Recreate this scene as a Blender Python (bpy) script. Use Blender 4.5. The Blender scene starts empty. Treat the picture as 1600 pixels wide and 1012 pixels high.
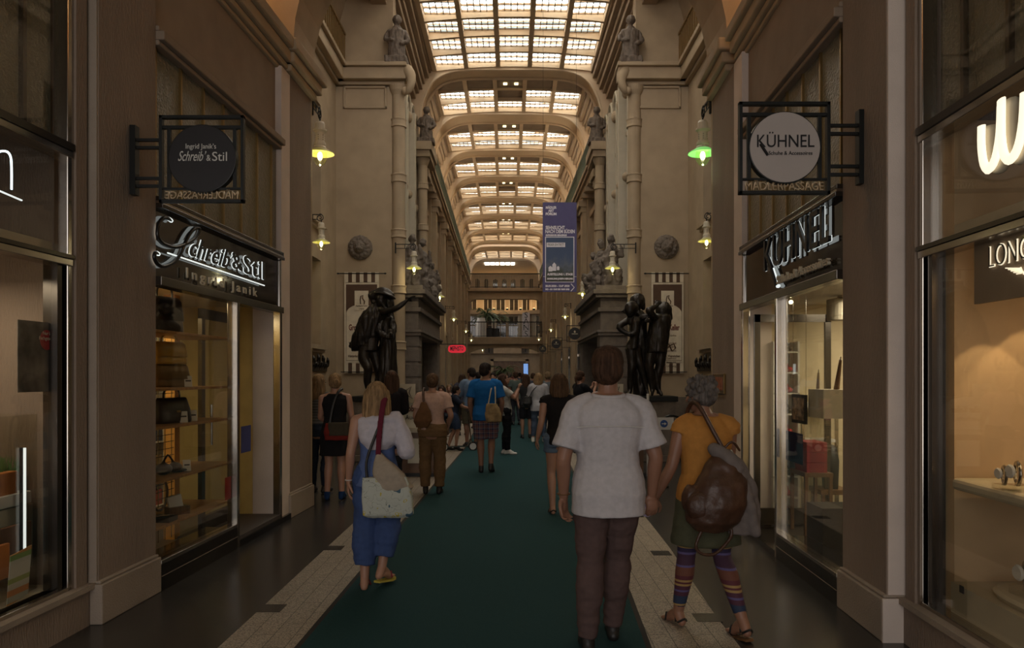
import bpy, math, random
from mathutils import Vector, Matrix, noise
PI = math.pi
random.seed(7)
SC = bpy.context.scene
COL = SC.collection
# ---------------------------------------------------------------- camera
F, HZ, EYE = 1150.0, 585.0, 1.65
cam_d = bpy.data.cameras.new('camera')
cam = bpy.data.objects.new('camera', cam_d); COL.objects.link(cam)
cam.location = (0, 0, EYE); cam.rotation_euler = (PI/2, 0, 0)
cam_d.sensor_fit = 'HORIZONTAL'; cam_d.sensor_width = 36.0
cam_d.lens = 36.0*F/1600.0
cam_d.shift_y = (HZ-506.0)/1600.0
cam_d.clip_start = 0.05; cam_d.clip_end = 300
SC.camera = cam
# ---------------------------------------------------------------- world and exposure
SC.view_settings.view_transform = 'Standard'
SC.view_settings.look = 'None'
SC.view_settings.exposure = 0.0
SC.view_settings.gamma = 1.0
SC.view_settings.use_curve_mapping = False
W = bpy.data.worlds.new('world'); SC.world = W; W.use_nodes = True
bgn = W.node_tree.nodes['Background']
bgn.inputs[0].default_value = (0.86, 0.80, 0.76, 1); bgn.inputs[1].default_value = 3.2
SKY_PANE = 7.5          # brightness of the daylit roof glass
pl_ = bpy.data.lights.new('street_end_portal', 'AREA'); pl_.shape = 'RECTANGLE'; pl_.size = 4.4; pl_.size_y = 5.2
plo = bpy.data.objects.new('street_end_portal', pl_); COL.objects.link(plo); plo.location = (-.9, -4.05, 2.6); plo.rotation_euler = (PI/2, 0, 0)
pl_.cycles.is_portal = True
for sx_ in (-1, 1):      # added warm strip lights, hidden on the gallery cornices to brighten the vault
    gl = bpy.data.lights.new('vault_fill_light', 'AREA'); gl.shape = 'RECTANGLE'; gl.size = .12; gl.size_y = 30; gl.energy = 260; gl.color = (1, .80, .55)
    go = bpy.data.objects.new('vault_fill_light', gl); COL.objects.link(go); go.location = (.30-.015*39+sx_*2.72, 39, 8.60); go.rotation_euler = (PI, sx_*.35, .015)

# ---------------------------------------------------------------- helpers
def link(o): COL.objects.link(o); return o
def tag(o, label=None, cat=None, group=None, kind=None):
    if label: o['label'] = label
    if cat: o['category'] = cat
    if group: o['group'] = group
    if kind: o['kind'] = kind
    return o
def wloc(o):
    v = Vector((0, 0, 0))
    while o is not None:
        v += Vector(o.location); o = o.parent
    return v
def thing(name, label, cat, loc=(0, 0, 0), rz=0.0, group=None, kind=None):
    o = bpy.data.objects.new(name, None); link(o)
    o.location = loc; o.rotation_euler = (0, 0, rz); o.empty_display_size = .1
    return tag(o, label, cat, group, kind)
def copy_tree(o, parent=None):
    c = o.copy(); link(c); c.parent = parent
    for ch in [k for k in COL.objects if k.parent == o]: copy_tree(ch, c)
    return c

class MB:
    def __init__(s): s.v = []; s.f = []
    def add(s, vs, fs):
        b = len(s.v); s.v += [tuple(p) for p in vs]; s.f += [tuple(b+i for i in f) for f in fs]; return s
    def hexa(s, p):   # p: 8 points, bottom ring 0-3 (ccw), top ring 4-7
        return s.add(p, [(3,2,1,0),(4,5,6,7),(0,1,5,4),(1,2,6,5),(2,3,7,6),(3,0,4,7)])
    def box(s, x0, x1, y0, y1, z0, z1):
        if x0 > x1: x0, x1 = x1, x0
        if y0 > y1: y0, y1 = y1, y0
        if z0 > z1: z0, z1 = z1, z0
        return s.hexa([(x0,y0,z0),(x1,y0,z0),(x1,y1,z0),(x0,y1,z0),(x0,y0,z1),(x1,y0,z1),(x1,y1,z1),(x0,y1,z1)])
    def obox(s, c, size, M=None):
        hx, hy, hz = size[0]/2, size[1]/2, size[2]/2
        pts = [(-hx,-hy,-hz),(hx,-hy,-hz),(hx,hy,-hz),(-hx,hy,-hz),(-hx,-hy,hz),(hx,-hy,hz),(hx,hy,hz),(-hx,hy,hz)]
        M = M or Matrix.Identity(3)
        return s.hexa([tuple(Vector(c)+M@Vector(p)) for p in pts])
    def wbox(s, wf, d0, d1, y0, y1, z0, z1):
        """box along a wall line wf(Y, d) -> X ; d is depth away from the passage"""
        a, b, c, d = wf(y0,d0), wf(y0,d1), wf(y1,d1), wf(y1,d0)
        if a > b: a, b, c, d = b, a, d, c
        return s.hexa([(a,y0,z0),(b,y0,z0),(c,y1,z0),(d,y1,z0),(a,y0,z1),(b,y0,z1),(c,y1,z1),(d,y1,z1)])
    def tube(s, pts, r, n=8, sub=0, flat=None, cap=True):
        """r: number or list ; flat: (axis vector, factor) squash"""
        pts = [Vector(p) for p in pts]
        rs = list(r) if isinstance(r, (list, tuple)) else [r]*len(pts)
        if sub:
            P, R = [], []
            for i in range(len(pts)-1):
                p0 = pts[max(i-1,0)]; p1 = pts[i]; p2 = pts[i+1]; p3 = pts[min(i+2,len(pts)-1)]
                for k in range(sub):
                    t = k/sub
                    P.append(.5*((2*p1)+(p2-p0)*t+(2*p0-5*p1+4*p2-p3)*t*t+(-p0+3*p1-3*p2+p3)*t**3))
                    R.append(rs[i]+(rs[i+1]-rs[i])*t)
            P.append(pts[-1]); R.append(rs[-1]); pts, rs = P, R
        T = []
        for i in range(len(pts)):
            d = pts[min(i+1,len(pts)-1)]-pts[max(i-1,0)]
            T.append(d.normalized() if d.length > 1e-9 else Vector((0,0,1)))
        a = Vector((1,0,0)) if abs(T[0].x) < .8 else Vector((0,1,0))
        u = (a-T[0]*a.dot(T[0])).normalized()
        vs, fs = [], []
        for i, p in enumerate(pts):
            u = (u-T[i]*u.dot(T[i])).normalized(); w = T[i].cross(u)
            for k in range(n):
                an = 2*PI*k/n
                off = (u*math.cos(an)+w*math.sin(an))*rs[i]
                if flat:
                    ax = Vector(flat[0]).normalized(); off = off-ax*off.dot(ax)*(1-flat[1])
                vs.append(p+off)
        for i in range(len(pts)-1):
            for k in range(n):
                k2 = (k+1) % n
                fs.append((i*n+k, i*n+k2, (i+1)*n+k2, (i+1)*n+k))
        if cap:
            fs.append(tuple(range(n-1,-1,-1))); fs.append(tuple((len(pts)-1)*n+k for k in range(n)))
        return s.add(vs, fs)
    def chain(s, pts, rs, n=12, sub=3, flat=None):
        """tapered limb with round ends"""
        s.tube(pts, rs, n=n, sub=sub, flat=flat)
        s.ball(pts[0], (rs[0]*.99,)*3, 10, 6); s.ball(pts[-1], (rs[-1]*.99,)*3, 10, 6)
        return s
    def ball(s, c, r, n=12, m=8, M=None):
        c = Vector(c); vs, fs = [], []
        for j in range(1, m):
            ph = PI*j/m
            for k in range(n):
                an = 2*PI*k/n
                p = Vector((r[0]*math.sin(ph)*math.cos(an), r[1]*math.sin(ph)*math.sin(an), r[2]*math.cos(ph)))
                vs.append(c+(M@p if M else p))
        t, b = Vector((0,0,r[2])), Vector((0,0,-r[2]))
        vs.append(c+(M@t if M else t)); vs.append(c+(M@b if M else b)); T = len(vs)-2; B = T+1
        for j in range(m-2):
            for k in range(n):
                k2 = (k+1) % n
                fs.append((j*n+k, (j+1)*n+k, (j+1)*n+k2, j*n+k2))
        for k in range(n):
            k2 = (k+1) % n
            fs.append((T, k, k2)); fs.append((B, (m-2)*n+k2, (m-2)*n+k))
        return s.add(vs, fs)
    def lathe(s, prof, c=(0,0,0), n=20, M=None):
        """prof: list of (radius, z)"""
        c = Vector(c); vs, fs = [], []
        for (r, z) in prof:
            for k in range(n):
                an = 2*PI*k/n; p = Vector((max(r,1e-4)*math.cos(an), max(r,1e-4)*math.sin(an), z))
                vs.append(c+(M@p if M else p))
        up = 1 if prof[-1][1] >= prof[0][1] else -1
        for i in range(len(prof)-1):
            for k in range(n):
                k2 = (k+1) % n; q = (i*n+k, i*n+k2, (i+1)*n+k2, (i+1)*n+k)
                fs.append(q if up > 0 else q[::-1])
        a, b = tuple(range(n)), tuple((len(prof)-1)*n+k for k in range(n))
        fs.append(a[::-1] if up > 0 else a); fs.append(b if up > 0 else b[::-1])
        return s.add(vs, fs)
    def loft(s, secs, n=20, ex=2.3):
        """secs: (cx, cy, z, hx, hy) ; superellipse rings, bottom to top"""
        vs, fs = [], []
        for (cx, cy, z, hx, hy) in secs:
            for k in range(n):
                an = 2*PI*k/n; ca, sa = math.cos(an), math.sin(an)
                vs.append((cx+hx*math.copysign(abs(ca)**(2/ex), ca), cy+hy*math.copysign(abs(sa)**(2/ex), sa), z))
        for i in range(len(secs)-1):
            for k in range(n):
                k2 = (k+1) % n; fs.append((i*n+k, i*n+k2, (i+1)*n+k2, (i+1)*n+k))
        fs.append(tuple(range(n-1,-1,-1))); fs.append(tuple((len(secs)-1)*n+k for k in range(n)))
        return s.add(vs, fs)
    def prism(s, poly, fn0, fn1):
        """poly: list of 2-d points; fn0/fn1 map a 2-d point to 3-d on each side"""
        n = len(poly); vs = [fn0(p) for p in poly]+[fn1(p) for p in poly]
        fs = [tuple(range(n-1,-1,-1)), tuple(range(n, 2*n))]
        for k in range(n):
            k2 = (k+1) % n; fs.append((k, k2, n+k2, n+k))
        return s.add(vs, fs)
    def strip(s, front, back, close=False):
        """quads between two point lists"""
        n = len(front); fs = [(i, i+1, n+i+1, n+i) for i in range(n-1)]
        if close: fs.append((n-1, 0, n, 2*n-1))
        return s.add(list(front)+list(back), fs)
    def mesh(s, name):
        me = bpy.data.meshes.new(name); me.from_pydata(s.v, [], s.f); me.validate(); me.update(); return me
    def build(s, name, m, parent=None, local=False, smooth=False, label=None, cat=None, group=None, kind=None, bevel=0.0, fix=True):
        if parent is not None:
            o0 = Vector((0,0,0)) if local else wloc(parent)
        else:
            if local: o0 = Vector((0,0,0))
            else:
                xs = [p[0] for p in s.v]; ys = [p[1] for p in s.v]; zs = [p[2] for p in s.v]
                o0 = Vector(((min(xs)+max(xs))/2, (min(ys)+max(ys))/2, min(zs)))
        vv = s.v; s.v = [(p[0]-o0.x, p[1]-o0.y, p[2]-o0.z) for p in vv]
        me = s.mesh(name); s.v = vv
        if fix: fixn(me)
        o = bpy.data.objects.new(name, me); link(o)
        if parent is not None: o.parent = parent
        else: o.location = o0
        if m: me.materials.append(m)
        if smooth: shade(me)
        if bevel:
            b = o.modifiers.new('bevel', 'BEVEL'); b.width = bevel; b.segments = 2; b.limit_method = 'ANGLE'
        return tag(o, label, cat, group, kind)
import bmesh
def fixn(me):
    b = bmesh.new(); b.from_mesh(me); bmesh.ops.recalc_face_normals(b, faces=b.faces); b.to_mesh(me); b.free()
def shade(me):
    me.polygons.foreach_set('use_smooth', [True]*len(me.polygons)); me.update()
def bake(mb, voxel=.012, it=3, fold=0.0, fs=(9,9,4), strand=0.0, seed=0, cz=0.0):
    """fuse overlapping closed shapes into one continuous skin"""
    me = mb.mesh('tmp'); ob = bpy.data.objects.new('tmp', me); link(ob)
    r = ob.modifiers.new('r', 'REMESH'); r.mode = 'VOXEL'; r.voxel_size = voxel
    sm = ob.modifiers.new('s', 'SMOOTH'); sm.iterations = it; sm.factor = .5
    dg = bpy.context.evaluated_depsgraph_get()
    out = bpy.data.meshes.new_from_object(ob.evaluated_get(dg))
    bpy.data.objects.remove(ob); bpy.data.meshes.remove(me)
    if fold or strand:
        ns = [Vector(v.normal) for v in out.vertices]
        for v, nn in zip(out.vertices, ns):
            p = v.co
            if fold:
                q = Vector((p.x*fs[0]+seed, p.y*fs[1], p.z*fs[2]))
                d = noise.noise(q)+.5*noise.noise(q*2.3)
                v.co = p+nn*fold*d
            if strand:
                a = math.atan2(p.y, p.x)
                d = noise.noise(Vector((a*11+seed, p.z*3.5, 0)))+.6*noise.noise(Vector((a*26, p.z*5, seed)))
                v.co = v.co+nn*strand*d
    shade(out); return out
def mobj(name, me, m, parent=None, **kw):
    o = bpy.data.objects.new(name, me); link(o)
    if parent is not None: o.parent = parent
    if m:
        me.materials.clear(); me.materials.append(m)
    return tag(o, **kw)

# ---------------------------------------------------------------- materials
def _new(name):
    m = bpy.data.materials.new(name); m.use_nodes = True; nt = m.node_tree
    return m, nt, nt.nodes['Principled BSDF']
def mat(name, col, rough=.6, metal=0.0, var=0.12, scale=6.0, bump=0.0, bscale=60.0, spec=.5, stretch=None):
    m, nt, b = _new(name); N, L = nt.nodes, nt.links
    b.inputs['Roughness'].default_value = rough; b.inputs['Metallic'].default_value = metal
    b.inputs['Specular IOR Level'].default_value = spec
    tc = N.new('ShaderNodeTexCoord'); src = tc.outputs['Object']
    if stretch:
        mp = N.new('ShaderNodeMapping'); mp.inputs['Scale'].default_value = stretch
        L.new(src, mp.inputs[0]); src = mp.outputs[0]
    nz = N.new('ShaderNodeTexNoise'); nz.inputs['Scale'].default_value = scale; nz.inputs['Detail'].default_value = 5
    L.new(src, nz.inputs['Vector'])
    rp = N.new('ShaderNodeValToRGB')
    rp.color_ramp.elements[0].position = .3; rp.color_ramp.elements[1].position = .7
    rp.color_ramp.elements[0].color = tuple(max(0, c*(1-var)) for c in col)+(1,)
    rp.color_ramp.elements[1].color = tuple(min(1, c*(1+var)) for c in col)+(1,)
    L.new(nz.outputs['Fac'], rp.inputs[0]); L.new(rp.outputs[0], b.inputs['Base Color'])
    if bump:
        n2 = N.new('ShaderNodeTexNoise'); n2.inputs['Scale'].default_value = bscale; n2.inputs['Detail'].default_value = 3
        L.new(src, n2.inputs['Vector'])
        bp = N.new('ShaderNodeBump'); bp.inputs['Strength'].default_value = bump; bp.inputs['Distance'].default_value = .02
        L.new(n2.outputs['Fac'], bp.inputs['Height']); L.new(bp.outputs[0], b.inputs['Normal'])
    return m
def emit(name, col, strength):
    m, nt, b = _new(name)
    b.inputs['Base Color'].default_value = (*col, 1); b.inputs['Emission Color'].default_value = (*col, 1)
    b.inputs['Emission Strength'].default_value = strength
    return m
def glassmat(name, tint=(1,1,1), refl=1.0, base=0.04, rough=0.0):
    m = bpy.data.materials.new(name); m.use_nodes = True; nt = m.node_tree; N, L = nt.nodes, nt.links
    N.remove(N['Principled BSDF'])
    tr = N.new('ShaderNodeBsdfTransparent'); tr.inputs[0].default_value = (*tint, 1)
    gl = N.new('ShaderNodeBsdfGlossy'); gl.inputs['Roughness'].default_value = rough
    lw = N.new('ShaderNodeLayerWeight'); lw.inputs[0].default_value = .5
    pw = N.new('ShaderNodeMath'); pw.operation = 'POWER'; pw.inputs[1].default_value = 5
    mu = N.new('ShaderNodeMath'); mu.operation = 'MULTIPLY_ADD'; mu.inputs[1].default_value = .6*refl; mu.inputs[2].default_value = base
    mu.use_clamp = True
    mx = N.new('ShaderNodeMixShader')
    L.new(lw.outputs['Facing'], pw.inputs[0]); L.new(pw.outputs[0], mu.inputs[0]); L.new(mu.outputs[0], mx.inputs[0])
    L.new(tr.outputs[0], mx.inputs[1]); L.new(gl.outputs[0], mx.inputs[2])
    L.new(mx.outputs[0], N['Material Output'].inputs[0])
    return m
def ramp_mat(name, axis, scale, stops, rough=.8, interp='CONSTANT', offset=0.0, bump=0.0):
    """bands along one object axis: a knitted or printed stripe pattern"""
    m, nt, b = _new(name); N, L = nt.nodes, nt.links
    tc = N.new('ShaderNodeTexCoord'); sp = N.new('ShaderNodeSeparateXYZ'); L.new(tc.outputs['Object'], sp.inputs[0])
    ma = N.new('ShaderNodeMath'); ma.operation = 'MULTIPLY_ADD'; ma.inputs[1].default_value = scale; ma.inputs[2].default_value = offset
    L.new(sp.outputs[axis], ma.inputs[0])
    fr = N.new('ShaderNodeMath'); fr.operation = 'FRACT'; L.new(ma.outputs[0], fr.inputs[0])
    rp = N.new('ShaderNodeValToRGB'); rp.color_ramp.interpolation = interp
    el = rp.color_ramp.elements
    while len(el) > 1: el.remove(el[-1])
    el[0].position = stops[0][0]; el[0].color = (*stops[0][1], 1)
    for p, c in stops[1:]:
        e = el.new(p); e.color = (*c, 1)
    L.new(fr.outputs[0], rp.inputs[0]); L.new(rp.outputs[0], b.inputs['Base Color'])
    b.inputs['Roughness'].default_value = rough
    return m

PL = (.375, .285, .185)
M = {}
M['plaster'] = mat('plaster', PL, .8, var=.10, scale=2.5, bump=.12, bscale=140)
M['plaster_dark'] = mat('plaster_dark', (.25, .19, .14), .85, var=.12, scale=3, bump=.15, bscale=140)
M['stucco'] = mat('stucco', (.23, .175, .135), .9, var=.10, scale=3, bump=.45, bscale=90, stretch=(1,1,.25))
M['pale_stucco'] = mat('pale_stucco', (.62, .53, .47), .8, var=.08, scale=3, bump=.2, bscale=120)  # paler copy; on the pier faces it carries the street light
M['plinth'] = mat('plinth', (.29, .235, .185), .85, var=.10, scale=3, bump=.3, bscale=90)
M['vault'] = mat('vault', (.66, .51, .35), .8, var=.06, scale=2, bump=.05)
M['beam'] = mat('beam', (.34, .25, .17), .8, var=.08, scale=3)
M['stone'] = mat('stone', (.155, .125, .10), .85, var=.2, scale=7, bump=.3, bscale=50)
M['bronze'] = mat('bronze', (.032, .026, .021), .36, metal=.6, var=.4, scale=9, bump=.15, bscale=40)
M['iron'] = mat('iron', (.012, .013, .012), .45, metal=.4, var=.2)
M['rail_green'] = mat('rail_green', (.035, .045, .03), .5, metal=.3, var=.2)
M['chrome'] = mat('chrome', (.45, .42, .38), .16, metal=1.0, var=.05)
M['dark_steel'] = mat('dark_steel', (.10, .09, .08), .22, metal=.9, var=.1)
M['brass'] = mat('brass', (.35, .24, .10), .3, metal=.9, var=.1)
M['black_granite'] = mat('black_granite', (.010, .009, .009), .12, var=.3, scale=60)
M['sign_glass'] = mat('sign_glass', (.030, .024, .018), .06, var=.1, spec=.9)
M['glass'] = glassmat('glass', (.97, .97, .95), 1.6, .05)
M['frost'] = mat('frost', (.17, .155, .115), .28, var=.12, scale=14, bump=.6, bscale=45)
M['lampwhite'] = mat('lampwhite', (.62, .56, .44), .35, var=.05)
M['shade_y'] = mat('shade_y', (.62, .60, .22), .3, var=.1)
M['shade_g'] = emit('shade_g', (.22, .75, .18), .5)
M['bulb'] = emit('bulb', (1, .93, .62), 9.0)
M['bulb_dim'] = emit('bulb_dim', (1, .86, .45), 5.0)
M['lampglass'] = glassmat('lampglass', (.95, .95, .8), 1.2, .06)
M['white'] = mat('white', (.62, .60, .56), .6, var=.04)
M['cream'] = mat('cream', (.50, .44, .33), .6, var=.05)
M['paper'] = mat('paper', (.60, .57, .48), .7, var=.04)
M['black'] = mat('black', (.012, .011, .011), .5, var=.2)
M['wood'] = mat('wood', (.34, .18, .06), .4, var=.25, scale=4, stretch=(1,8,1))
M['wood_dark'] = mat('wood_dark', (.14, .07, .03), .4, var=.3, scale=4, stretch=(1,8,1))
M['beige_wall'] = mat('beige_wall', (.56, .40, .24), .7, var=.05)
M['yellow_wall'] = mat('yellow_wall', (.42, .31, .12), .7, var=.08)
M['halo'] = emit('halo', (.85, .92, .90), .9)
M['warm_sign'] = emit('warm_sign', (1, .88, .66), 1.1)
M['letter_black'] = mat('letter_black', (.008, .008, .009), .3)
M['gold_letter'] = mat('gold_letter', (.42, .31, .19), .4, metal=.6)
M['red_neon'] = emit('red_neon', (.70, .02, .04), .6)
# ---------------------------------------------------------------- wall lines (X of the passage edge at depth Y, d = metres outwards)
def WL(y, d=0.0): return -2.665+.0458*(y-5.614)-d
def WR(y, d=0.0): return 2.31+.044*(y-5.24)+d
def HC(y): return .30-.015*y                     # centre line of the long hall
def HL(y, d=0.0): return HC(y)-2.62-d
def HR(y, d=0.0): return HC(y)+2.62+d
def px(u, v, Y): return ((u-800)/F*Y, Y, EYE-(v-HZ)/F*Y)   # point of the place seen at (u,v), Y metres away

# ---------------------------------------------------------------- floor
def floor_mat():
    m, nt, b = _new('floor_granite'); N, L = nt.nodes, nt.links
    tc = N.new('ShaderNodeTexCoord')
    mp = N.new('ShaderNodeMapping'); mp.inputs['Rotation'].default_value = (0, 0, PI/4); L.new(tc.outputs['Object'], mp.inputs[0])
    br = N.new('ShaderNodeTexBrick'); br.offset = 0; br.inputs['Scale'].default_value = 1.0
    br.inputs['Brick Width'].default_value = .42; br.inputs['Row Height'].default_value = .42
    br.inputs['Mortar Size'].default_value = .003; br.inputs['Mortar'].default_value = (.045, .042, .038, 1)
    br.inputs['Color1'].default_value = (.026, .025, .024, 1); br.inputs['Color2'].default_value = (.036, .034, .031, 1)
    L.new(mp.outputs[0], br.inputs[0])
    nz = N.new('ShaderNodeTexNoise'); nz.inputs['Scale'].default_value = 160; L.new(tc.outputs['Object'], nz.inputs[0])
    mx = N.new('ShaderNodeMixRGB'); mx.blend_type = 'OVERLAY'; mx.inputs[0].default_value = .45
    L.new(br.outputs[0], mx.inputs[1]); L.new(nz.outputs['Fac'], mx.inputs[2])
    L.new(mx.outputs[0], b.inputs['Base Color']); b.inputs['Roughness'].default_value = .26
    return m
def granite_mat():
    m, nt, b = _new('speckled_granite'); N, L = nt.nodes, nt.links
    tc = N.new('ShaderNodeTexCoord')
    br = N.new('ShaderNodeTexBrick'); br.offset = .5; br.inputs['Scale'].default_value = 1.0
    mp = N.new('ShaderNodeMapping'); mp.inputs['Rotation'].default_value = (0, 0, PI/2); L.new(tc.outputs['Object'], mp.inputs[0])
    br.inputs['Brick Width'].default_value = .44; br.inputs['Row Height'].default_value = .135
    br.inputs['Mortar Size'].default_value = .0025; br.inputs['Mortar'].default_value = (.05, .04, .03, 1)
    br.inputs['Color1'].default_value = (.33, .27, .21, 1); br.inputs['Color2'].default_value = (.38, .31, .24, 1)
    L.new(mp.outputs[0], br.inputs[0])
    nz = N.new('ShaderNodeTexNoise'); nz.inputs['Scale'].default_value = 130; nz.inputs['Detail'].default_value = 1; L.new(tc.outputs['Object'], nz.inputs[0])
    rp = N.new('ShaderNodeValToRGB'); rp.color_ramp.elements[0].position = .38; rp.color_ramp.elements[1].position = .6
    rp.color_ramp.elements[0].color = (.35, .35, .35, 1); L.new(nz.outputs['Fac'], rp.inputs[0])
    mx = N.new('ShaderNodeMixRGB'); mx.blend_type = 'MULTIPLY'; mx.inputs[0].default_value = 1
    L.new(br.outputs[0], mx.inputs[1]); L.new(rp.outputs[0], mx.inputs[2])
    L.new(mx.outputs[0], b.inputs['Base Color']); b.inputs['Roughness'].default_value = .5
    return m
M['floor'] = floor_mat(); M['granite'] = granite_mat()
M['carpet'] = mat('carpet', (.017, .052, .056), .95, var=.18, scale=220, bump=.25, bscale=400, spec=.15)
M['carpet_edge'] = mat('carpet_edge', (.018, .014, .011), .9)
MB().box(-9, 9, -4.2, 84, -.2, 0).build('floor', M['floor'], kind='structure')
def poly_slab(name, pts, z0, z1, m, **kw):
    return MB().prism(pts, lambda p: (p[0], p[1], z0), lambda p: (p[0], p[1], z1)).build(name, m, **kw)
CL = [(-3,-1.42),(4.45,-1.274),(16.4,-1.03),(23,-1.08),(55,-1.55),(62,-1.65)]
CR = [(-3,.45),(4.45,.807),(5.53,.861),(16.4,1.10),(23,1.02),(55,.55),(62,.44)]
strip_l = [(x-.035, y) for y, x in CL]; strip_r = [(x+.035, y) for y, x in CR]
SLo = [(-1.83,-3),(-1.77,5),(-1.74,16.4),(-1.75,23),(-2.22,55)]
SRo = [(1.24,-3),(1.39,5),(1.50,7),(1.78,16.4),(1.75,23),(1.25,55)]
poly_slab('trim_1', SLo+[(strip_l[-2][0],55)]+strip_l[-3::-1], 0, .004, M['granite'], kind='structure')
poly_slab('trim_2', SRo+[(strip_r[-2][0],55)]+strip_r[-3::-1], 0, .004, M['granite'], kind='structure')
mb = MB()
for k in range(10):
    y = 5.10+1.80*k; x = -1.775+.003*y
    mb.box(x-.012, x+.15, y, y+.17, .0042, .0065)
for k in range(10):
    y = 4.90+1.80*k; x = 1.385+.03*(y-4.9) if y < 8 else 1.49+.03*(y-8)
    mb.box(x-.15, x+.02, y, y+.17, .0042, .0065)
mb.build('trim_3', M['floor'], kind='structure')
rug = thing('carpet_runner', 'long dark green carpet runner down the middle of the arcade floor', 'carpet', (0, 4, 0))
poly_slab('pile', [(x, y) for y, x in CL]+[(x, y) for y, x in CR[::-1]], .004, .012, M['carpet'], parent=rug)
e = MB()
for (L0, sgn) in ((CL, -1), (CR, 1)):
    for i in range(len(L0)-1):
        (y0, x0), (y1, x1) = L0[i], L0[i+1]
        a, b = (x0, x0+sgn*.035), (x1, x1+sgn*.035)
        e.hexa([(min(a),y0,.004),(max(a),y0,.004),(max(b),y1,.004),(min(b),y1,.004),(min(a),y0,.010),(max(a),y0,.010),(max(b),y1,.010),(min(b),y1,.010)])
e.build('binding', M['carpet_edge'], rug)

# ---------------------------------------------------------------- front passage: piers, shop fronts, walls over them
def pier(wf, y0, y1, z1, n, far=False):
    mb = MB(); mb.wbox(wf, .045, .75, y0+.035, y1-(.0 if not far else 0), .28, z1)
    mb.build('wall_pier_%s' % n, M['stucco'], kind='structure')
    p = MB(); p.wbox(wf, 0.0, .75, y0, y1, 0, .265)
    a = p; a.wbox(wf, .02, .75, y0+.015, y1, .265, .285)
    a.build('baseboard_pier_%s' % n, M['plinth'], kind='structure', bevel=.008)
pier(WL, 4.85, 5.60, 7.6, 'left_near'); pier(WR, 4.54, 5.24, 7.6, 'right_near')
pier(WL, 8.45, 9.30, 5.12, 'left_far', True); pier(WR, 8.15, 9.30, 5.12, 'right_far', True)
# street-side pier faces, street light painted in as paler colour, right side palest
for wf, y, n in ((WL, 4.85, 'left_near'), (WR, 4.54, 'right_near'), (WL, 8.45, 'left_far'), (WR, 8.15, 'right_far')):
    MB().wbox(wf, .05, .17, y+.02, y+.036, .285, 7.6 if 'near' in n else 5.12).build('wall_face_%s' % n, M['pale_stucco'] if wf is WR else M['plinth'], kind='structure')
    if wf is WR: MB().wbox(wf, .002, .17, y-.014, y-.001, 0, .27).build('baseboard_face_%s' % n, M['pale_stucco'], kind='structure')  # plinth front painted paler for the street light
# far piers above their cap: springing of the cross arch
for wf, sg, n in ((WL, -1, 'left'), (WR, 1, 'right')):
    mb = MB()
    mb.wbox(wf, -.02, .80, 8.40, 9.36, 5.12, 5.20); mb.wbox(wf, -.07, .80, 8.35, 9.41, 5.20, 5.32); mb.wbox(wf, -.12, .80, 8.30, 9.46, 5.32, 5.46)
    mb.build('trim_cap_%s' % n, M['plaster'], kind='structure', bevel=.02)
    # curved spring of the arch, running up and inwards out of the picture
    prof = []
    for k in range(13):
        t = k/12; a = t*PI/2
        prof.append((wf(9)-sg*(.0+2.35*(1-math.cos(a))), 5.46+2.1*math.sin(a)))
    mb = MB(); out = wf(9)+sg*.8
    for k in range(12):
        (xa, za), (xb, zb) = prof[k], prof[k+1]
        mb.hexa([(xa,8.45,za),(out,8.45,za),(out,9.30,za),(xa,9.30,za),(xb,8.45,zb),(out,8.45,zb),(out,9.30,zb),(xb,9.30,zb)] if sg > 0 else
                [(out,8.45,za),(xa,8.45,za),(xa,9.30,za),(out,9.30,za),(out,8.45,zb),(xb,8.45,zb),(xb,9.30,zb),(out,9.30,zb)])
    mb.build('wall_arch_%s' % n, M['plaster'], kind='structure')

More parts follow.
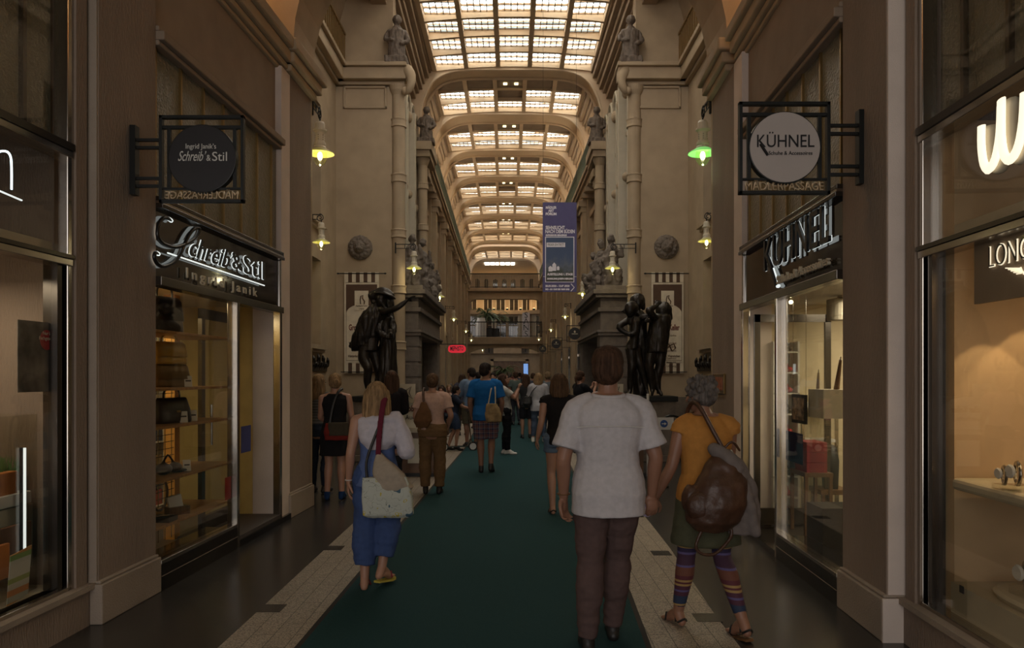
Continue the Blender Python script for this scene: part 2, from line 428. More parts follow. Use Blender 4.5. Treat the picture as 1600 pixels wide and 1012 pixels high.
def shopfront(wf, sg, y0, ym, y1, n, glaz):
    """y0..ym display window, ym..y1 doorway; glaz: ys of the bars in the upper light"""
    root = thing('window_%d' % n, ('left' if sg < 0 else 'right')+' shop front with polished metal frame, black stone base and ribbed obscured glass above', 'shop front', (wf(y0), y0, 0), kind='structure')
    mb = MB(); mb.wbox(wf, -.0, .30, y0, ym, 0, .205); mb.build('stall_riser', M['black_granite'], root)
    mb = MB(); mb.wbox(wf, -.003, .012, y0, ym, .112, .116); mb.build('joint', M['plaster_dark'], root)
    mb = MB(); mb.wbox(wf, .0, .10, y0, ym, .205, .235); mb.build('sill', M['chrome'], root, bevel=.004)
    mb = MB(); mb.wbox(wf, .045, .055, y0+.01, ym, .235, 2.33); mb.build('pane', M['glass'], root)
    mb = MB()
    mb.wbox(wf, .0, .10, ym, ym+.055, 0, 2.34); mb.wbox(wf, .02, .10, y1-.06, y1, 0, 2.34)
    mb.wbox(wf, .03, .10, y1-.04, y1, 2.40, 2.92)
    mb.build('mullion', M['chrome'], root, bevel=.006)
    mb = MB(); mb.wbox(wf, .0, .12, y0, y1, 2.33, 2.40); mb.wbox(wf, -.01, .13, y0, y1, 2.92, 2.955); mb.wbox(wf, .0, .13, y0, y1, 2.975, 3.01)
    mb.build('transom', M['dark_steel'], root, bevel=.005)
    mb = MB(); mb.wbox(wf, .0, .11, y0, y1, 2.955, 2.975); mb.build('transom_light_strip', M['chrome'], root)
    mb = MB(); mb.wbox(wf, .05, .09, y0, y1, 2.40, 2.92); mb.build('fascia', M['sign_glass'], root)
    mb = MB(); mb.wbox(wf, .09, .11, y0, y1, 3.01, 4.16); mb.build('obscured_glass', M['frost'], root)
    mb = MB()
    for y in glaz: mb.wbox(wf, .07, .10, y-.012, y+.012, 3.01, 4.16)
    mb.build('glazing_bars', M['brass'], root)
    mb = MB(); mb.wbox(wf, .02, .16, y0, y1, 4.16, 4.20); mb.wbox(wf, -.02, .16, y0, y1, 4.20, 4.27); mb.wbox(wf, .02, .16, y0, y1, 4.27, 4.31)
    mb.build('head_moulding', M['plaster_dark'], root, bevel=.01)
    mb = MB(); mb.wbox(wf, .03, .35, y1, (8.45 if sg < 0 else 8.15)+.04, 0, 5.1)
    mb.build('wall_return_%d' % n, M['pale_stucco'], kind='structure')
    return root
sfL = shopfront(WL, -1, 5.60, 6.98, 8.22, 1, [5.65+.40*k for k in range(7)])
sfR = shopfront(WR, 1, 5.24, 6.60, 7.86, 2, [5.35+.40*k for k in range(7)])
for wf, sg, y0, y1, n in ((WL,-1,5.60,8.46,'left'), (WR,1,5.24,8.16,'right')):
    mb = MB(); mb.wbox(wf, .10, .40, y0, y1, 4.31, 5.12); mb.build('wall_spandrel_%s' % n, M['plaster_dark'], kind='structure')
    mb = MB(); mb.wbox(wf, .06, .40, y0, y1, 5.08, 5.13); mb.wbox(wf, .02, .9, y0, y1, 5.13, 5.20); mb.wbox(wf, -.03, .9, y0, y1, 5.20, 5.33); mb.wbox(wf, -.08, 2.2, y0, y1, 5.33, 5.46)
    mb.build('trim_cornice_%s' % n, M['plaster'], kind='structure', bevel=.02)
    # open mezzanine above the cornice with a warm lit back wall
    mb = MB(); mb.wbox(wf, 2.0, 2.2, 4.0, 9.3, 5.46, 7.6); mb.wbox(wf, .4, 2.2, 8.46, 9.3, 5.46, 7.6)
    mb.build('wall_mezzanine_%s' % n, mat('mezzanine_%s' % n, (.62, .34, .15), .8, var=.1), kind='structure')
    mb = MB(); mb.wbox(wf, .5, .75, 6.3, 6.55, 5.46, 7.6); mb.wbox(wf, .5, .75, 7.45, 7.7, 5.46, 7.6); mb.build('trim_mezzanine_piers_%s' % n, M['plaster'], kind='structure')
# near shop windows on both edges of the picture
def near_window(wf, sg, yp, n, d):
    root = thing('window_%d' % n, ('left' if sg < 0 else 'right')+' nearest display window with metal frame above a plinth', 'shop window', (wf(yp), 3, 0), kind='structure')
    mb = MB(); mb.wbox(wf, d-.02, .75, 1.0, yp+.02, 0, .24); mb.build('plinth', M['stucco'], root)
    mb = MB(); mb.wbox(wf, d-.05, .5, 1.0, yp+.01, .24, .275); mb.build('sill', M['plinth'], root)
    mb = MB(); mb.wbox(wf, d+.06, d+.07, 1.0, yp-.16, .275, 4.6); mb.build('pane', M['glass'], root)
    mb = MB()
    mb.wbox(wf, d+.01, d+.10, yp-.20, yp-.14, .275, 4.6)
    mb.wbox(wf, d, d+.12, 1.0, yp-.16, 2.34, 2.385); mb.wbox(wf, d, d+.12, 1.0, yp-.16, 3.03, 3.075)
    mb.wbox(wf, d+.01, d+.12, 1.0, yp-.16, .275, .30)
    mb.build('frame', M['chrome'], root, bevel=.005)
    mb = MB(); mb.wbox(wf, d-.01, d+.10, 1.0, yp-.16, 2.385, 2.41); mb.wbox(wf, d-.01, d+.13, 1.0, yp-.16, 3.075, 3.12); mb.wbox(wf, d+.03, d+.12, yp-.27, yp-.225, .275, 2.34)
    mb.build('dark_frame', M['dark_steel'], root)
    mb = MB(); mb.wbox(wf, d+.12, d+.14, 1.0, yp-.2, 3.12, 4.6); mb.build('obscured_glass', M['frost'], root)
    mb = MB()
    for y in (yp-.47, yp-.87, yp-1.27): mb.wbox(wf, d+.09, d+.125, y-.015, y+.015, 3.12, 4.6)
    mb.build('glazing_bars', M['dark_steel'], root)
    mb = MB(); mb.wbox(wf, d-.005, .75, yp-.14, yp-.03, .275, 7.6); mb.build('jamb', M['stucco'], root)
    mb = MB(); mb.wbox(wf, d-.03, .75, 1.0, yp-.1, 4.6, 7.6); mb.build('wall_over_window_%s' % ('left' if sg < 0 else 'right'), M['plaster_dark'], kind='structure')
    return root
nwL = near_window(WL, -1, 4.87, 3, .10); nwR = near_window(WR, 1, 4.56, 4, .15)
# unseen front passage shell, street opening set left to light the right piers
MB().box(1.3, 6.5, -4.2, -4, 0, 7.6).build('wall_rear_unseen', M['plaster'], kind='structure')
MB().box(-6.5, -3.1, -4.2, -4, 0, 7.6).build('wall_rear_unseen', M['plaster'], kind='structure'); MB().box(-3.1, 1.3, -4.2, -4, 5.2, 7.6).build('wall_rear_unseen', M['plaster'], kind='structure')
MB().box(-3.3, -3.1, -4, .8, 0, 7.6).build('wall_left_rear', M['stucco'], kind='structure'); MB().box(2.45, 2.65, -4, .8, 0, 7.6).build('wall_right_rear', M['stucco'], kind='structure')  # unseen side walls added to narrow the street light
MB().box(-6.5, 6.5, -4.2, 9.3, 7.6, 7.8).build('ceiling', M['plaster_dark'], kind='structure')
for sg, n in ((-1, 'left'), (1, 'right')):
    MB().box(sg*6.3, sg*6.5, -4.2, 9.4, 0, 7.6).build('wall_%s_outer' % n, M['beige_wall'], kind='structure')
    MB().box(sg*2.55 if sg > 0 else -2.9, sg*6.3, .8, 1.0, 0, 7.6).build('wall_%s_rear' % n, M['plaster_dark'], kind='structure')

# ---------------------------------------------------------------- crossing where the arcade widens
YF = 16.5
for sg, n in ((-1, 'left'), (1, 'right')):
    x = sg*3.95
    def Wx(y, d, s=sg): return s*(3.95+d)
    o0 = WL(9.3, 0) if sg < 0 else WR(9.3, 0)
    MB().box(o0+sg*.06, sg*6.3, 9.30, 9.42, 0, 11.6).build('wall_%s_return' % n, M['plaster'], kind='structure')
    # side wall with two window openings
    mb = MB(); ys, ye = 13.35, 15.2
    mb.wbox(Wx, 0, .45, 9.42, ys, 0, 11.6); mb.wbox(Wx, 0, .45, ye, YF+.4, 0, 11.6)
    mb.wbox(Wx, 0, .45, ys, ye, 0, 2.25); mb.wbox(Wx, 0, .45, ys, ye, 4.0, 4.75); mb.wbox(Wx, 0, .45, ys, ye, 7.2, 11.6)
    mb.build('wall_%s_side' % n, M['plaster'], kind='structure')
    for (z0, z1, q) in ((2.25, 4.0, 5 if sg < 0 else 7), (4.75, 7.2, 6 if sg < 0 else 8)):
        r = thing('window_%d' % q, 'tall %s side window in the crossing' % n, 'window', (x, ys, z0), kind='structure')
        mb = MB(); mb.wbox(Wx, .33, .36, ys, ye, z0, z1); mb.build('pane', M['sign_glass'], r)
        mb = MB(); mb.wbox(Wx, .26, .34, ys, ys+.09, z0, z1); mb.wbox(Wx, .26, .34, ye-.09, ye, z0, z1); mb.wbox(Wx, .26, .34, (ys+ye)/2-.03, (ys+ye)/2+.03, z0, z1)
        mb.build('frame', M['cream'], r)
        mb = MB(); mb.wbox(Wx, -.12, .1, ys-.1, ye+.1, z0-.09, z0); mb.wbox(Wx, -.07, .1, ys-.05, ye+.05, z0-.16, z0-.09); mb.build('sill', M['plaster'], r)
    # facing wall
    hw = (HL(YF, .12) if sg < 0 else HR(YF, .12))
    mb = MB(); mb.box(hw, sg*3.95, YF, YF+.4, 0, 8.1); mb.box(hw, sg*3.95, YF+.12, YF+.5, 8.1, 11.6)
    mb.build('wall_%s_facing' % n, M['plaster'], kind='structure')
    mb = MB(); mb.box(hw-sg*.02, sg*3.95, YF-.05, YF, 0, 1.15); mb.build('baseboard_%s_facing' % n, M['stone'], kind='structure')
    # sloping soffit in the upper corner
    mb = MB(); a = [(sg*3.95, 9.42, 9.4), (sg*3.95, YF+.12, 9.4), (sg*3.35, YF+.12, 11.5), (sg*3.35, 9.42, 11.5)]
    mb.add(a+[(p[0]+sg*.1, p[1], p[2]+.05) for p in a], [(0,1,2,3),(7,6,5,4),(0,4,5,1),(1,5,6,2),(2,6,7,3),(3,7,4,0)]).build('trim_cove_%s' % n, M['plaster'], kind='structure')
    # framed panel on the facing wall
    xa, xb = sg*2.80, sg*3.78; z0, z1 = 7.60, 8.06
    xa, xb = min(xa,xb), max(xa,xb); za, zb = EYE+(HZ-170)/F*YF, EYE+(HZ-135)/F*YF
    mb = MB(); t = .05
    mb.box(xa, xb, YF-.04, YF, za, za+t); mb.box(xa, xb, YF-.04, YF, zb-t, zb); mb.box(xa, xa+t, YF-.04, YF, za, zb); mb.box(xb-t, xb, YF-.04, YF, za, zb)
    mb.build('trim_panel_%s' % n, M['plaster'], kind='structure', bevel=.01)
    # cornice and side balcony
    mb = MB()
    ci = sg*2.42
    for (dz0, dz1, o) in ((8.12, 8.20, .08), (8.20, 8.46, .22), (8.46, 8.55, .30)):
        mb.box(ci-sg*o*.3, sg*3.95, YF-o, YF+.12, dz0, dz1)
        mb.wbox(Wx, -.02-o*.9, .02, 9.42, YF, dz0, dz1)
    mb.build('trim_gallery_%s' % n, M['plaster'], kind='structure', bevel=.015)
    rl = thing('balcony_railing', 'slender metal balustrade on the %s side balcony above the crossing' % n, 'railing', (sg*3.72, 13, 8.55), group=None)
    mb = MB(); mb.box(sg*3.72-.02, sg*3.72+.02, 9.5, YF-.1, 9.20, 9.25); mb.box(sg*3.72-.015, sg*3.72+.015, 9.5, YF-.1, 8.60, 8.63); mb.build('handrail', M['brass'], rl)
    mb = MB()
    for k in range(46):
        y = 9.6+k*.15; mb.box(sg*3.72-.012, sg*3.72+.012, y-.012, y+.012, 8.55, 9.21)
    mb.build('balusters', M['brass'], rl)
    # corner column with rings, console above
    cx = sg*2.55 + (0.0)
    cx = (612+633)/2; cx = (cx-800)/F*YF if sg < 0 else ((982+1001)/2-800)/F*YF
    col = thing('corner_column', 'tall ringed plaster column at the %s corner where the long hall begins' % n, 'column', (cx, YF+.05, 0), kind='structure')
    prof = [(.20,0),(.20,.3),(.15,.36)]
    for zz in (2.3, 3.56, 4.81, 6.05, 7.29):
        prof += [(.145,zz-.10),(.175,zz-.09),(.165,zz-.04),(.165,zz+.04),(.18,zz+.08),(.145,zz+.10)]
    prof += [(.145,7.9),(.19,8.0),(.22,8.12)]
    MB().lathe(prof, (0,0,0), 24).build('shaft', M['plaster'], col, local=True, smooth=False)
    mb = MB(); pts = []
    for k in range(9):
        t = k/8; pts.append((-sg*(.16+.16*math.sin(t*PI*.9)), -.12-.14*math.sin(t*2.4), 8.5-.62*t))
    mb.tube(pts, [.10,.13,.13,.12,.10,.09,.09,.08,.05], 10); mb.ball((-sg*.18,-.2,7.95), (.09,.09,.09))
    mb.build('scroll_console', M['plaster'], col, local=True, smooth=True)

# ---------------------------------------------------------------- long hall
PIERS = [23.0, 27.1, 31.2, 35.3, 39.5, 43.6, 47.8, 52.0]
for sg, n, hf in ((-1, 'left', HL), (1, 'right', HR)):
    # first bay: tall traceried window wall
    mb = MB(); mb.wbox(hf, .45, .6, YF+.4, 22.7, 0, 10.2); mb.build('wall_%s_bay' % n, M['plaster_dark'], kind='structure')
    w = thing('window_%d' % (9 if sg < 0 else 10), 'tall traceried window wall in the first bay', 'window', (hf(19), 19, 3), kind='structure')
    mb = MB()
    for k in range(7):
        y = 17.15+k*.9
        mb.wbox(hf, .10 if k % 2 == 0 else .18, .46, y-.07, y+.07, 3.4, 9.0)
        for j in range(8):                                # small arch over each light
            a0 = PI*j/8; a1 = PI*(j+1)/8; c = y+.45; r = .40
            if k < 6: mb.tube([(hf(c,.25), c-r*math.cos(a0), 9.0+r*math.sin(a0)), (hf(c,.25), c-r*math.cos(a1), 9.0+r*math.sin(a1))], .06, 6)
    mb.build('tracery', M['cream'], w)
    mb = MB()
    for k in range(6):
        y = 17.6+k*.9; mb.wbox(hf, .41, .44, y-.33, y+.33, 4.2, 9.2)
    mb.build('pane', M['sign_glass'], w)
    mb = MB()
    for k in range(6):
        y = 17.6+k*.9
        for z in (5.4, 6.6, 7.8): mb.wbox(hf, .28, .42, y-.36, y+.36, z-.05, z+.05)
        mb.ball((hf(y,.22), y, 8.75), (.10,.16,.16)); mb.ball((hf(y,.22), y, 6.62), (.10,.12,.12))
    mb.build('ornament', M['plaster'], w)
    # hall wall below the gallery, openings between pilasters
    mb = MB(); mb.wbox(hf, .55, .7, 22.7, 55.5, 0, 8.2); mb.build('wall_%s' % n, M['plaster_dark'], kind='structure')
    mb = MB(); mb.wbox(hf, .30, .34, 23, 55, 2.95, 3.45); mb.wbox(hf, .20, .5, 23, 55, 3.45, 3.6); mb.build('trim_string_%s' % n, M['plaster'], kind='structure')
    for i, y in enumerate(PIERS):
        mb = MB()
        mb.wbox(hf, .04, .58, y-.30, y+.30, .0, 8.2); mb.wbox(hf, -.0, .58, y-.36, y+.36, 0, .45)
        mb.wbox(hf, -.10, .58, y-.36, y+.36, 7.75, 8.0); mb.wbox(hf, -.02, .58, y-.33, y+.33, 7.55, 7.75)
        mb.wbox(hf, .20, .58, y+.30, y+.55, 0, 8.2); mb.wbox(hf, .20, .58, y-.55, y-.30, 0, 8.2)
        mb.build('wall_pilaster_%s_%d' % (n, i), M['plaster'], kind='structure', bevel=.02)
    # first floor windows, warm inside light painted as orange pane colour
    for i in range(len(PIERS)-1):
        y0, y1 = PIERS[i]+.55, PIERS[i+1]-.55
        r = thing('window_%d' % (20+i+(10 if sg > 0 else 0)), 'tall first floor window of the hall', 'window', (hf(y0), y0, 3.6), kind='structure')
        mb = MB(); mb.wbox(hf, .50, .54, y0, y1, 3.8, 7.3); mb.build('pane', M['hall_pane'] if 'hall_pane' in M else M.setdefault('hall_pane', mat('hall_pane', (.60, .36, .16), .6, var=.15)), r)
        mb = MB(); q = (y0+y1)/2
        for yy in (y0+.05, y0+(y1-y0)/3, y0+2*(y1-y0)/3, y1-.05): mb.wbox(hf, .32, .5, yy-.09, yy+.09, 3.7, 7.4)
        mb.wbox(hf, .40, .5, y0, y1, 6.2, 6.28); mb.wbox(hf, .28, .5, y0, y1, 7.3, 7.5)
        mb.build('frame', M['plaster'], r)
    # gallery slab and railing
    mb = MB(); mb.wbox(hf, .02, .6, 22.6, 55, 8.10, 8.30); mb.wbox(hf, -.06, .6, 22.6, 55, 8.30, 8.42); mb.wbox(hf, -.12, 1.6, 22.6, 55, 8.42, 8.54)
    for k in range(32): y = 23.2+k; mb.wbox(hf, -.02, .5, y-.08, y+.08, 7.92, 8.10)
    mb.build('trim_gallery_hall_%s' % n, M['plaster'], kind='structure')
    rl = thing('gallery_railing', 'long dark green railing along the %s upper gallery of the hall' % n, 'railing', (hf(39), 39, 8.54))
    mb = MB(); mb.wbox(hf, -.05, .0, 23.3, 55, 9.32, 9.38); mb.wbox(hf, -.04, -.01, 23.3, 55, 8.60, 8.63); mb.build('handrail', M['rail_green'], rl)
    mb = MB()
    for k in range(210):
        y = 23.4+k*.15; mb.wbox(hf, -.035, -.015, y-.010, y+.010, 8.54, 9.33)
    mb.build('balusters', M['rail_green'], rl)
    # upper gallery back wall and lower cove moulding of the roof
    mb = MB(); mb.wbox(hf, 1.5, 1.6, 22.7, 55, 8.54, 10.6); mb.build('wall_%s_gallery' % n, M['vault'], kind='structure')
    mb = MB()
    for (d0, d1, z0, z1) in ((-.02,.6,10.45,10.62), (.05,.6,10.28,10.45), (.16,.6,10.16,10.28), (.26,.6,10.0,10.16), (-.14,.2,10.62,10.78), (-.20,.2,10.78,11.0)):
        mb.wbox(hf, d0, d1, 9.42, 55, z0, z1)
    mb.build('trim_roof_%s' % n, M['beam'], kind='structure', bevel=.015)
    mb = MB(); mb.wbox(hf, .2, 3.8, 9.42, 60, 11.5, 11.7); mb.wbox(hf, .5, 1.7, 22.7, 55, 10.6, 10.7); mb.build('ceiling_side_%s' % n, M['plaster_dark'], kind='structure')
# cross arches of the roof
def arch_z(x): return 9.2+1.72*math.sqrt(max(0, 1-abs(x/2.80)**6))
def roof_arch(y0, y1, i):
    c = HC(y0); xs = [-2.80*math.copysign(abs(math.cos(PI*k/36))**.75, math.cos(PI*k/36)) for k in range(37)]
    low = [(x, arch_z(x)) for x in xs]
    mb = MB()
    inn = [(-2.80, 8.54)]+low+[(2.80, 8.54)]
    outp = [(-3.15, 8.54)]+[(x*1.125, 11.45) for x, z in low]+[(3.15, 8.54)]
    n = len(inn)
    vs = [(c+p[0], y0, p[1]) for p in inn]+[(c+p[0], y0, p[1]) for p in outp]+[(c+p[0], y1, p[1]) for p in inn]+[(c+p[0], y1, p[1]) for p in outp]
    fs = []
    for k in range(n-1):
        fs += [(k, k+1, n+k+1, n+k), (2*n+k+1, 2*n+k, 3*n+k, 3*n+k+1), (k+1, k, 2*n+k, 2*n+k+1), (n+k, n+k+1, 3*n+k+1, 3*n+k)]
    mb.add(vs, fs)
    for e in (.06,):                       # raised rib on the edge
        mb.tube([(c+p[0]*.99, y0+.03, p[1]-.02) for p in low], .045, 6)
        mb.tube([(c+p[0]*.99, y1-.03, p[1]-.02) for p in low], .045, 6)
    mb.build('ceiling_arch_%d' % i, M['vault'], kind='structure')
ARCH = [(22.3,23.05),(26.1,27.1),(30.3,31.2),(34.3,35.3),(38.4,39.6),(42.6,43.8),(46.9,48.1),(50.9,52.1)]
for i, (a, b) in enumerate(ARCH): roof_arch(a, b, i)
# glass roof
def pane_mat(name, k):
    m = bpy.data.materials.new(name); m.use_nodes = True; nt = m.node_tree; N, L = nt.nodes, nt.links
    b = N['Principled BSDF']; b.inputs['Base Color'].default_value = (.5,.5,.5,1)
    tc = N.new('ShaderNodeTexCoord'); sp = N.new('ShaderNodeSeparateXYZ'); L.new(tc.outputs['Object'], sp.inputs[0])
    nz = N.new('ShaderNodeTexNoise'); nz.inputs['Scale'].default_value = 2.0
    mp = N.new('ShaderNodeMapping'); mp.inputs['Scale'].default_value = (4, 1, 1); L.new(tc.outputs['Object'], mp.inputs[0]); L.new(mp.outputs[0], nz.inputs[0])
    ad = N.new('ShaderNodeMath'); ad.operation = 'MULTIPLY_ADD'; ad.inputs[1].default_value = 3.2
    mu = N.new('ShaderNodeMath'); mu.operation = 'MULTIPLY'; mu.inputs[1].default_value = .55; L.new(nz.outputs['Fac'], mu.inputs[0])
    L.new(sp.outputs[1], ad.inputs[0]); L.new(mu.outputs[0], ad.inputs[2])
    fr = N.new('ShaderNodeMath'); fr.operation = 'FRACT'; L.new(ad.outputs[0], fr.inputs[0])
    rp = N.new('ShaderNodeValToRGB'); e = rp.color_ramp.elements
    e[0].position = 0; e[0].color = (.045,.085,.095,1); e[1].position = 1; e[1].color = (.13,.062,.022,1)  # blue and orange fringes paint the glass refraction into its glow
    for p, c in ((.2,(.14,.17,.17,1)), (.42,(1,1,.95,1)), (.62,(1,.90,.70,1)), (.84,(.20,.14,.075,1))):
        q = e.new(p); q.color = c
    L.new(fr.outputs[0], rp.inputs[0]); L.new(rp.outputs[0], b.inputs['Emission Color'])
    b.inputs['Emission Strength'].default_value = k
    return m
M['sky_pane'] = pane_mat('sky_pane', SKY_PANE); M['sky_pane_b'] = pane_mat('sky_pane_b', SKY_PANE*.75)  # glow stands in for daylight, dimmer copy for the farther bays
def zc(x): return 10.96-.14*(x/2.4)**2
def skylight(y0, y1, rows, idx, vent):
    c = HC((y0+y1)/2); r = thing('window_%d' % (40+idx), 'coffered glass roof bay of the arcade', 'skylight', (c, y0, 10.96), kind='structure')
    dy = (y1-y0)/rows; D = .17; xs = [-2.4+.96*k for k in range(6)]
    mb = MB()
    for x in xs:
        mb.box(c+x-.065, c+x+.065, y0, y1, zc(x), zc(x)+D+.05)
    for j in range(rows+1):
        y = y0+dy*j; w = .05
        for k in range(5):
            xa, xb = xs[k], xs[k+1]; N_ = 4
            for q in range(N_):
                u0, u1 = xa+(xb-xa)*q/N_, xa+(xb-xa)*(q+1)/N_
                mb.hexa([(c+u0,y-w,zc(u0)),(c+u1,y-w,zc(u1)),(c+u1,y+w,zc(u1)),(c+u0,y+w,zc(u0)),(c+u0,y-w,zc(u0)+D+.05),(c+u1,y-w,zc(u1)+D+.05),(c+u1,y+w,zc(u1)+D+.05),(c+u0,y+w,zc(u0)+D+.05)])
    mb.build('coffers', M['vault'], r)
    mb = MB(); x1 = 2.9
    for sx in (-1, 1): mb.box(c+sx*2.4, c+sx*x1, y0+.02, y1-.02, 10.84, 11.2)
    mb.build('border', M['beam'], r)
    g = MB(); bars = MB(); dark = MB(); lts = MB()
    for j in range(rows):
        ya, yb = y0+dy*j+.05, y0+dy*(j+1)-.05
        for k in range(5):
            xa, xb = xs[k]+.065, xs[k+1]-.065; z = (zc(xa)+zc(xb))/2+D
            if vent and j == 0 or (vent == 2 and j == 1 and k == 2):
                dark.box(c+xa, c+xb, ya, yb, z-.12 if j == 0 else z-.05, z)
                if k == 2 and j == 0:
                    for q in (.25, .68): lts.box(c+xa+(xb-xa)*q, c+xa+(xb-xa)*(q+.14), ya+.50, ya+.62, z-.15, z-.12)
                continue
            g.box(c+xa, c+xb, ya, yb, z+.02, z+.04)
            for q in range(6):
                x = xa+(xb-xa)*q/5; bars.box(c+x-.011, c+x+.011, ya, yb, z-.02, z+.02)
            for q in range(4):
                y = ya+(yb-ya)*q/3; bars.box(c+xa, c+xb, y-.011, y+.011, z-.02, z+.02)
    g.build('glazing', M['sky_pane'] if idx < 3 else M['sky_pane_b'], r)
    bars.build('glazing_bars', M['beam'], r)
    if dark.v: dark.build('vent_panels', M['plaster_dark'], r)
    if lts.v: lts.build('roof_lights', M['bulb_dim'], r)
skylight(9.9, 22.3, 12, 0, 0)  # unseen near rows added so the roof lights the crossing
for i in range(len(ARCH)-1):
    skylight(ARCH[i][1], ARCH[i+1][0], 3, i+1, 2 if i in (0, 3) else 1)
# crossing roof end
MB().box(-3, 3, 9.42, 9.9, 10.9, 11.6).build('ceiling_front_edge', M['plaster'], kind='structure')

# ---------------------------------------------------------------- bridge at the end of the hall
YB = 55.0; cb = HC(YB)
def rounded(x0, x1, z0, z1, r, n=6):
    P = []
    for (cx, cz, a0) in ((x1-r, z1-r, 0), (x0+r, z1-r, PI/2), (x0+r, z0+r, PI), (x1-r, z0+r, 1.5*PI)):
        for k in range(n+1):
            a = a0+PI/2*k/n; P.append((cx+r*math.cos(a), cz+r*math.sin(a)))
    return P
def ring_wall(mb, outer, inner, y0, y1):
    """wall between a rounded opening and a rectangle around it (same count by angle)"""
    n = len(inner); x0, x1, z0, z1 = outer; cx, cz = (x0+x1)/2, (z0+z1)/2
    O = []
    for p in inner:
        dx, dz = p[0]-cx, p[1]-cz
        t = min((x1-cx)/abs(dx) if abs(dx) > 1e-6 else 9e9, (z1-cz)/abs(dz) if abs(dz) > 1e-6 else 9e9); O.append((cx+dx*t, cz+dz*t))
    vs = [(p[0],y0,p[1]) for p in inner]+[(p[0],y0,p[1]) for p in O]+[(p[0],y1,p[1]) for p in inner]+[(p[0],y1,p[1]) for p in O]
    fs = []
    for k in range(n):
        k2 = (k+1) % n
        fs += [(k,k2,n+k2,n+k), (2*n+k2,2*n+k,3*n+k,3*n+k2), (k2,k,2*n+k,2*n+k2)]
    mb.add(vs, fs)
mb = MB()
ring_wall(mb, (cb-3.2, cb+3.2, 3.85, 8.0), rounded(cb-2.6, cb+2.6, 4.45, 7.30, .45), YB, YB+.6)
inn = [(cb-2.6, 0)]+[(cb-2.6+5.2*k/10, 3.35+.38*math.sin(PI*k/10)**.5) for k in range(11)]+[(cb+2.6, 0)]
mb.prism([(cb-3.2,0),(cb-2.6,0)]+[(cb-2.6+5.2*k/10, 3.30+.38*math.sin(PI*k/10)**.5) for k in range(11)]+[(cb+2.6,0),(cb+3.2,0),(cb+3.2,3.85),(cb-3.2,3.85)], lambda p: (p[0],YB,p[1]), lambda p: (p[0],YB+.6,p[1]))
mb.build('wall_bridge', M['plaster'], kind='structure')
mb = MB(); mb.box(cb-3.2, cb+3.2, YB-.25, YB, 7.85, 8.1); mb.box(cb-3.2, cb+3.2, YB-.2, YB, 3.9, 4.45); mb.build('trim_bridge', M['plaster'], kind='structure', bevel=.04)
for (z0, z1, nm, lb) in ((8.1, 9.2, 1, 'dark thin bar railing on top of the bridge at the hall end'), (4.45, 5.6, 2, 'dark thin bar railing in the lower opening of the bridge at the hall end')):
    r = thing('bridge_railing', lb, 'railing', (cb, YB-.1, z0))
    mb = MB(); mb.box(cb-2.75, cb+2.75, YB-.14, YB-.08, z1-.07, z1); mb.box(cb-2.75, cb+2.75, YB-.13, YB-.09, z0+.05, z0+.09); mb.build('handrail', M['iron'], r)
    mb = MB()
    for k in range(46): x = cb-2.7+k*.12; mb.box(x-.015, x+.015, YB-.125, YB-.095, z0, z1-.05)
    mb.build('balusters', M['iron'] if nm == 2 else M['cream'], r)
# vault piece over the bridge: dark deep arch and further arches
roof_arch(53.0, 55.0, 8); roof_arch(58.6, 59.4, 9); skylight(55.0, 58.6, 3, 9, 0)
# ---------------------------------------------------------------- rotunda beyond the bridge
YR = 68.0; cr = HC(YR)
def arc(r, a): return (cr+r*math.sin(a), YR-8+math.sqrt(max(0, 1))*0+8*math.cos(a)*1.0)
def curved(mb, x0, x1, y, z0, z1, bow=1.2, th=.3, n=12):
    for k in range(n):
        u0, u1 = x0+(x1-x0)*k/n, x0+(x1-x0)*(k+1)/n
        f = lambda u: y+bow*(1-((u-(x0+x1)/2)/((x1-x0)/2))**2)
        mb.hexa([(u0,f(u0),z0),(u1,f(u1),z0),(u1,f(u1)+th,z0),(u0,f(u0)+th,z0),(u0,f(u0),z1),(u1,f(u1),z1),(u1,f(u1)+th,z1),(u0,f(u0)+th,z1)])
mb = MB(); curved(mb, cr-5.5, cr+5.5, YR, 0, 13.5); mb.build('wall_rotunda', M['plaster'], kind='structure')
mb = MB(); curved(mb, cr-5.5, cr+5.5, YR-.9, 7.25, 7.6, th=.9); curved(mb, cr-5.5, cr+5.5, YR-.9, 3.6, 4.2, th=.9); curved(mb, cr-5.5, cr+5.5, YR-.7, 9.3, 9.6, th=.7)
mb.build('trim_rotunda', M['plaster'], kind='structure')
for sg, n in ((-1, 'left'), (1, 'right')):
    MB().box(cr+sg*5.5, cr+sg*5.8, 55.6, YR+1.5, 0, 13.5).build('wall_rotunda_%s' % n, M['plaster'], kind='structure')
MB().box(cr-5.8, cr+5.8, 59.4, YR+1.6, 11.0, 11.2).build('ceiling_rotunda', M['vault'], kind='structure')
mb = MB()
for (xa_, xb_) in ((-2.3,-1.9),(-1.82,-1.45),(-1.37,-1.1),(-.98,-.62),(-.54,-.18),(-.10,.22)): mb.box(xa_, xb_, 61.4, 62.6, 10.94, 11.0)
mb.build('window_60', M['sky_pane'], kind='structure')
def dz(v, Y=YR): return EYE+(HZ-v)/F*Y
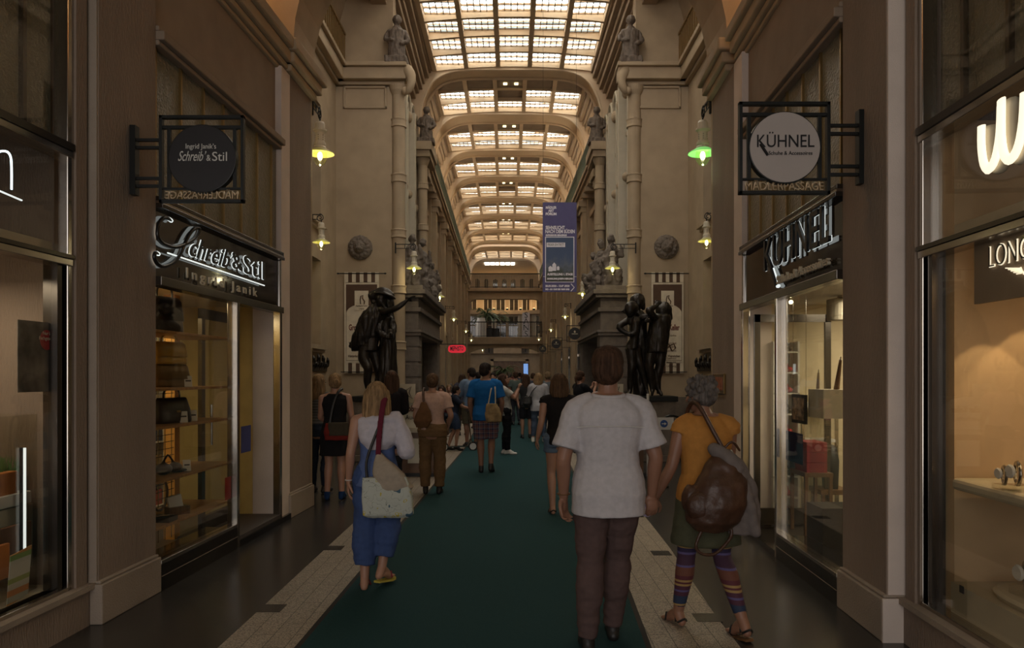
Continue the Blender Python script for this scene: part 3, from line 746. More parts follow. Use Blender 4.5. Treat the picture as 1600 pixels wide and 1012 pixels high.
for i, x in enumerate((-4.2,-3.0,-1.55,-.35,.9,2.1,3.4)):
    r = thing('window_%d' % (70+i), 'upper rotunda window', 'window', (cr+x, YR+.8, 7.8), kind='structure')
    yy = YR+1.2*(1-(x/5.5)**2)-.03
    MB().box(cr+x-.38, cr+x+.38, yy-.02, yy+.02, 7.7, 9.1).build('pane', M['sign_glass'], r)
    mb = MB(); mb.box(cr+x-.45, cr+x-.38, yy-.06, yy+.02, 7.7, 9.2); mb.box(cr+x+.38, cr+x+.45, yy-.06, yy+.02, 7.7, 9.2); mb.box(cr+x-.03, cr+x+.03, yy-.05, yy, 7.7, 9.1); mb.build('frame', M['cream'], r)
    r = thing('window_%d' % (80+i), 'middle rotunda window', 'window', (cr+x, YR+.8, 4.3), kind='structure')
    MB().box(cr+x-.5, cr+x+.5, yy-.02, yy+.02, 4.4, 7.1).build('pane', M['sign_glass'], r)
    mb = MB(); mb.box(cr+x-.03, cr+x+.03, yy-.05, yy, 4.4, 7.1); mb.box(cr+x-.5, cr+x+.5, yy-.05, yy, 6.2, 6.3); mb.build('frame', M['plaster'], r)
up = emit('uplight_lens', (1, .75, .4), 12)
for i, x in enumerate((-2.3, -.95, .28, 1.5, 2.75)):
    yy = YR-.1
    l = thing('uplight', 'small round uplight on the rotunda ledge, number %s from the left' % ('one','two','three','four','five')[i], 'lamp', (cr+x, yy, 7.6), group='uplights on the rotunda ledge')
    l['label'] = ('leftmost','second from left','middle','second from right','rightmost')[i]+' small uplight glowing on the rotunda ledge'
    MB().lathe([(.10,0),(.12,.14),(.10,.16)], (0,0,0), 10).build('housing', M['iron'], l, local=True)
    MB().lathe([(.09,.161),(.09,.17)], (0,0,0), 10).build('lens', up, l, local=True)
    s = bpy.data.lights.new('uplight_beam', 'POINT'); s.energy = 22; s.color = (1,.66,.32); s.shadow_soft_size = .1
    so = link(bpy.data.objects.new('uplight_beam', s)); so.location = (cr+x, yy+.2, 8.0)
for i, x in enumerate((-3.6,-2.3,-.95,1.5,2.75)):
    yy = YR+1.2*(1-(x/5.5)**2)-.1
    c = thing('window_pier_%d' % i, 'rotunda pilaster', 'pilaster', (cr+x, yy, 4.2), kind='structure')
    mb = MB(); mb.box(-.22,.22,-.12,.15,0,3.1)
    for z in (.5,1.0,1.5,2.0,2.5): mb.box(-.26,.26,-.16,.15,z,z+.3)
    mb.build('shaft', M['cream'], c, local=True)
for i in range(9):
    x = -3.4+.85*i; yy = YR+1.2*(1-(x/5.5)**2)-.03; r = thing('window_%d' % (90+i), 'small arched gallery window', 'window', (cr+x, yy, 9.6), kind='structure')
    MB().prism([(-.22,0),(.22,0),(.22,.8)]+[(.22*math.cos(PI*k/6), .8+.22*math.sin(PI*k/6)) for k in range(1,6)]+[(-.22,.8)], lambda p: (p[0],0,p[1]), lambda p: (p[0],.04,p[1])).build('pane', M['sign_glass'], r, local=True)
# rotunda ground floor: doorway, door, dark shop zone
mb = MB(); mb.box(cr-1.0, cr+2.0, YR+.95, YR+1.05, 0, 2.9); mb.build('door_1', M['wood_dark'], kind='structure')
mb = MB(); mb.box(cr-1.25, cr-1.0, YR+.7, YR+1.1, 0, 3.1); mb.box(cr+2.0, cr+2.25, YR+.7, YR+1.1, 0, 3.1); mb.box(cr-1.25, cr+2.25, YR+.7, YR+1.1, 2.9, 3.2); mb.build('trim_door', M['plaster'], kind='structure')
# ---------------------------------------------------------------- lettering
def basis(xa, up): xa = Vector(xa).normalized(); up = Vector(up).normalized(); return Matrix((xa, up, xa.cross(up))).transposed()
FACE = basis((1,0,0),(0,0,1))           # towards the street
BACK = basis((-1,0,0),(0,0,1))
LWALL = basis((.0458,1,0),(0,0,1)); RWALL = basis((-.044,-1,0),(0,0,1))
def lettering(name, body, loc, Mx, size, m, parent=None, width=None, align='CENTER', ext=.002, off=0.0, shear=0.0, sx=1.0, spacing=1.0, line=1.0, height=None):
    cu = bpy.data.curves.new('t', 'FONT'); cu.body = body; cu.size = size*1.4; cu.align_x = align; cu.align_y = 'BOTTOM_BASELINE'
    cu.extrude = ext; cu.offset = off; cu.shear = shear; cu.space_character = spacing; cu.space_line = line; cu.resolution_u = 4
    ob = bpy.data.objects.new('t', cu); link(ob)
    me = bpy.data.meshes.new_from_object(ob.evaluated_get(bpy.context.evaluated_depsgraph_get()))
    bpy.data.objects.remove(ob); bpy.data.curves.remove(cu)
    xs = [v.co.x for v in me.vertices]; ys = [v.co.y for v in me.vertices]; k = sx
    if width: k = width/(max(xs)-min(xs))
    ky = 1.0
    if height: ky = height/(max(ys)-min(ys))
    o0 = wloc(parent) if parent is not None else Vector(loc)
    for v in me.vertices:
        v.co = Mx@Vector((v.co.x*k, v.co.y*ky, v.co.z))+Vector(loc)-o0
    o = bpy.data.objects.new(name, me); link(o); me.materials.append(m)
    if parent is not None: o.parent = parent
    else: o.location = loc
    return o
def wallpt(side, u, v, d=0.0):
    a, b = (-2.665-.0458*5.614-d, .0458) if side < 0 else (2.31-.044*5.24+d, .044)
    Y = a/((u-800)/F-b); return Vector((a+b*Y, Y, EYE-(v-HZ)/F*Y))

def yat(side, u, d): return wallpt(side, u, 585, d).y
def zat(side, u, v, d): return wallpt(side, u, v, d).z
# fascia sign of the left shop
sg = thing('fascia_lettering', 'white-edged script lettering Schreib & Stil on the dark fascia of the left shop', 'shop sign', wallpt(-1, 330, 440, .02))
s_pts = [(268,345),(262,341),(255,341),(248,350),(246,366),(250,376),(260,383),(275,386),(292,380),(304,372),(311,362),(311,357),(304,357),(296,366),(288,382),(281,398),(270,410),(256,416),(246,412),(241,402),(243,395),(248,397)]
P = [wallpt(-1, u, v, .026) for u, v in s_pts]; P2 = [wallpt(-1, u, v, .012) for u, v in s_pts]
MB().tube(P, .016, 6, sub=4).build('halo', M['halo'], sg, smooth=True)
MB().tube(P2, [.006]+[.016]*(len(P2)-2)+[.006], 6, sub=4).build('script_initial', M['letter_black'], sg, smooth=True)
def wl_text(par, side, body, u0, v0, u1, h, m_f, m_h, shear=0.0, off=.004, line_v=None, ang=None):
    a, b = wallpt(side, u0, v0, .02), wallpt(side, u1, v0, .02)
    wd = abs(b.y-a.y); Mx = LWALL if side < 0 else RWALL; n = Mx@Vector((0,0,1))
    c = (a+b)/2; c.z = a.z
    if m_h: lettering('halo', body, c-n*.006, Mx, h, m_h, par, width=wd*1.01, ext=.001, off=off*(.55 if side > 0 else 1.0), shear=shear)
    lettering('letters', body, c+n*.006, Mx, h, m_f, par, width=wd, ext=(.012 if side > 0 else .005), off=.001, shear=shear)
wl_text(sg, -1, 'chreib\u2019', 291, 397, 362, .17, M['letter_black'], M['halo'], .45)
wl_text(sg, -1, '&', 362, 418, 377, .14, M['letter_black'], M['halo'])
wl_text(sg, -1, 'Stil', 381, 426, 413, .185, M['letter_black'], M['halo'])
a, b = wallpt(-1, 262, 395, .02), wallpt(-1, 413, 446, .02)
MB().tube([a, b], .006, 6).build('underline', M['halo'], sg)
wl_text(sg, -1, 'I n g r i d   J a n i k', 289, 433, 400, .085, M['lampwhite'], None)
# fascia sign of the right shop
sg = thing('fascia_lettering', 'white-edged block lettering K\u00dcHNEL on the dark fascia of the right shop', 'shop sign', wallpt(1, 1240, 440, .02))
wl_text(sg, 1, 'K\u00dcHNEL', 1195, 424, 1297, .295, M['letter_black'], M['halo'], off=.006)
a, b = wallpt(1, 1200, 404, .012), wallpt(1, 1213, 446, .012)
MB().tube([a, b], .018, 6).build('long_leg', M['letter_black'], sg)
a, b = wallpt(1, 1201, 404, .03), wallpt(1, 1216, 447, .03); MB().tube([a, b], .022, 6).build('halo', M['halo'], sg)
wl_text(sg, 1, 'Schuhe & Accessoires', 1216, 444, 1297, .075, M['cream'], None)
# big letter w of the next shop on the right, neon stroke of the next shop on the left
a = wallpt(1, 1553, 190, .1); Yw = a.y
t = thing('glowing_letter', 'thick glowing cream letter w at the right edge of the picture', 'shop sign', a)
def wpt(side, du, z, d=.1): y = Yw-du; return Vector(((WR(y, d) if side > 0 else WL(y, d)), y, z))
zz = a.z
st = [(0,zz-.02),(0.0,zz-.12),(.02,zz-.21),(.06,zz-.245),(.11,zz-.21),(.145,zz-.10),(.155,zz+.05)]
MB().tube([wpt(1,p[0],p[1],.04) for p in st]+[wpt(1,.155,zz-.12,.04), wpt(1,.18,zz-.22,.04), wpt(1,.23,zz-.245,.04), wpt(1,.28,zz-.20,.04), wpt(1,.31,zz-.1,.04), wpt(1,.32,zz+.02,.04)], .026, 8, sub=3, flat=((1,0,0),.5)).build('face', M['warm_sign'], t, smooth=True)
MB().tube([wpt(1,p[0],p[1],.09) for p in st]+[wpt(1,.155,zz-.12,.09), wpt(1,.18,zz-.22,.09), wpt(1,.23,zz-.245,.09), wpt(1,.28,zz-.20,.09), wpt(1,.31,zz-.1,.09), wpt(1,.32,zz+.02,.09)], .027, 8, sub=3).build('body', M['cream'], t, smooth=True)
p0 = wallpt(-1, 16, 300, .08)
t = thing('neon_lettering', 'bluish white neon stroke lettering at the left edge of the picture', 'shop sign', p0)
P = [wallpt(-1, u, v, .08) for u, v in ((18,296),(18,262),(16,243),(8,236),(-6,240),(-14,262),(-14,300))]
MB().tube(P, .006, 6, sub=3).build('tube', emit('neon_blue', (.75,.95,1), 3.0), t, smooth=True)
P = [wallpt(-1, u, v, .08) for u, v in ((-20,290),(34,313))]; MB().tube(P, .005, 6).build('tube', M['halo'], t)
# lettering on the right display window
a = Vector((WR(3.8,.2), 3.83, 0))
t = thing('window_lettering', 'pale serif lettering LONGINES with small winged emblem on the dark pelmet in the right window', 'shop sign', (a.x, 3.6, 2.2))
lettering('letters', 'LONGINES', (WR(3.55,.235), 3.55, 2.205), RWALL, .115, M['warm_sign'], t, width=.56, ext=.002)
lettering('letters', 'LONGINES', (WR(3.55,.228), 3.55, 2.205), RWALL, .115, M['letter_black'], t, width=.55, ext=.002, off=-.0035)
mb = MB()
for s_ in (-1, 1):
    for k in range(5):
        mb.tube([(WR(3.55,.232), 3.55+s_*.015, 2.165-.006*k), (WR(3.55,.232), 3.55+s_*(.13-.02*k), 2.182-.010*k)], .003, 5)
mb.tube([(WR(3.55,.232),3.57,2.17),(WR(3.55,.232),3.55,2.135),(WR(3.55,.232),3.53,2.17)], .004, 5)
mb.build('winged_emblem', M['warm_sign'], t)
MB().wbox(WR, .245, .27, 1.2, 3.98, 2.03, 2.36).build('pelmet', M['plaster_dark'], t)

# hanging signs on the near piers
def blade(u0, v0, u1, v1, uc, vc, rpx, Y, plate_u, pv0, pv1, label, disc_m, mirror, txt):
    a, b = px(u0, v1, Y), px(u1, v0, Y); r = thing('hanging_sign', label, 'sign', (px(uc, v1, Y)[0], Y, a[2]))
    x0, x1, z0, z1 = a[0], b[0], a[2], b[2]; t = .022
    mb = MB()
    mb.box(x0, x1, Y-.02, Y+.02, z1-t, z1); mb.box(x0, x1, Y-.02, Y+.02, z0, z0+t); mb.box(x0, x0+t, Y-.02, Y+.02, z0, z1); mb.box(x1-t, x1, Y-.02, Y+.02, z0, z1)
    mb.box(x0+t, x1-t, Y-.015, Y+.015, z1-.095, z1-.072); mb.box(x0+t, x1-t, Y-.015, Y+.015, z0+.095, z0+.108)
    mb.box(x0+.055, x0+.08, Y-.012, Y+.012, z0+.1, z1-.08); mb.box(x1-.08, x1-.055, Y-.012, Y+.012, z0+.1, z1-.08)
    mb.build('frame', M['iron'], r, bevel=.002)
    pu = px(plate_u, pv0, Y)[0]; za, zb = px(0, pv1, Y)[2], px(0, pv0, Y)[2]
    mb = MB(); mb.box(pu-.02, pu+.02, Y-.03, Y+.03, za, zb)
    xe = x0 if pu < x0 else x1
    for z in (zb-.10, zb-.155, za+.12, za+.065): mb.box(min(pu,xe), max(pu,xe), Y-.012, Y+.012, z-.010, z+.010)
    mb.build('wall_bracket', M['iron'], r)
    c = px(uc, vc, Y); R = rpx/F*Y
    Mr = Matrix.Rotation(PI/2, 3, 'X')
    MB().lathe([(R,-.03),(R,.03)], (c[0], Y, c[2]), 48, Mr).build('disc', disc_m, r, smooth=False)
    MB().lathe([(R-.002,-.028),(R+.006,-.026),(R+.006,.026),(R-.002,.028)], (c[0], Y, c[2]), 48, Mr).build('disc_rim', M['iron'], r)
    for (body, dx, dz, w, h, m, sh) in txt:
        lettering('disc_lettering', body, (c[0]+dx, Y-.034, c[2]+dz), FACE, h, m, r, width=w, shear=sh)
    lettering('arcade_name', 'M\u00c4DLERPASSAGE', ((x0+x1)/2, Y, z0+.030), BACK if mirror else FACE, .055, M['gold_letter'], r, width=(x1-x0)*.86, ext=.008)
    return r, c, R
disc_black = mat('disc_black', (.010,.008,.009), .45); disc_pale = mat('disc_pale', (.42,.37,.345), .5, var=.03)
blade(250, 181, 382, 317, 318, 249, 51.5, 5.26, 210, 197, 305, 'square iron hanging sign with a black disc on the left pier', disc_black, True,
      [('Ingrid Janik\u2019s', -.005, .067, .215, .036, M['white'], 0), ('Schreib\u2019', -.075, -.02, .20, .072, M['white'], .45), ('&', .050, -.02, .03, .045, M['white'], 0), ('Stil', .13, -.02, .105, .066, M['white'], 0)])
r_, c_, R_ = blade(1154, 160, 1296, 304, 1224, 232, 54.5, 4.92, 1344, 173, 288, 'square iron hanging sign with a pale grey disc on the right pier', disc_pale, False,
      [('K\u00dcHNEL', .0, .0, .38, .085, M['letter_black'], 0), ('Schuhe & Accessoires', .035, -.052, .29, .026, M['letter_black'], 0)])
MB().tube([(c_[0]-.165, 4.885, c_[2]+.02), (c_[0]-.115, 4.885, c_[2]-.055)], .010, 6).build('long_leg', M['letter_black'], r_)

# ---------------------------------------------------------------- lamps
def lamp(x, y, z, dirv, arm, label, sc=1.0, green=False, power=4, detail=16):
    """z = hanging point; dirv = unit vector from wall to lamp"""
    r = thing('bracket_lamp', label, 'lamp', (x, y, z), group='enamelled bracket lamps along the arcade')
    r.scale = (1,1,1); d = Vector(dirv); S = sc
    mb = MB(); w = -d*arm
    mb.tube([w+Vector((0,0,.12)), d*.0+Vector((0,0,.12))], .010*S, 6); mb.tube([w+Vector((0,0,.03)), d*(-arm*.25)+Vector((0,0,.03))], .008*S, 6)
    mb.tube([w+Vector((0,0,-.08)), w+Vector((0,0,.16))], .016*S, 6)
    mb.tube([w*.5+Vector((0,0,.03)), w*.5+Vector((0,0,.12))], .007*S, 6)
    sp = []
    for k in range(22):
        a = k/21*PI*3.1; q = .075*S*(1-k/30)
        sp.append(Vector((0,0,.06))+d*(-.03+q*math.sin(a))+Vector((0,0,q*math.cos(a)-.0)))
    mb.tube(sp, .009*S, 6); mb.tube([(0,0,.03),(0,0,-.05*S)], .010*S, 6)
    mb.build('iron_bracket', M['iron'], r, local=True)
    bd_ = MB().lathe([(.02*S,-.03*S),(.045*S,-.035*S),(.058*S,-.06*S),(.060*S,-.12*S),(.080*S,-.125*S),(.082*S,-.145*S),(.060*S,-.16*S),(.054*S,-.17*S),(.056*S,-.27*S),(.068*S,-.28*S),(.074*S,-.31*S),(.066*S,-.325*S),(.078*S,-.345*S),(.078*S,-.36*S)], (0,0,0), detail).build('body', M['lampwhite'], r, local=True, smooth=False)
    MB().lathe([(.078*S,-.355*S),(.165*S,-.405*S),(.17*S,-.415*S),(.160*S,-.412*S),(.072*S,-.372*S)], (0,0,0), detail+4).build('shade', M['shade_g'] if green else M['shade_y'], r, local=True, smooth=True)
    gb_ = MB().lathe([(.070*S,-.37*S),(.084*S,-.43*S),(.076*S,-.49*S),(.045*S,-.54*S),(.005*S,-.56*S)], (0,0,0), detail).build('globe', M['lampglass'], r, local=True, smooth=True)
    MB().ball((0,0,-.44*S), (.030*S,.030*S,.05*S), 10, 8).build('bulb', M['bulb'], gb_, local=True, smooth=True)
    hm = MB()
    if detail > 12:
        for zz2 in (-.20, -.225, -.25):
            for a in range(6):
                an = a*PI/3+.4; hm.ball((.054*S*math.cos(an), .054*S*math.sin(an), zz2*S), (.006,.006,.006), 6, 4)
        hm.build('vent_holes', M['black'], bd_, local=True)
    L = bpy.data.lights.new('lamp_light', 'POINT'); L.energy = power; L.color = (1, .85, .5) if not green else (.9, 1, .6); L.shadow_soft_size = .06
    lo = link(bpy.data.objects.new('lamp_light', L)); lo.parent = r; lo.location = (0, 0, -.62*S)
    return r
def lpx(u, v, Y): return px(u, v, Y)
x, y, z = px(500, 186, 9.8); lamp(x, y, z, (0,1,0), .38, 'large white lamp hanging behind the left far pier, the nearest lamp on the left', 1.12, power=10)
x, y, z = px(1098, 184, 9.8); lamp(x, y, z, (0,1,0), .38, 'large lamp with a bright green glowing shade behind the right far pier', 1.15, green=True, power=5)
x, y, z = px(502, 345, 14.0); lamp(x, y, z, (1,0,0), .32, 'white lamp low on the left side wall of the crossing, under the nearest left lamp', 1.0)
x, y, z = px(1104, 343, 14.0); lamp(x, y, z, (-1,0,0), .26, 'white lamp low on the right side wall of the crossing, under the green lamp', 1.0)
names = ['', '']
for (Y, lu, lv, ru, rv, w) in ((16.3,647,390,957,390,'at the corner column'),(22.9,687,443,910,438,'on the first hall pilaster'),(31,709,483,883,479,'second from the front in the long hall'),(39.5,728,505,861,503,'third in the long hall'),(47.8,736.5,521,842,520,'last before the bridge')):
    x, y, z = px(lu, lv, Y); lamp(x, y, z, (1,0,0), abs(x-(HL(Y) if Y > 20 else -2.56))+.02, 'lamp %s, left side' % w, power=3, detail=12 if Y > 20 else 16)
    x, y, z = px(ru, rv, Y); lamp(x, y, z, (-1,0,0), abs((HR(Y) if Y > 20 else 2.72)-x)+.02, 'lamp %s, right side' % w, power=3, detail=12 if Y > 20 else 16)
for (u, s_) in ((754,'left'),(826,'right')):
    x, y, z = px(u, 538, 56); lamp(x, y, z, (1 if u < 800 else -1,0,0), .5, 'tiny distant lamp beyond the bridge, %s side' % s_, power=4, detail=10)

# ---------------------------------------------------------------- banners
def wall_banner(u0, u1, side):
    Y = YF-.07; a, b = px(u0, 583, Y), px(u1, 425, Y); x0, x1, z0, z1 = a[0], b[0], a[2], b[2]; w = x1-x0; h = z1-z0; c = (x0+x1)/2
    r = thing('wall_banner', 'long cream and brown Gro\u00dfer Keller cloth banner on the %s facing wall' % side, 'banner', (c, Y, z0), group=None)
    B = M['brownb'] if 'brownb' in M else M.setdefault('brownb', mat('brownb', (.085,.045,.025), .8)); K = M['creamb'] if 'creamb' in M else M.setdefault('creamb', mat('creamb', (.62,.54,.41), .8))
    mb = MB(); mb.box(x0, x1, Y, Y+.012, z0+.24*h/2.3, z1-.24*h/2.3)
    n = 5
    for k in range(n): xa = x0+w*k/ (n-.0); xa = x0+(w-w/9)*k/4
    for k in range(5):
        xa = x0+(w-w/9)*k/4
        mb.box(xa, xa+w/9, Y, Y+.012, z1-.25*h/2.3, z1); mb.box(xa, xa+w/9, Y, Y+.012, z0, z0+.25*h/2.3)
    mb.build('cloth', K, r)
    mb = MB(); zt = z1-.28*h/2.3
    hd = [(x0+.05*w, zt-.66), (x0+.05*w, zt), (x1-.05*w, zt), (x1-.05*w, zt-.66)]+[(c+.45*w*math.cos(PI*k/10), zt-.66+.22*math.sin(PI*k/10)) for k in range(1,10)]
    mb.prism(hd, lambda p: (p[0],Y-.005,p[1]), lambda p: (p[0],Y,p[1]))
    for k in range(4):
        xa = x0+w/9+(w-w/9)*k/4
        mb.box(xa, xa+w*.11, Y+.003, Y+.010, z1-.22*h/2.3, z1-.01); mb.box(xa, xa+w*.11, Y+.003, Y+.010, z0+.01, z0+.22*h/2.3)
    for (xa, xb, za, zb) in ((x0+.05*w, x0+.06*w, z0+.28, zt-.6), (x1-.06*w, x1-.05*w, z0+.28, zt-.6), (x0+.05*w, x1-.05*w, z0+.28, z0+.29)): mb.box(xa, xb, Y-.003, Y, za, zb)
    mb.build('brown_field', B, r)
    mb = MB(); mb.box(c-.2*w, c+.2*w, Y-.010, Y-.005, zt-.58, zt-.14); mb.build('emblem_card', K, r)
    mb = MB(); e = zt-.36
    mb.tube([(c-.02,Y-.014,e-.08),(c-.03,Y-.014,e+.02),(c-.01,Y-.014,e+.10),(c+.03,Y-.014,e+.12),(c+.02,Y-.014,e+.05),(c+.07,Y-.014,e-.02),(c+.06,Y-.014,e-.08)], .012, 5); mb.build('emblem', B, r)
    lettering('letters', 'Auerbachs Keller', (c, Y-.012, zt-.50), FACE, .05, B, r, width=.34*w, ext=.001)
    lettering('letters', 'Leipzig', (c, Y-.012, zt-.56), FACE, .05, B, r, width=.15*w, ext=.001)
    lettering('letters', 'Gro\u00dfer Keller', (c, Y-.004, zt-1.02), FACE, .13, M['dkred'] if 'dkred' in M else M.setdefault('dkred', mat('dkred', (.12,.02,.015), .8)), r, width=.74*w, ext=.002, off=.005)
    for q, t_ in enumerate(('Sch\u00e4nke', '', 'K\u00fcche', 'Weine', 'Sachsens', '', 'Gasthaus', 'seit', 'Leipzig')):
        if t_: lettering('letters', t_, (c+.12*w, Y-.003, zt-1.16-.085*q), FACE, .048, B, r, width=.30*w, ext=.001)
    mb = MB()
    mb.tube([(c-.05,Y-.006,z0+.50),(c+.05,Y-.006,z0+.62),(c+.14,Y-.006,z0+.66),(c+.18,Y-.006,z0+.56),(c+.1,Y-.006,z0+.5),(c+.02,Y-.006,z0+.66)], .014, 5); mb.build('vine_drawing', B, r)
    lettering('letters', 'Historische Weinstuben', (c, Y-.003, z0+.36), FACE, .055, B, r, width=.78*w, ext=.001, off=.002)
    mb = MB(); mb.tube([(x0-.14, Y-.0, z1-.03), (x1+.14, Y-.0, z1-.03)], .012, 6)
    for xx in (x0-.14, x1+.14): mb.ball((xx, Y, z1-.03), (.03,.02,.02), 8, 6)
    mb.tube([(x0-.08, Y, z0+.03), (x1+.08, Y, z0+.03)], .010, 6)
    mb.build('rod', M['iron'], r)
wall_banner(538, 592, 'left'); wall_banner(1018, 1068, 'right')

Y = 18.0; x0, x1 = px(848,0,Y)[0], px(901,0,Y)[0]; z0, z1 = px(0,456,Y)[2], px(0,316,Y)[2]; c = (x0+x1)/2; w = x1-x0
r = thing('hanging_banner', 'tall violet exhibition banner hanging free in the middle right of the arcade', 'banner', (c, Y, z0))
violet = mat('violet', (.095,.085,.20), .8, var=.05)
MB().box(x0, x1, Y, Y+.015, z0, z1).build('cloth', violet, r)
MB().tube([(x0+.01,Y,z1),(x0+.01,Y,10.95)], .003, 5).build('wire', M['iron'], r); MB().tube([(x1-.01,Y,z1),(x1-.01,Y,10.95)], .003, 5).build('wire', M['iron'], r)
vl = mat('violet_letter', (.80,.76,.82), .7)
for (b_, v, h, uc, wd) in (('M\u00c4DLER',326,.08,861,17),('ART',331,.08,861,9),('FORUM',336,.08,861,17),('SEHNSUCHT',358,.11,867.5,30),('NACH DEM S\u00dcDEN',364,.11,875,46),('EXPRESSIVER REALISMUS',368.5,.05,869,33),
    ('AUSSTELLUNG 1. ETAGE',430,.07,875,40),('SAMMLUNG JOSEPH HIERLING',436.5,.05,875,40),('20.03.2020 - 13.09.2020',448,.06,871,38),('MO - SO 10:00 BIS 18:00 UHR',453,.05,871,38)):
    p = px(uc, v, Y); lettering('letters', b_, (p[0], Y-(.012 if 420 < v < 440 else .004), p[2]), FACE, h*.75, vl, r, width=wd/F*Y, ext=.001, off=.004)
def painting():
    m, nt, b = _new('landscape_print'); N, L = nt.nodes, nt.links
    tc = N.new('ShaderNodeTexCoord'); nz = N.new('ShaderNodeTexNoise'); nz.inputs['Scale'].default_value = 5; nz.inputs['Detail'].default_value = 6; L.new(tc.outputs['Object'], nz.inputs[0])
    sp = N.new('ShaderNodeSeparateXYZ'); L.new(tc.outputs['Object'], sp.inputs[0])
    ma = N.new('ShaderNodeMath'); ma.operation = 'MULTIPLY_ADD'; ma.inputs[1].default_value = .85; L.new(sp.outputs[2], ma.inputs[0])
    m2 = N.new('ShaderNodeMath'); m2.operation = 'MULTIPLY_ADD'; m2.inputs[1].default_value = .5; m2.inputs[2].default_value = -.18; L.new(nz.outputs['Fac'], m2.inputs[0]); L.new(m2.outputs[0], ma.inputs[2])
    rp = N.new('ShaderNodeValToRGB'); e = rp.color_ramp.elements
    e[0].position = 0; e[0].color = (.012,.014,.012,1); e[1].position = 1; e[1].color = (.04,.07,.15,1)
    for p, c in ((.28,(.07,.06,.045,1)),(.36,(.035,.045,.03,1)),(.5,(.05,.06,.045,1)),(.62,(.10,.12,.17,1)),(.78,(.05,.08,.16,1))):
        q = e.new(p); q.color = c
    L.new(ma.outputs[0], rp.inputs[0]); L.new(rp.outputs[0], b.inputs['Base Color']); return m
a, b = px(853, 430, Y), px(896, 371, Y)
MB().box(a[0]-.02, b[0]+.02, Y-.004, Y, px(0,441,Y)[2], b[2]+.02).build('picture_border', vl, r)
MB().box(a[0], b[0], Y-.007, Y-.004, px(0,440,Y)[2], b[2]).build('picture', painting(), r)
mb = MB()
for (u, v, ww, hh) in ((857,420,6,8),(863,417,6,12),(870,419,4,6)):
    p = px(u, v, Y); q = ww/F*Y; k = hh/F*Y; mb.prism([(p[0],p[2]-k*.5),(p[0]+q,p[2]-k*.5),(p[0]+q,p[2]+k*.3),(p[0]+q/2,p[2]+k*.6),(p[0],p[2]+k*.3)], lambda s_: (s_[0],Y-.010,s_[1]), lambda s_: (s_[0],Y-.007,s_[1]))
mb.build('printed_houses', vl, r)
a, b = px(854, 386, Y), px(883, 379, Y); MB().box(a[0], b[0], Y-.012, Y-.008, a[2], b[2]).build('printed_label', vl, r)
lettering('letters', 'FREIER EINTRITT', ((a[0]+b[0])/2, Y-.014, a[2]+.03), FACE, .06, M['letter_black'], r, width=.4, ext=.001)
p = px(894, 449, Y); MB().tube([(p[0]-.03,Y-.006,p[2]+.09),(p[0]+.05,Y-.006,p[2]),(p[0]-.03,Y-.006,p[2]-.09)], .013, 5).build('arrow', vl, r)
MB().box(x0, x1, Y-.004, Y, px(0,432.4,Y)[2], px(0,431.8,Y)[2]).build('rule', vl, r)

# ---------------------------------------------------------------- medallions, stone portals, carved figures
def lion():
    mb = MB(); mb.lathe([(.27,0),(.28,.03),(.25,.06),(.2,.08)], (0,0,0), 28, Matrix.Rotation(PI/2,3,'X'))
    mb.ball((0,-.10,0), (.13,.12,.15)); mb.ball((0,-.20,-.04), (.06,.06,.05)); mb.ball((0,-.16,-.10), (.05,.05,.03))
    for s_ in (-1,1):
        mb.ball((s_*.055,-.185,.045), (.03,.03,.02)); mb.ball((s_*.11,-.12,.12), (.04,.03,.04)); mb.ball((s_*.05,-.17,-.06), (.04,.04,.03))
    for k in range(14):
        a = k*2*PI/14; mb.ball((.18*math.cos(a),-.08,.18*math.sin(a)), (.055,.05,.055)); mb.ball((.23*math.cos(a+.2),-.04,.23*math.sin(a+.2)), (.045,.04,.045))
    return bake(mb, .012, 2, fold=.01, fs=(30,30,30))
lm = lion()
for u, v, s_ in ((563,387,'left'),(1041,386,'right')):
    o = mobj('lion_medallion', lm, M['stone'], label='round carved lion head medallion on the %s facing wall' % s_, cat='relief'); p = px(u, v, YF); o.location = (p[0], YF, p[2])
    if s_ == 'right': pass
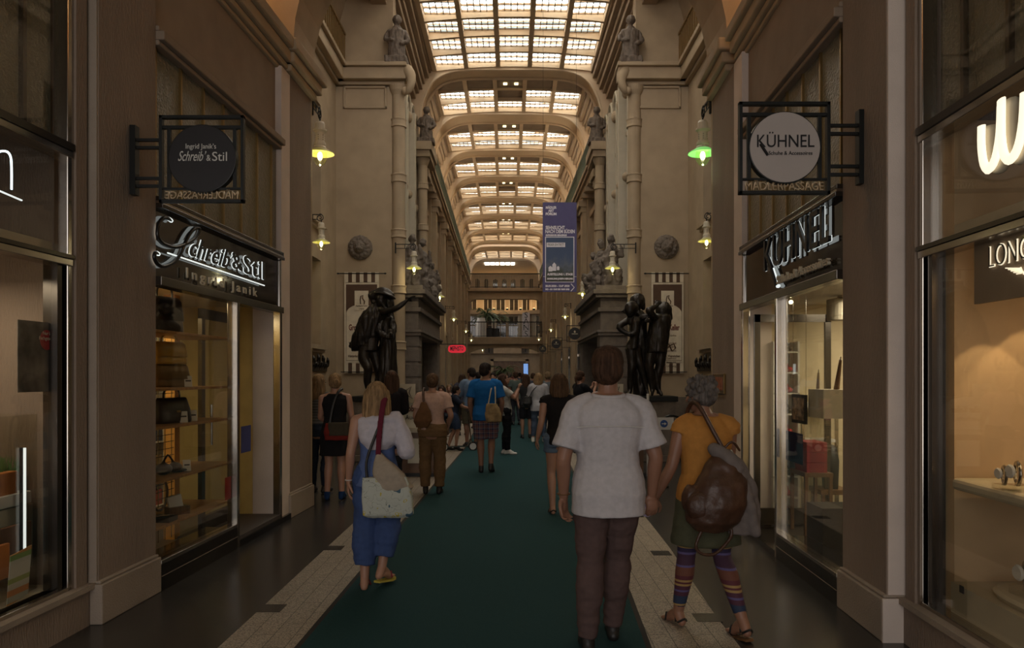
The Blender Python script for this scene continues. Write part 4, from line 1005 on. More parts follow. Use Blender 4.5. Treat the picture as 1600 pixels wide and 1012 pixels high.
def portal(sg, n):
    hf = HL if sg < 0 else HR
    xo, xi = (hf(17)-.1*-sg if 0 else (hf(17))), (px(654,0,17)[0] if sg < 0 else px(926,0,17)[0])
    if sg > 0: xi = px(938,0,17)[0]
    r = thing('stone_portal', 'weathered stone portal with carved figures on top, %s side behind the statue' % n, 'portal', (xi, 17, 0), kind='structure')
    X0, X1 = min(xo, xi), max(xo, xi)
    mb = MB(); mb.box(X0, X1, 17.0, 17.5, 0, 3.1); mb.box(X0, X1, 21.4, 22, 0, 3.1); mb.box(X0, X1, 17.5, 21.4, 2.7, 3.1); mb.box(min(xo,xo+sg*.3),max(xo,xo+sg*.3),17.5,21.4,0,2.7)
    for k in range(7): mb.box(X0-.015, X1+.015, 16.985, 17.515, .35*k+.2, .35*k+.5)
    mb.build('jambs', M['stone'], r, bevel=.01)
    mb = MB()
    for (z0, z1, o) in ((2.55,2.62,.06),(2.62,2.68,.09),(3.1,3.2,.06),(3.2,3.42,.0),(3.42,3.5,.12),(3.5,3.6,.18),(3.6,3.7,.12)):
        mb.box(X0-(o if sg > 0 else 0), X1+(o if sg < 0 else 0), 17.0-o, 22.0+o, z0, z1)
    mb.build('entablature', M['stone'], r, bevel=.012)
    # carved group on top
    mb = MB(); cx = (X0+X1)/2
    for (dx, y, h, q) in ((0,17.35,1.15,1),(0,19.4,1.5,1),(0,21.4,1.1,1)):
        mb.box(cx-.22, cx+.22, y-.25, y+.25, 3.7, 3.95)
        mb.chain([(cx,y,3.95),(cx-sg*.05,y,4.2),(cx,y,3.95+h*.55)], [.22,.2,.15]); mb.ball((cx-sg*.02,y-.02,3.95+h*.78), (.09,.10,.12))
        mb.chain([(cx-.13,y-.03,3.95+h*.5),(cx-.22,y-.12,3.95+h*.3),(cx-.1,y-.2,3.95+h*.25)], [.06,.05,.04]); mb.chain([(cx+.13,y-.03,3.95+h*.5),(cx+.24,y-.05,3.95+h*.4),(cx+.2,y-.1,3.95+h*.62)], [.06,.05,.04])
        mb.chain([(cx-.08,y-.05,4.15),(cx-.1,y-.25,4.12),(cx-.1,y-.27,3.8)], [.1,.09,.06]); mb.chain([(cx+.08,y-.05,4.15),(cx+.12,y-.27,4.05),(cx+.1,y-.25,3.75)], [.1,.09,.06])
        for j in range(6):
            a = random.random()*6; mb.ball((cx+.25*math.cos(a), y+.2*math.sin(a), 4.0+random.random()*h*.7), (.08,.08,.10))
    o = mobj('carved_group', bake(mb, .025, 2, fold=.03, fs=(14,14,14)), M['stone'], r); o.location = -r.location
portal(-1, 'left'); portal(1, 'right')
def cornice_figure():
    mb = MB()
    mb.loft([(0,0,0,.20,.16),(0,0,.25,.19,.16),(0,-.01,.5,.17,.13),(0,0,.66,.20,.12),(0,0,.74,.10,.08),(0,0,.80,.05,.05)], 16)
    mb.ball((0,-.03,.90), (.085,.095,.11)); mb.ball((0,.0,.93), (.11,.10,.10))
    mb.chain([(-.17,0,.66),(-.24,-.05,.48),(-.08,-.15,.42)], [.06,.055,.04]); mb.chain([(.17,0,.66),(.25,-.04,.45),(.12,-.16,.34)], [.06,.055,.04])
    mb.box(-.24,.24,-.2,.2,-.08,.06)
    return bake(mb, .015, 2, fold=.022, fs=(16,16,5))
cf = cornice_figure(); M['figstone'] = mat('figure_stone', (.12,.09,.068), .7, var=.3, scale=14)
for (u, Y, z, s_) in ((620,16.4,8.62,'on the left cornice above the corner column'),(985,16.4,8.62,'on the right cornice above the corner column'),(666,22.0,8.62,'on the left gallery end, further back'),(932,22.0,8.62,'on the right gallery end, further back')):
    o = mobj('carved_figure', cf, M['figstone'], label='small robed stone figure standing '+s_, cat='statue', group='stone figures on the gallery corners'); o.location = (px(u,0,Y)[0], Y, z)
for sg_ in (-1, 1):
    x_ = px(666 if sg_ < 0 else 932, 0, 23)[0]
    mb = MB(); mb.box(x_-.30, x_+.30, 21.7, 23.4, 8.30, 8.54); mb.box(x_-.24, x_+.24, 21.8, 23.4, 8.12, 8.30); mb.lathe([(.14,0),(.14,7.9),(.2,8.05),(.22,8.12)], (x_, 22.1, 0), 18)
    for zz3 in (2.3,3.56,4.81,6.05,7.29): mb.lathe([(.15,zz3-.1),(.18,zz3-.08),(.17,zz3+.05),(.18,zz3+.08),(.15,zz3+.1)], (x_,22.1,0), 18)
    mb.build('wall_corner_%s' % ('left' if sg_ < 0 else 'right'), M['plaster'], kind='structure')

# ---------------------------------------------------------------- small fittings
def crest(sg, Y0, z, name):
    r = thing('iron_cresting', name, 'ornament', (sg*3.9, Y0, z))
    mb = MB(); mb.box(sg*3.93-.02, sg*3.93+.02, Y0, Y0+1.3, z, z+.12)
    for k in range(7):
        y = Y0+.1+k*.185; h = (.32,.2,.36,.22,.34,.2,.3)[k]
        mb.tube([(sg*3.9,y,z+.1),(sg*3.88,y+.02,z+h*.7),(sg*3.9,y,z+h)], [.05,.04,.012], 6, sub=2); mb.ball((sg*3.88,y,z+h*.75), (.04,.05,.04))
    o = mobj('casting', bake(mb, .02, 1), M['bronze'], r); o.location = -r.location
crest(-1, 14.3, 1.72, 'row of small dark cast figures on the left side wall under the window')
crest(1, 14.3, 1.72, 'row of small dark cast figures on the right side wall under the window, upper row'); crest(1, 14.6, 1.32, 'lower row of small dark cast figures on the right side wall')
p0, p1 = wallpt(1, 1132, 615, .045), wallpt(1, 1115, 584, .045)
r = thing('wall_plaque', 'small brass framed plaque on the right far pier', 'plaque', ((p0.x+p1.x)/2-.01, p0.y, p0.z))
ya, yb = 8.62, 9.14
MB().wbox(WR, .02, .045, ya, yb, p0.z, p1.z).build('frame', M['brass'], r, bevel=.004); MB().wbox(WR, .014, .02, ya+.06, yb-.06, p0.z+.04, p1.z-.04).build('relief', mat('plaque_relief', (.30,.10,.05), .4, var=.5, scale=14), r)

# MEPHISTO sign and blade signs in the hall
a, b = px(700, 551, 25.5), px(728, 539, 25.5)
r = thing('neon_sign', 'glowing red oval MEPHISTO sign on the left of the hall', 'sign', ((a[0]+b[0])/2, 25.5, a[2]))
cz_, hh = (a[2]+b[2])/2, (b[2]-a[2])/2
pl = [(b[0]-hh+hh*math.cos(t_), cz_+hh*math.sin(t_)) for t_ in [(-PI/2)+PI*k/8 for k in range(9)]]+[(a[0]+hh+hh*math.cos(t_), cz_+hh*math.sin(t_)) for t_ in [(PI/2)+PI*k/8 for k in range(9)]]
MB().prism(pl, lambda p: (p[0],25.46,p[1]), lambda p: (p[0],25.54,p[1])).build('lightbox', M['red_neon'], r)
lettering('letters', 'MEPHISTO', ((a[0]+b[0])/2, 25.455, cz_-.055), FACE, .15, M['letter_black'], r, width=.46, ext=.003, off=.006)
MB().tube([(HL(25.5,.5),25.5,b[2]+.03),(b[0],25.5,b[2]+.03)], .015, 6).build('bracket', M['iron'], r)
for (u, v, Y, s_) in ((898,521,24.2,'nearest'),(869,537,32,'second'),(848,545,40.5,'farthest')):
    c = px(u, v, Y); r = thing('hanging_sign', '%s of the round black hanging signs along the right of the hall' % s_, 'sign', (c[0], Y, c[2]-.25), group='round hanging signs in the hall')
    mb = MB(); q = .27
    for (xa, xb, za, zb) in ((-q,q,q-.02,q),(-q,q,-q,-q+.02),(-q,-q+.02,-q,q),(q-.02,q,-q,q)): mb.box(c[0]+xa, c[0]+xb, Y-.02, Y+.02, c[2]+za, c[2]+zb)
    mb.box(c[0]+q, HR(Y,.62), Y-.01, Y+.01, c[2]+.15, c[2]+.17); mb.box(c[0]+q, HR(Y,.62), Y-.01, Y+.01, c[2]-.17, c[2]-.15)
    mb.build('frame', M['iron'], r)
    MB().lathe([(.20,-.02),(.20,.02)], (c[0],Y,c[2]), 28, Matrix.Rotation(PI/2,3,'X')).build('disc', disc_black, r)
    mb = MB(); mb.box(c[0]-.1,c[0]+.1,Y-.025,Y-.02,c[2]-.02,c[2]+.0); mb.ball((c[0],Y-.02,c[2]+.06),(.03,.01,.04)); mb.build('device', M['cream'], r)
# shop fronts under the gallery, both sides
redf = mat('red_frame', (.14,.02,.02), .4)
for sg_, n, hf in ((-1,'left',HL),(1,'right',HR)):
    for i in range(len(PIERS)-1):
        y0, y1 = PIERS[i]+.56, PIERS[i+1]-.56
        if i == 0 and sg_ < 0: pass
        r = thing('window_%d' % (100+i+(10 if sg_ > 0 else 0)), 'shop front in the long hall', 'shop front', (hf(y0), y0, 0), kind='structure')
        MB().wbox(hf, .40, .43, y0, y1, .3, 2.9).build('pane', M['sign_glass'], r)
        mb = MB(); mb.wbox(hf, .30, .5, y0, y1, 0, .3); mb.build('stall_riser', M['black_granite'], r)
        mb = MB()
        for q in range(4): yy = y0+(y1-y0)*q/3; mb.wbox(hf, .26, .36, yy-.035, yy+.035, .3, 2.9)
        mb.wbox(hf, .28, .42, y0, y1, 2.4, 2.5); mb.build('frame', redf if (i % 3 == 0 and sg_ < 0) else M['chrome'], r)
        if i % 2 == 0:
            MB().wbox(hf, .24, .30, (y0+y1)/2-.05, (y0+y1)/2+.05, .9, 2.0).build('painted_reflection', M['halo'], r)  # glowing bar that paints an upright light reflection on the dark glass
# rotunda banners, plants, blue screen
def letter_banner(u0, u1, v0, v1, Y, letters, lb, horizontal=False):
    a, b = px(u0, v1, Y), px(u1, v0, Y); r = thing('white_banner', lb, 'banner', ((a[0]+b[0])/2, Y, a[2]))
    MB().box(a[0], b[0], Y, Y+.02, a[2], b[2]).build('cloth', mat('banner_white', (.50,.47,.47), .7), r)
    n = len(letters); h = (b[2]-a[2])/n
    for k, ch in enumerate(letters): lettering('letters', ch, ((a[0]+b[0])/2, Y-.01, b[2]-h*(k+.85)), FACE, min(h*.95, .55), M['letter_black'], r, ext=.002)
letter_banner(816, 828, 488, 527, 67.9, 'SANS', 'narrow white banner with vertical letters S A N hanging in the rotunda')
letter_banner(757, 771, 538, 553, 55.62, 'T', 'small white banner with letter T, left below the bridge'); letter_banner(815, 827, 538, 552, 55.62, 'T', 'small white banner with letter T, right below the bridge')
a, b = px(818, 592, 60), px(825, 568, 60)
r = thing('advertising_screen', 'tall blue lit advertising screen far down on the right', 'screen', ((a[0]+b[0])/2, 60, 0))
MB().box(a[0]-.05, b[0]+.05, 60.02, 60.12, 0, b[2]+.05).build('housing', M['iron'], r); MB().box(a[0], b[0], 60, 60.02, a[2]-.3, b[2]).build('display', emit('screen_blue', (.16,.30,.62), .8), r)
leafm = mat('leaf', (.05,.085,.03), .5, var=.4, scale=5)
def palm(x, y, z, h, lb, n=34, pot=True):
    r = thing('potted_palm', lb, 'plant', (x, y, z))
    if pot: MB().lathe([(.28,0),(.40,.05),(.46,.75),(.50,.80),(.42,.78)], (0,0,0), 20).build('pot', M['black'], r, local=True)
    MB().tube([(0,0,.5),(.03,0,h*.55)], [.07,.05], 8).build('trunk', M['wood_dark'], r, local=True)
    mb = MB()
    for k in range(n):
        a = random.random()*2*PI; L_ = h*(.35+.3*random.random()); e = .2+random.random()*1.1; P_ = []
        for q in range(6):
            t_ = q/5; P_.append(Vector((math.cos(a)*L_*t_*math.cos(e*.6), math.sin(a)*L_*t_*math.cos(e*.6), h*.55+L_*(t_*math.sin(e)-.75*t_*t_))))
        sd = Vector((-math.sin(a), math.cos(a), 0)); ws = [.01,.05,.07,.07,.05,.01]
        vs = [p+sd*w_ for p, w_ in zip(P_, ws)]+[p-sd*w_-Vector((0,0,.02)) for p, w_ in zip(P_, ws)]
        vs2 = [p+Vector((0,0,.012)) for p in vs]
        fs = [(i,i+1,7+i,6+i) for i in range(5)]
        mb.add(vs+vs2, fs+[(12+6+i,12+7+i,12+i+1,12+i) for i in range(5)]+[(i,12+i,13+i,i+1) for i in range(5)]+[(6+i,7+i,19+i,18+i) for i in range(5)])
    mb.build('leaves', leafm, r, local=True)
palm(px(762,0,59)[0], 57.2, 4.45, 3.2, 'large dark potted plant on the bridge, behind the railing on the left')
palm(px(772,0,59)[0], 57.8, 4.45, 2.8, 'second dark potted plant on the bridge beside the large one')
palm(px(787,0,62)[0], 61.5, 0, 3.3, 'green potted palm on the floor beyond the bridge', 46)
MB().box(cb-3.2, cb+3.2, 55.6, 58.4, 4.1, 4.45).build('floor_bridge', M['stone'], kind='structure')
p = px(753,0,58)
o = thing('white_urn', 'tall white ribbed urn on the bridge', 'urn', (p[0], 56.5, 4.45))
mb = MB(); mb.lathe([(.42,0),(.40,1.1),(.30,1.5),(.34,1.55)], (0,0,0), 14); mb.build('vessel', M['white'], o, local=True)
# menu stands of the cellar restaurant
def menu_stand(X, Y, lb):
    r = thing('menu_stand', lb, 'sign stand', (X, Y, 0))
    MB().box(-.30,.30,-.10,.10,0,.72).build('cabinet', M['wood_dark'], r, local=True)
    MB().box(-.34,.34,-.14,.14,.0,.06).build('base', M['black'], r, local=True)
    pl = [(-.33,.80),(.33,.80),(.33,1.17)]+[(.33*math.cos(PI*k/10), 1.17+.13*math.sin(PI*k/10)) for k in range(1,10)]+[(-.33,1.17)]
    MB().prism(pl, lambda p: (p[0],-.16,p[1]), lambda p: (p[0],-.12,p[1])).build('arched_board', M['paper'], r, local=True)
    MB().box(-.34,.34,-.20,-.10,.72,.80).build('ledge', M['cream'], r, local=True)
    MB().box(-.32,-.04,-.19,-.165,1.20,1.50).build('drawing_card', M['cream'], r, local=True)
    mb = MB()
    mb.tube([(-.26,-.195,1.25),(-.22,-.195,1.38),(-.27,-.195,1.44),(-.18,-.195,1.40),(-.10,-.195,1.46),(-.14,-.195,1.36),(-.08,-.195,1.26),(-.18,-.195,1.33),(-.26,-.195,1.25)], .006, 5); mb.build('ink_drawing', M['letter_black'], r, local=True)
    lettering('letters', 'Gro\u00dfer Keller', (X, Y-.165, 1.06), FACE, .10, M['dkred'], r, width=.54, ext=.002, off=.003)
    lettering('letters', 'Auerbachs', (X, Y-.165, .93), FACE, .075, M['letter_black'], r, width=.40, ext=.002)
    MB().tube([(.38,-.05,0),(.38,-.05,1.34)], .022, 8).build('post', M['white'], r, local=True)
    MB().box(-.17,.17,-.125,-.10,.22,.62).build('notice', M['paper'], r, local=True)
menu_stand(px(655,0,12.0)[0], 12.0, 'cream arched menu board stand on the left, behind the woman in brown trousers'); menu_stand(px(975,0,12.0)[0], 12.0, 'cream arched menu board stand on the right, behind the man in the grey shirt')
a, b = px(1022, 671, 10.8), px(1052, 652, 10.8); cx_ = (a[0]+b[0])/2
r = thing('direction_sign', 'small white sign with a blue arrow disc on a black stand, right side', 'sign', (cx_, 10.8, 0))
MB().box(a[0], b[0], 10.78, 10.80, a[2], b[2]).build('panel', M['white'], r)
MB().lathe([(.055,-.004),(.055,.004)], (cx_-.0, 10.775, (a[2]+b[2])/2), 24, Matrix.Rotation(PI/2,3,'X')).build('blue_disc', mat('sign_blue', (.02,.07,.25), .5), r)
MB().prism([(-.035,-.006),(.005,-.006),(.005,-.02),(.036,0),(.005,.02),(.005,.006),(-.035,.006)], lambda p: (cx_+p[0],10.762,(a[2]+b[2])/2+p[1]), lambda p: (cx_+p[0],10.770,(a[2]+b[2])/2+p[1])).build('arrow', M['white'], r)
mb = MB(); mb.tube([(cx_-.08,10.83,0),(cx_-.08,10.83,.95)], .015, 8); mb.lathe([(.16,0),(.16,.02),(.05,.03)], (cx_-.08,10.83,0), 20); mb.tube([(cx_-.08,10.83,.8),(cx_+.05,10.83,1.03),(cx_+.25,10.83,1.0),(cx_+.32,10.83,.75),(cx_+.30,10.83,.02)], .018, 8, sub=4); mb.build('stand', M['iron'], r)

# ---------------------------------------------------------------- shop interiors
def room(side, wf, y0, y1, d0, d1, wm, fl, n, z1=2.42):
    mb = MB(); mb.wbox(wf, d1, d1+.1, y0, y1, 0, z1); mb.wbox(wf, d0, d1, y0-.1, y0, 0, z1); mb.wbox(wf, d0, d1, y1, y1+.1, 0, z1); mb.build('wall_shop_%s' % n, wm, kind='structure')
    MB().wbox(wf, d0, d1, y0, y1, z1, z1+.1).build('ceiling_shop_%s' % n, M['cream'], kind='structure')
    MB().wbox(wf, d0, d1, y0, y1, .0, .06).build('floor_shop_%s' % n, fl, kind='structure')
dkfl = mat('shop_floor', (.05,.04,.03), .35)
room(-1, WL, 5.64, 8.40, .32, 3.3, M['yellow_wall'], dkfl, 'left'); room(1, WR, 5.28, 8.10, .32, 3.3, mat('shop_wall_right', (.60,.50,.33), .7, var=.05), dkfl, 'right')
def area(name, x, y, z, sx, sy, e, col, rot=(0,0,0)):
    L = bpy.data.lights.new(name, 'AREA'); L.shape = 'RECTANGLE'; L.size = sx; L.size_y = sy; L.energy = e; L.color = col
    o = link(bpy.data.objects.new(name, L)); o.location = (x, y, z); o.rotation_euler = rot; return o
area('shop_ceiling_light', WL(6.6, 1.0), 6.3, 2.38, .8, 1.2, 20, (1,.80,.45))
area('shop_ceiling_light', WR(6.6, 1.6), 6.6, 2.38, 1.4, 1.8, 46, (1,.86,.62))
area('window_ceiling_light', WL(4.0, .55), 3.9, 2.25, .5, 1.0, 10, (1,.84,.62))
area('window_ceiling_light', WR(3.8, .65), 3.0, 2.30, .5, .9, 6, (1,.75,.42))
area('mezzanine_light', WL(7.0, 1.3), 6.9, 7.3, .8, 2.4, 70, (1,.62,.28)); area('mezzanine_light', WR(7.0, 1.3), 6.9, 7.3, .8, 2.4, 70, (1,.62,.28))
for (x_, y_, z_, e_) in ((2.96,3.92,2.30,13),(2.70,3.96,2.16,8)):
    sp_ = bpy.data.lights.new('display_spot', 'SPOT'); sp_.energy = e_; sp_.spot_size = 1.25; sp_.spot_blend = .12; sp_.color = (1,.70,.36); sp_.shadow_soft_size = .01
    so = link(bpy.data.objects.new('display_spot', sp_)); so.location = (x_, y_, z_)
area('porch_area_light', 0, 1.5, 7.2, 3, 3, 16, (.95,.9,.6))  # area light below the closed ceiling of the front passage
# left shop: shelving and goods
rack = thing('shelf_unit', 'wooden shelves on a steel wire grid in the left shop window', 'shelf', (WL(6.2,.5), 6.2, .06))
SH = [(2.01,5.70,yat(-1,324,.40)),(1.54,5.70,yat(-1,318,.40)),(1.23,5.70,yat(-1,338,.30)),(.80,5.70,yat(-1,340,.30)),(.43,5.70,yat(-1,338,.30))]
for (z, ya, yb) in SH:
    MB().wbox(WL, .16, .62, ya, yb, z-.022, z).build('shelf_board', M['wood'], rack, bevel=.003)
mb = MB()
for k in range(30): z = .3+k*.065; mb.wbox(WL, .64, .646, 5.66, 7.05, z, z+.006)
for k in range(12): y = 5.7+k*.12; mb.wbox(WL, .646, .652, y, y+.006, .1, 2.3)
mb.build('wire_grid', M['chrome'], rack)
mb = MB(); yu = yat(-1,272,.66); mb.wbox(WL, .655, .76, yu, yu+.10, .06, 2.42); mb.build('upright', mat('honey_post', (.55,.27,.06), .5), rack)
def bag(side, u, z, d, w, h, t, m, label, handle=True, name='handbag', flap=False):
    wf = WL if side < 0 else WR; y = yat(side, u, d); x = wf(y, d); r = thing(name, label, 'bag', (x, y, z), .35*side)
    mb = MB(); mb.loft([(0,0,0,t/2,w/2),(0,0,h*.1,t/2*1.05,w/2*1.03),(0,0,h*.55,t/2*.9,w/2*.98),(0,0,h*.92,t/2*.5,w/2*.88),(0,0,h,t/2*.3,w/2*.85)], 24, 4)
    bo_ = mb.build('body', m, r, local=True, smooth=True)
    if flap: MB().loft([(t*.12,0,h*.35,t/2*1.0,w/2*.99),(t*.06,0,h*.9,t/2*.7,w/2*.95),(0,0,h*1.03,t/2*.35,w/2*.88)], 20, 4).build('flap', m, r, local=True, smooth=True)
    MB().box(t/2*-side*1.0-.004, t/2*-side*1.0+.004, -.02, .02, h*.42, h*.5).build('clasp', M['brass'], bo_, local=True)
    if handle: MB().tube([(0,-w*.25,h*.97),(0,-w*.22,h*1.25),(0,0,h*1.40),(0,w*.22,h*1.25),(0,w*.25,h*.97)], .009, 6, sub=4).build('handle', m, r, local=True, smooth=True)
    return r
lb_ = mat('leather_black', (.018,.014,.014), .3); ly = mat('leather_yellow', (.42,.26,.04), .35); lo_ = mat('leather_olive', (.15,.095,.03), .35)
bag(-1, 257, 2.01, .36, .34, .30, .14, lb_, 'black leather briefcase on the top shelf of the left window', True, 'briefcase', True)
bag(-1, 265, 1.54, .36, .38, .20, .14, lo_, 'dark olive leather briefcase on the second shelf of the left window', False, 'briefcase', True)
bag(-1, 264, 1.74, .36, .34, .19, .12, ly, 'mustard yellow leather satchel standing on the olive briefcase', True, 'satchel', True)
bag(-1, 268, 1.23, .34, .36, .22, .16, lb_, 'slouchy black leather handbag on the middle shelf of the left window', True)
for (u, z, d, nm) in ((287,1.23,.24,'beside the slouchy black handbag'),(302,1.23,.26,'on the middle shelf, right of the first card'),(294,1.54,.24,'in front of the olive briefcase'),(292,.80,.24,'lying on the fourth shelf')):
    y = yat(-1,u,d); r = thing('price_card', 'cream price card '+nm, 'card', (WL(y,d), y, z), -.9); M_ = Matrix.Rotation(-.25,3,'Y')
    MB().obox((0,0,.05), (.004,.065,.10), M_).build('card', M['paper'], r, local=True); MB().obox((.004,0,.055), (.002,.045,.012), M_).build('print', M['letter_black'], r, local=True)
def WLp(u, d, z): y = yat(-1,u,d); return (WL(y,d), y, z)
r = thing('camera_case', 'pair of small black leather cases on the fourth shelf', 'case', WLp(262,.32,.80))
mb = MB(); mb.ball((0,-.08,.05),(.07,.09,.05)); mb.ball((.02,.09,.045),(.06,.07,.045)); mb.tube([(0,-.1,.09),(0,0,.16),(0,.1,.09)], .012, 6, sub=3); mobj('case', bake(mb,.01,1), lb_, r)
r = thing('flat_pouch', 'dark flat pouch on the fourth shelf', 'pouch', WLp(283,.28,.80)); MB().ball((0,0,.015),(.05,.09,.015)).build('pouch', lb_, r, local=True, smooth=True)
r = thing('note_box', 'dark desk box holding white cards on the lowest shelf', 'box', WLp(277,.30,.43), -.7)
MB().box(-.05,.05,-.09,.09,0,.07).build('box', M['wood_dark'], r, local=True); MB().obox((.0,-.02,.10),(.03,.12,.13),Matrix.Rotation(.2,3,'X')).build('cards', M['white'], r, local=True)
r = thing('desk_tray', 'black desk tray with silver pen on the lowest shelf', 'tray', WLp(256,.26,.43))
MB().box(-.08,.08,-.08,.08,0,.04).build('tray', M['black'], r, local=True); MB().tube([(-.05,-.05,.045),(.05,.05,.045)], .006, 6).build('pen', M['chrome'], r, local=True)
r = thing('hoop_stand', 'dark round hoop stand on the lowest shelf', 'stand', WLp(250,.5,.43)); MB().tube([(0,.14*math.cos(k*PI/10),.155+.14*math.sin(k*PI/10)) for k in range(21)], .012, 6).build('hoop', M['wood_dark'], r, local=True)
# doors
def door(side, wf, ya, yb, d, n, fm, tilt):
    r = thing('door_%d' % n, 'glazed shop door', 'door', (wf(ya,d), ya, .06), kind='structure')
    mb = MB(); mb.wbox(wf, d, d+.04, ya, ya+.07, .06, 2.3); mb.wbox(wf, d, d+.04, yb-.07, yb, .06, 2.3); mb.wbox(wf, d, d+.04, ya, yb, 2.2, 2.3); mb.wbox(wf, d, d+.04, ya, yb, .06, .25); mb.build('frame', fm, r)
    MB().wbox(wf, d+.015, d+.022, ya+.07, yb-.07, .25, 2.2).build('pane', M['glass'], r)
    MB().tube([(wf(ya+.12,d-.04),ya+.12,.95),(wf(ya+.12,d-.04),ya+.12,1.35)], .012, 8).build('handle', M['chrome'], r)
door(-1, WL, 7.22, 8.05, .45, 2, M['dark_steel'], 0); r = thing('door_3', 'open glazed shop door', 'door', (WR(7.72,.2), 7.72, .06), kind='structure')
mb = MB(); mb.wbox(WR,.12,.18,7.70,7.74,.08,2.28); mb.wbox(WR,.86,.92,7.70,7.74,.08,2.28); mb.wbox(WR,.12,.92,7.70,7.74,2.2,2.28); mb.wbox(WR,.12,.92,7.70,7.74,.08,.25); mb.build('frame', M['dark_steel'], r)
MB().wbox(WR,.18,.86,7.715,7.722,.25,2.2).build('pane', M['glass'], r)
MB().wbox(WL, .02, .6, 7.04, 8.2, .06, .10).build('floor_mat_left', mat('door_mat', (.06,.05,.045), .6, var=.4, scale=30, stretch=(30,1,1)), kind='structure')
for sgn_, wf_, ya, yb, nn in ((-1,WL,7.03,8.45,'left'),(1,WR,6.65,8.2,'right')):
    MB().wbox(wf_, 0, .32, ya, yb, 0, .062).build('trim_threshold_%s' % nn, M['black_granite'], kind='structure')
# display racks with shoes and boxes seen in the left doorway
rk = thing('goods_rack', 'tall white rack with small goods seen through the left shop door', 'rack', (WL(7.9,1.4), 7.9, .06))
mb = MB(); mb.wbox(WL, 1.3, 1.7, 7.2, 7.25, .06, 2.1); mb.wbox(WL, 1.3, 1.7, 8.2, 8.25, .06, 2.1)
for k in range(6): mb.wbox(WL, 1.3, 1.7, 7.2, 8.25, .2+.35*k, .22+.35*k)
mb.build('carcass', M['white'], rk)
for k in range(5):
    for q in range(5):
        cc = [(.5,.12,.10),(.55,.50,.42),(.06,.07,.12),(.35,.25,.12)][(k*3+q) % 4]
        y = 7.33+q*.18; z = .22+.35*k
        b_ = MB(); b_.wbox(WL, 1.34, 1.5, y, y+.13, z, z+.12+.04*((k+q) % 3)); b_.build('boxed_article', M.setdefault('art%d' % ((k*3+q) % 4), mat('art', cc, .5)), label='small coloured box on the rack behind the left shop door', cat='box', group='small boxes on the rack in the left shop')
# notices on the glass
def notice(side, u0, v0, u1, v1, d, m, label, name='poster', cat='poster'):
    a, b = wallpt(side, u0, v1, d), wallpt(side, u1, v0, d); wf = WL if side < 0 else WR
    r = thing(name, label, cat, ((a.x+b.x)/2, (a.y+b.y)/2, a.z)); y0_, y1_ = min(a.y,b.y), max(a.y,b.y)
    zt_ = (EYE-(v0-HZ)/F*((a.y+b.y)/2)); zb_ = EYE-(v1-HZ)/F*((a.y+b.y)/2)
    MB().wbox(wf, d, d+.004, y0_, y1_, zb_, zt_).build('sheet', m, r); return r, y0_, y1_, zb_, zt_
notice(-1, 377, 665, 392, 706, .10, mat('notice_blue', (.05,.06,.22), .6), 'small blue notice on the glass beside the left shop door')
notice(-1, 352, 745, 361, 780, .058, mat('notice_red', (.40,.03,.02), .6), 'small red sticker low on the left window glass')
r, y0_, y1_, zb_, zt_ = notice(1, 1228, 675, 1254, 722, .06, mat('notice_navy', (.015,.02,.08), .6), 'dark blue notice on the glass of the right shop window')
# right shop goods
def WRp(u, d, z): y = yat(1,u,d); return (WR(y,d), y, z)
def zR(u, v, d): return zat(1,u,v,d)
r = thing('display_plinth', 'grey display box on a dark block in the right shop window, nearest the pier', 'plinth', WRp(1303,.45,.06)); h1 = zR(1303,697,.45)-.06; h2 = zR(1303,608,.45)-.06
MB().box(-.17,.17,-.17,.17,0,.45).build('block', M['black'], r, local=True); MB().box(-.16,.16,-.16,.16,h1+.25,h2).build('top_box', M['cream'], r, local=True); MB().box(-.15,.15,-.15,.15,.45,h1+.25).build('glass_column', M['glass'], r, local=True)
r = thing('black_case', 'dark rounded case standing in the right shop behind the display box', 'case', WRp(1297,.95,.45)); MB().loft([(0,0,0,.06,.11),(0,0,.3,.07,.12),(0,0,.44,.05,.09),(0,0,.46,.02,.04)], 16, 3).build('case', M['black'], r, local=True, smooth=True)
r = thing('case_stool', 'low dark stool under the rounded case in the right shop', 'stool', WRp(1297,.95,.06)); MB().box(-.16,.16,-.16,.16,.34,.39).build('seat', M['wood_dark'], r, local=True)
for sx in (-.13,.13):
    for sy in (-.13,.13): MB().box(sx-.015,sx+.015,sy-.015,sy+.015,0,.34).build('leg', M['wood_dark'], r, local=True)
for k, (u, lean, v0, v1) in enumerate(((1266,.04,577,628),(1277,-.03,577,628),(1307,-.08,557,608))):
    d = .85 if k < 2 else .45; p = WRp(u, d, zR(u,v1,d)); h = zR(u,v0,d)-p[2]
    r = thing('umbrella', ('left of the two furled brown umbrellas standing in the right shop','right of the two furled brown umbrellas standing in the right shop','furled dark umbrella on the display box nearest the pier')[k], 'umbrella', p); MB().tube([(0,0,0),(0,lean,h*.9)], [.026,.012], 8).build('canopy', M['wood_dark'], r, local=True); MB().tube([(0,lean,h*.9),(0,lean*1.1,h)], .006, 6).build('tip', M['chrome'], r, local=True)
p = WRp(1258,.85,.06); h = zR(1266,628,.85)-.06
r = thing('display_table', 'tall pale display table carrying the umbrellas in the right shop', 'table', p); MB().box(-.20,.20,-.42,.35,h-.05,h).build('top', M['white'], r, local=True); MB().box(-.18,.18,-.40,.33,h-.42,h-.39).build('lower_shelf', M['white'], r, local=True)
for sx in (-.18,.18):
    for sy in (-.39,.32): MB().box(sx-.015,sx+.015,sy-.015,sy+.015,0,h-.05).build('leg', M['chrome'], r, local=True)
p = WRp(1249,.25,zR(1249,661,.25)); hh = zR(1249,616,.25)-p[2]
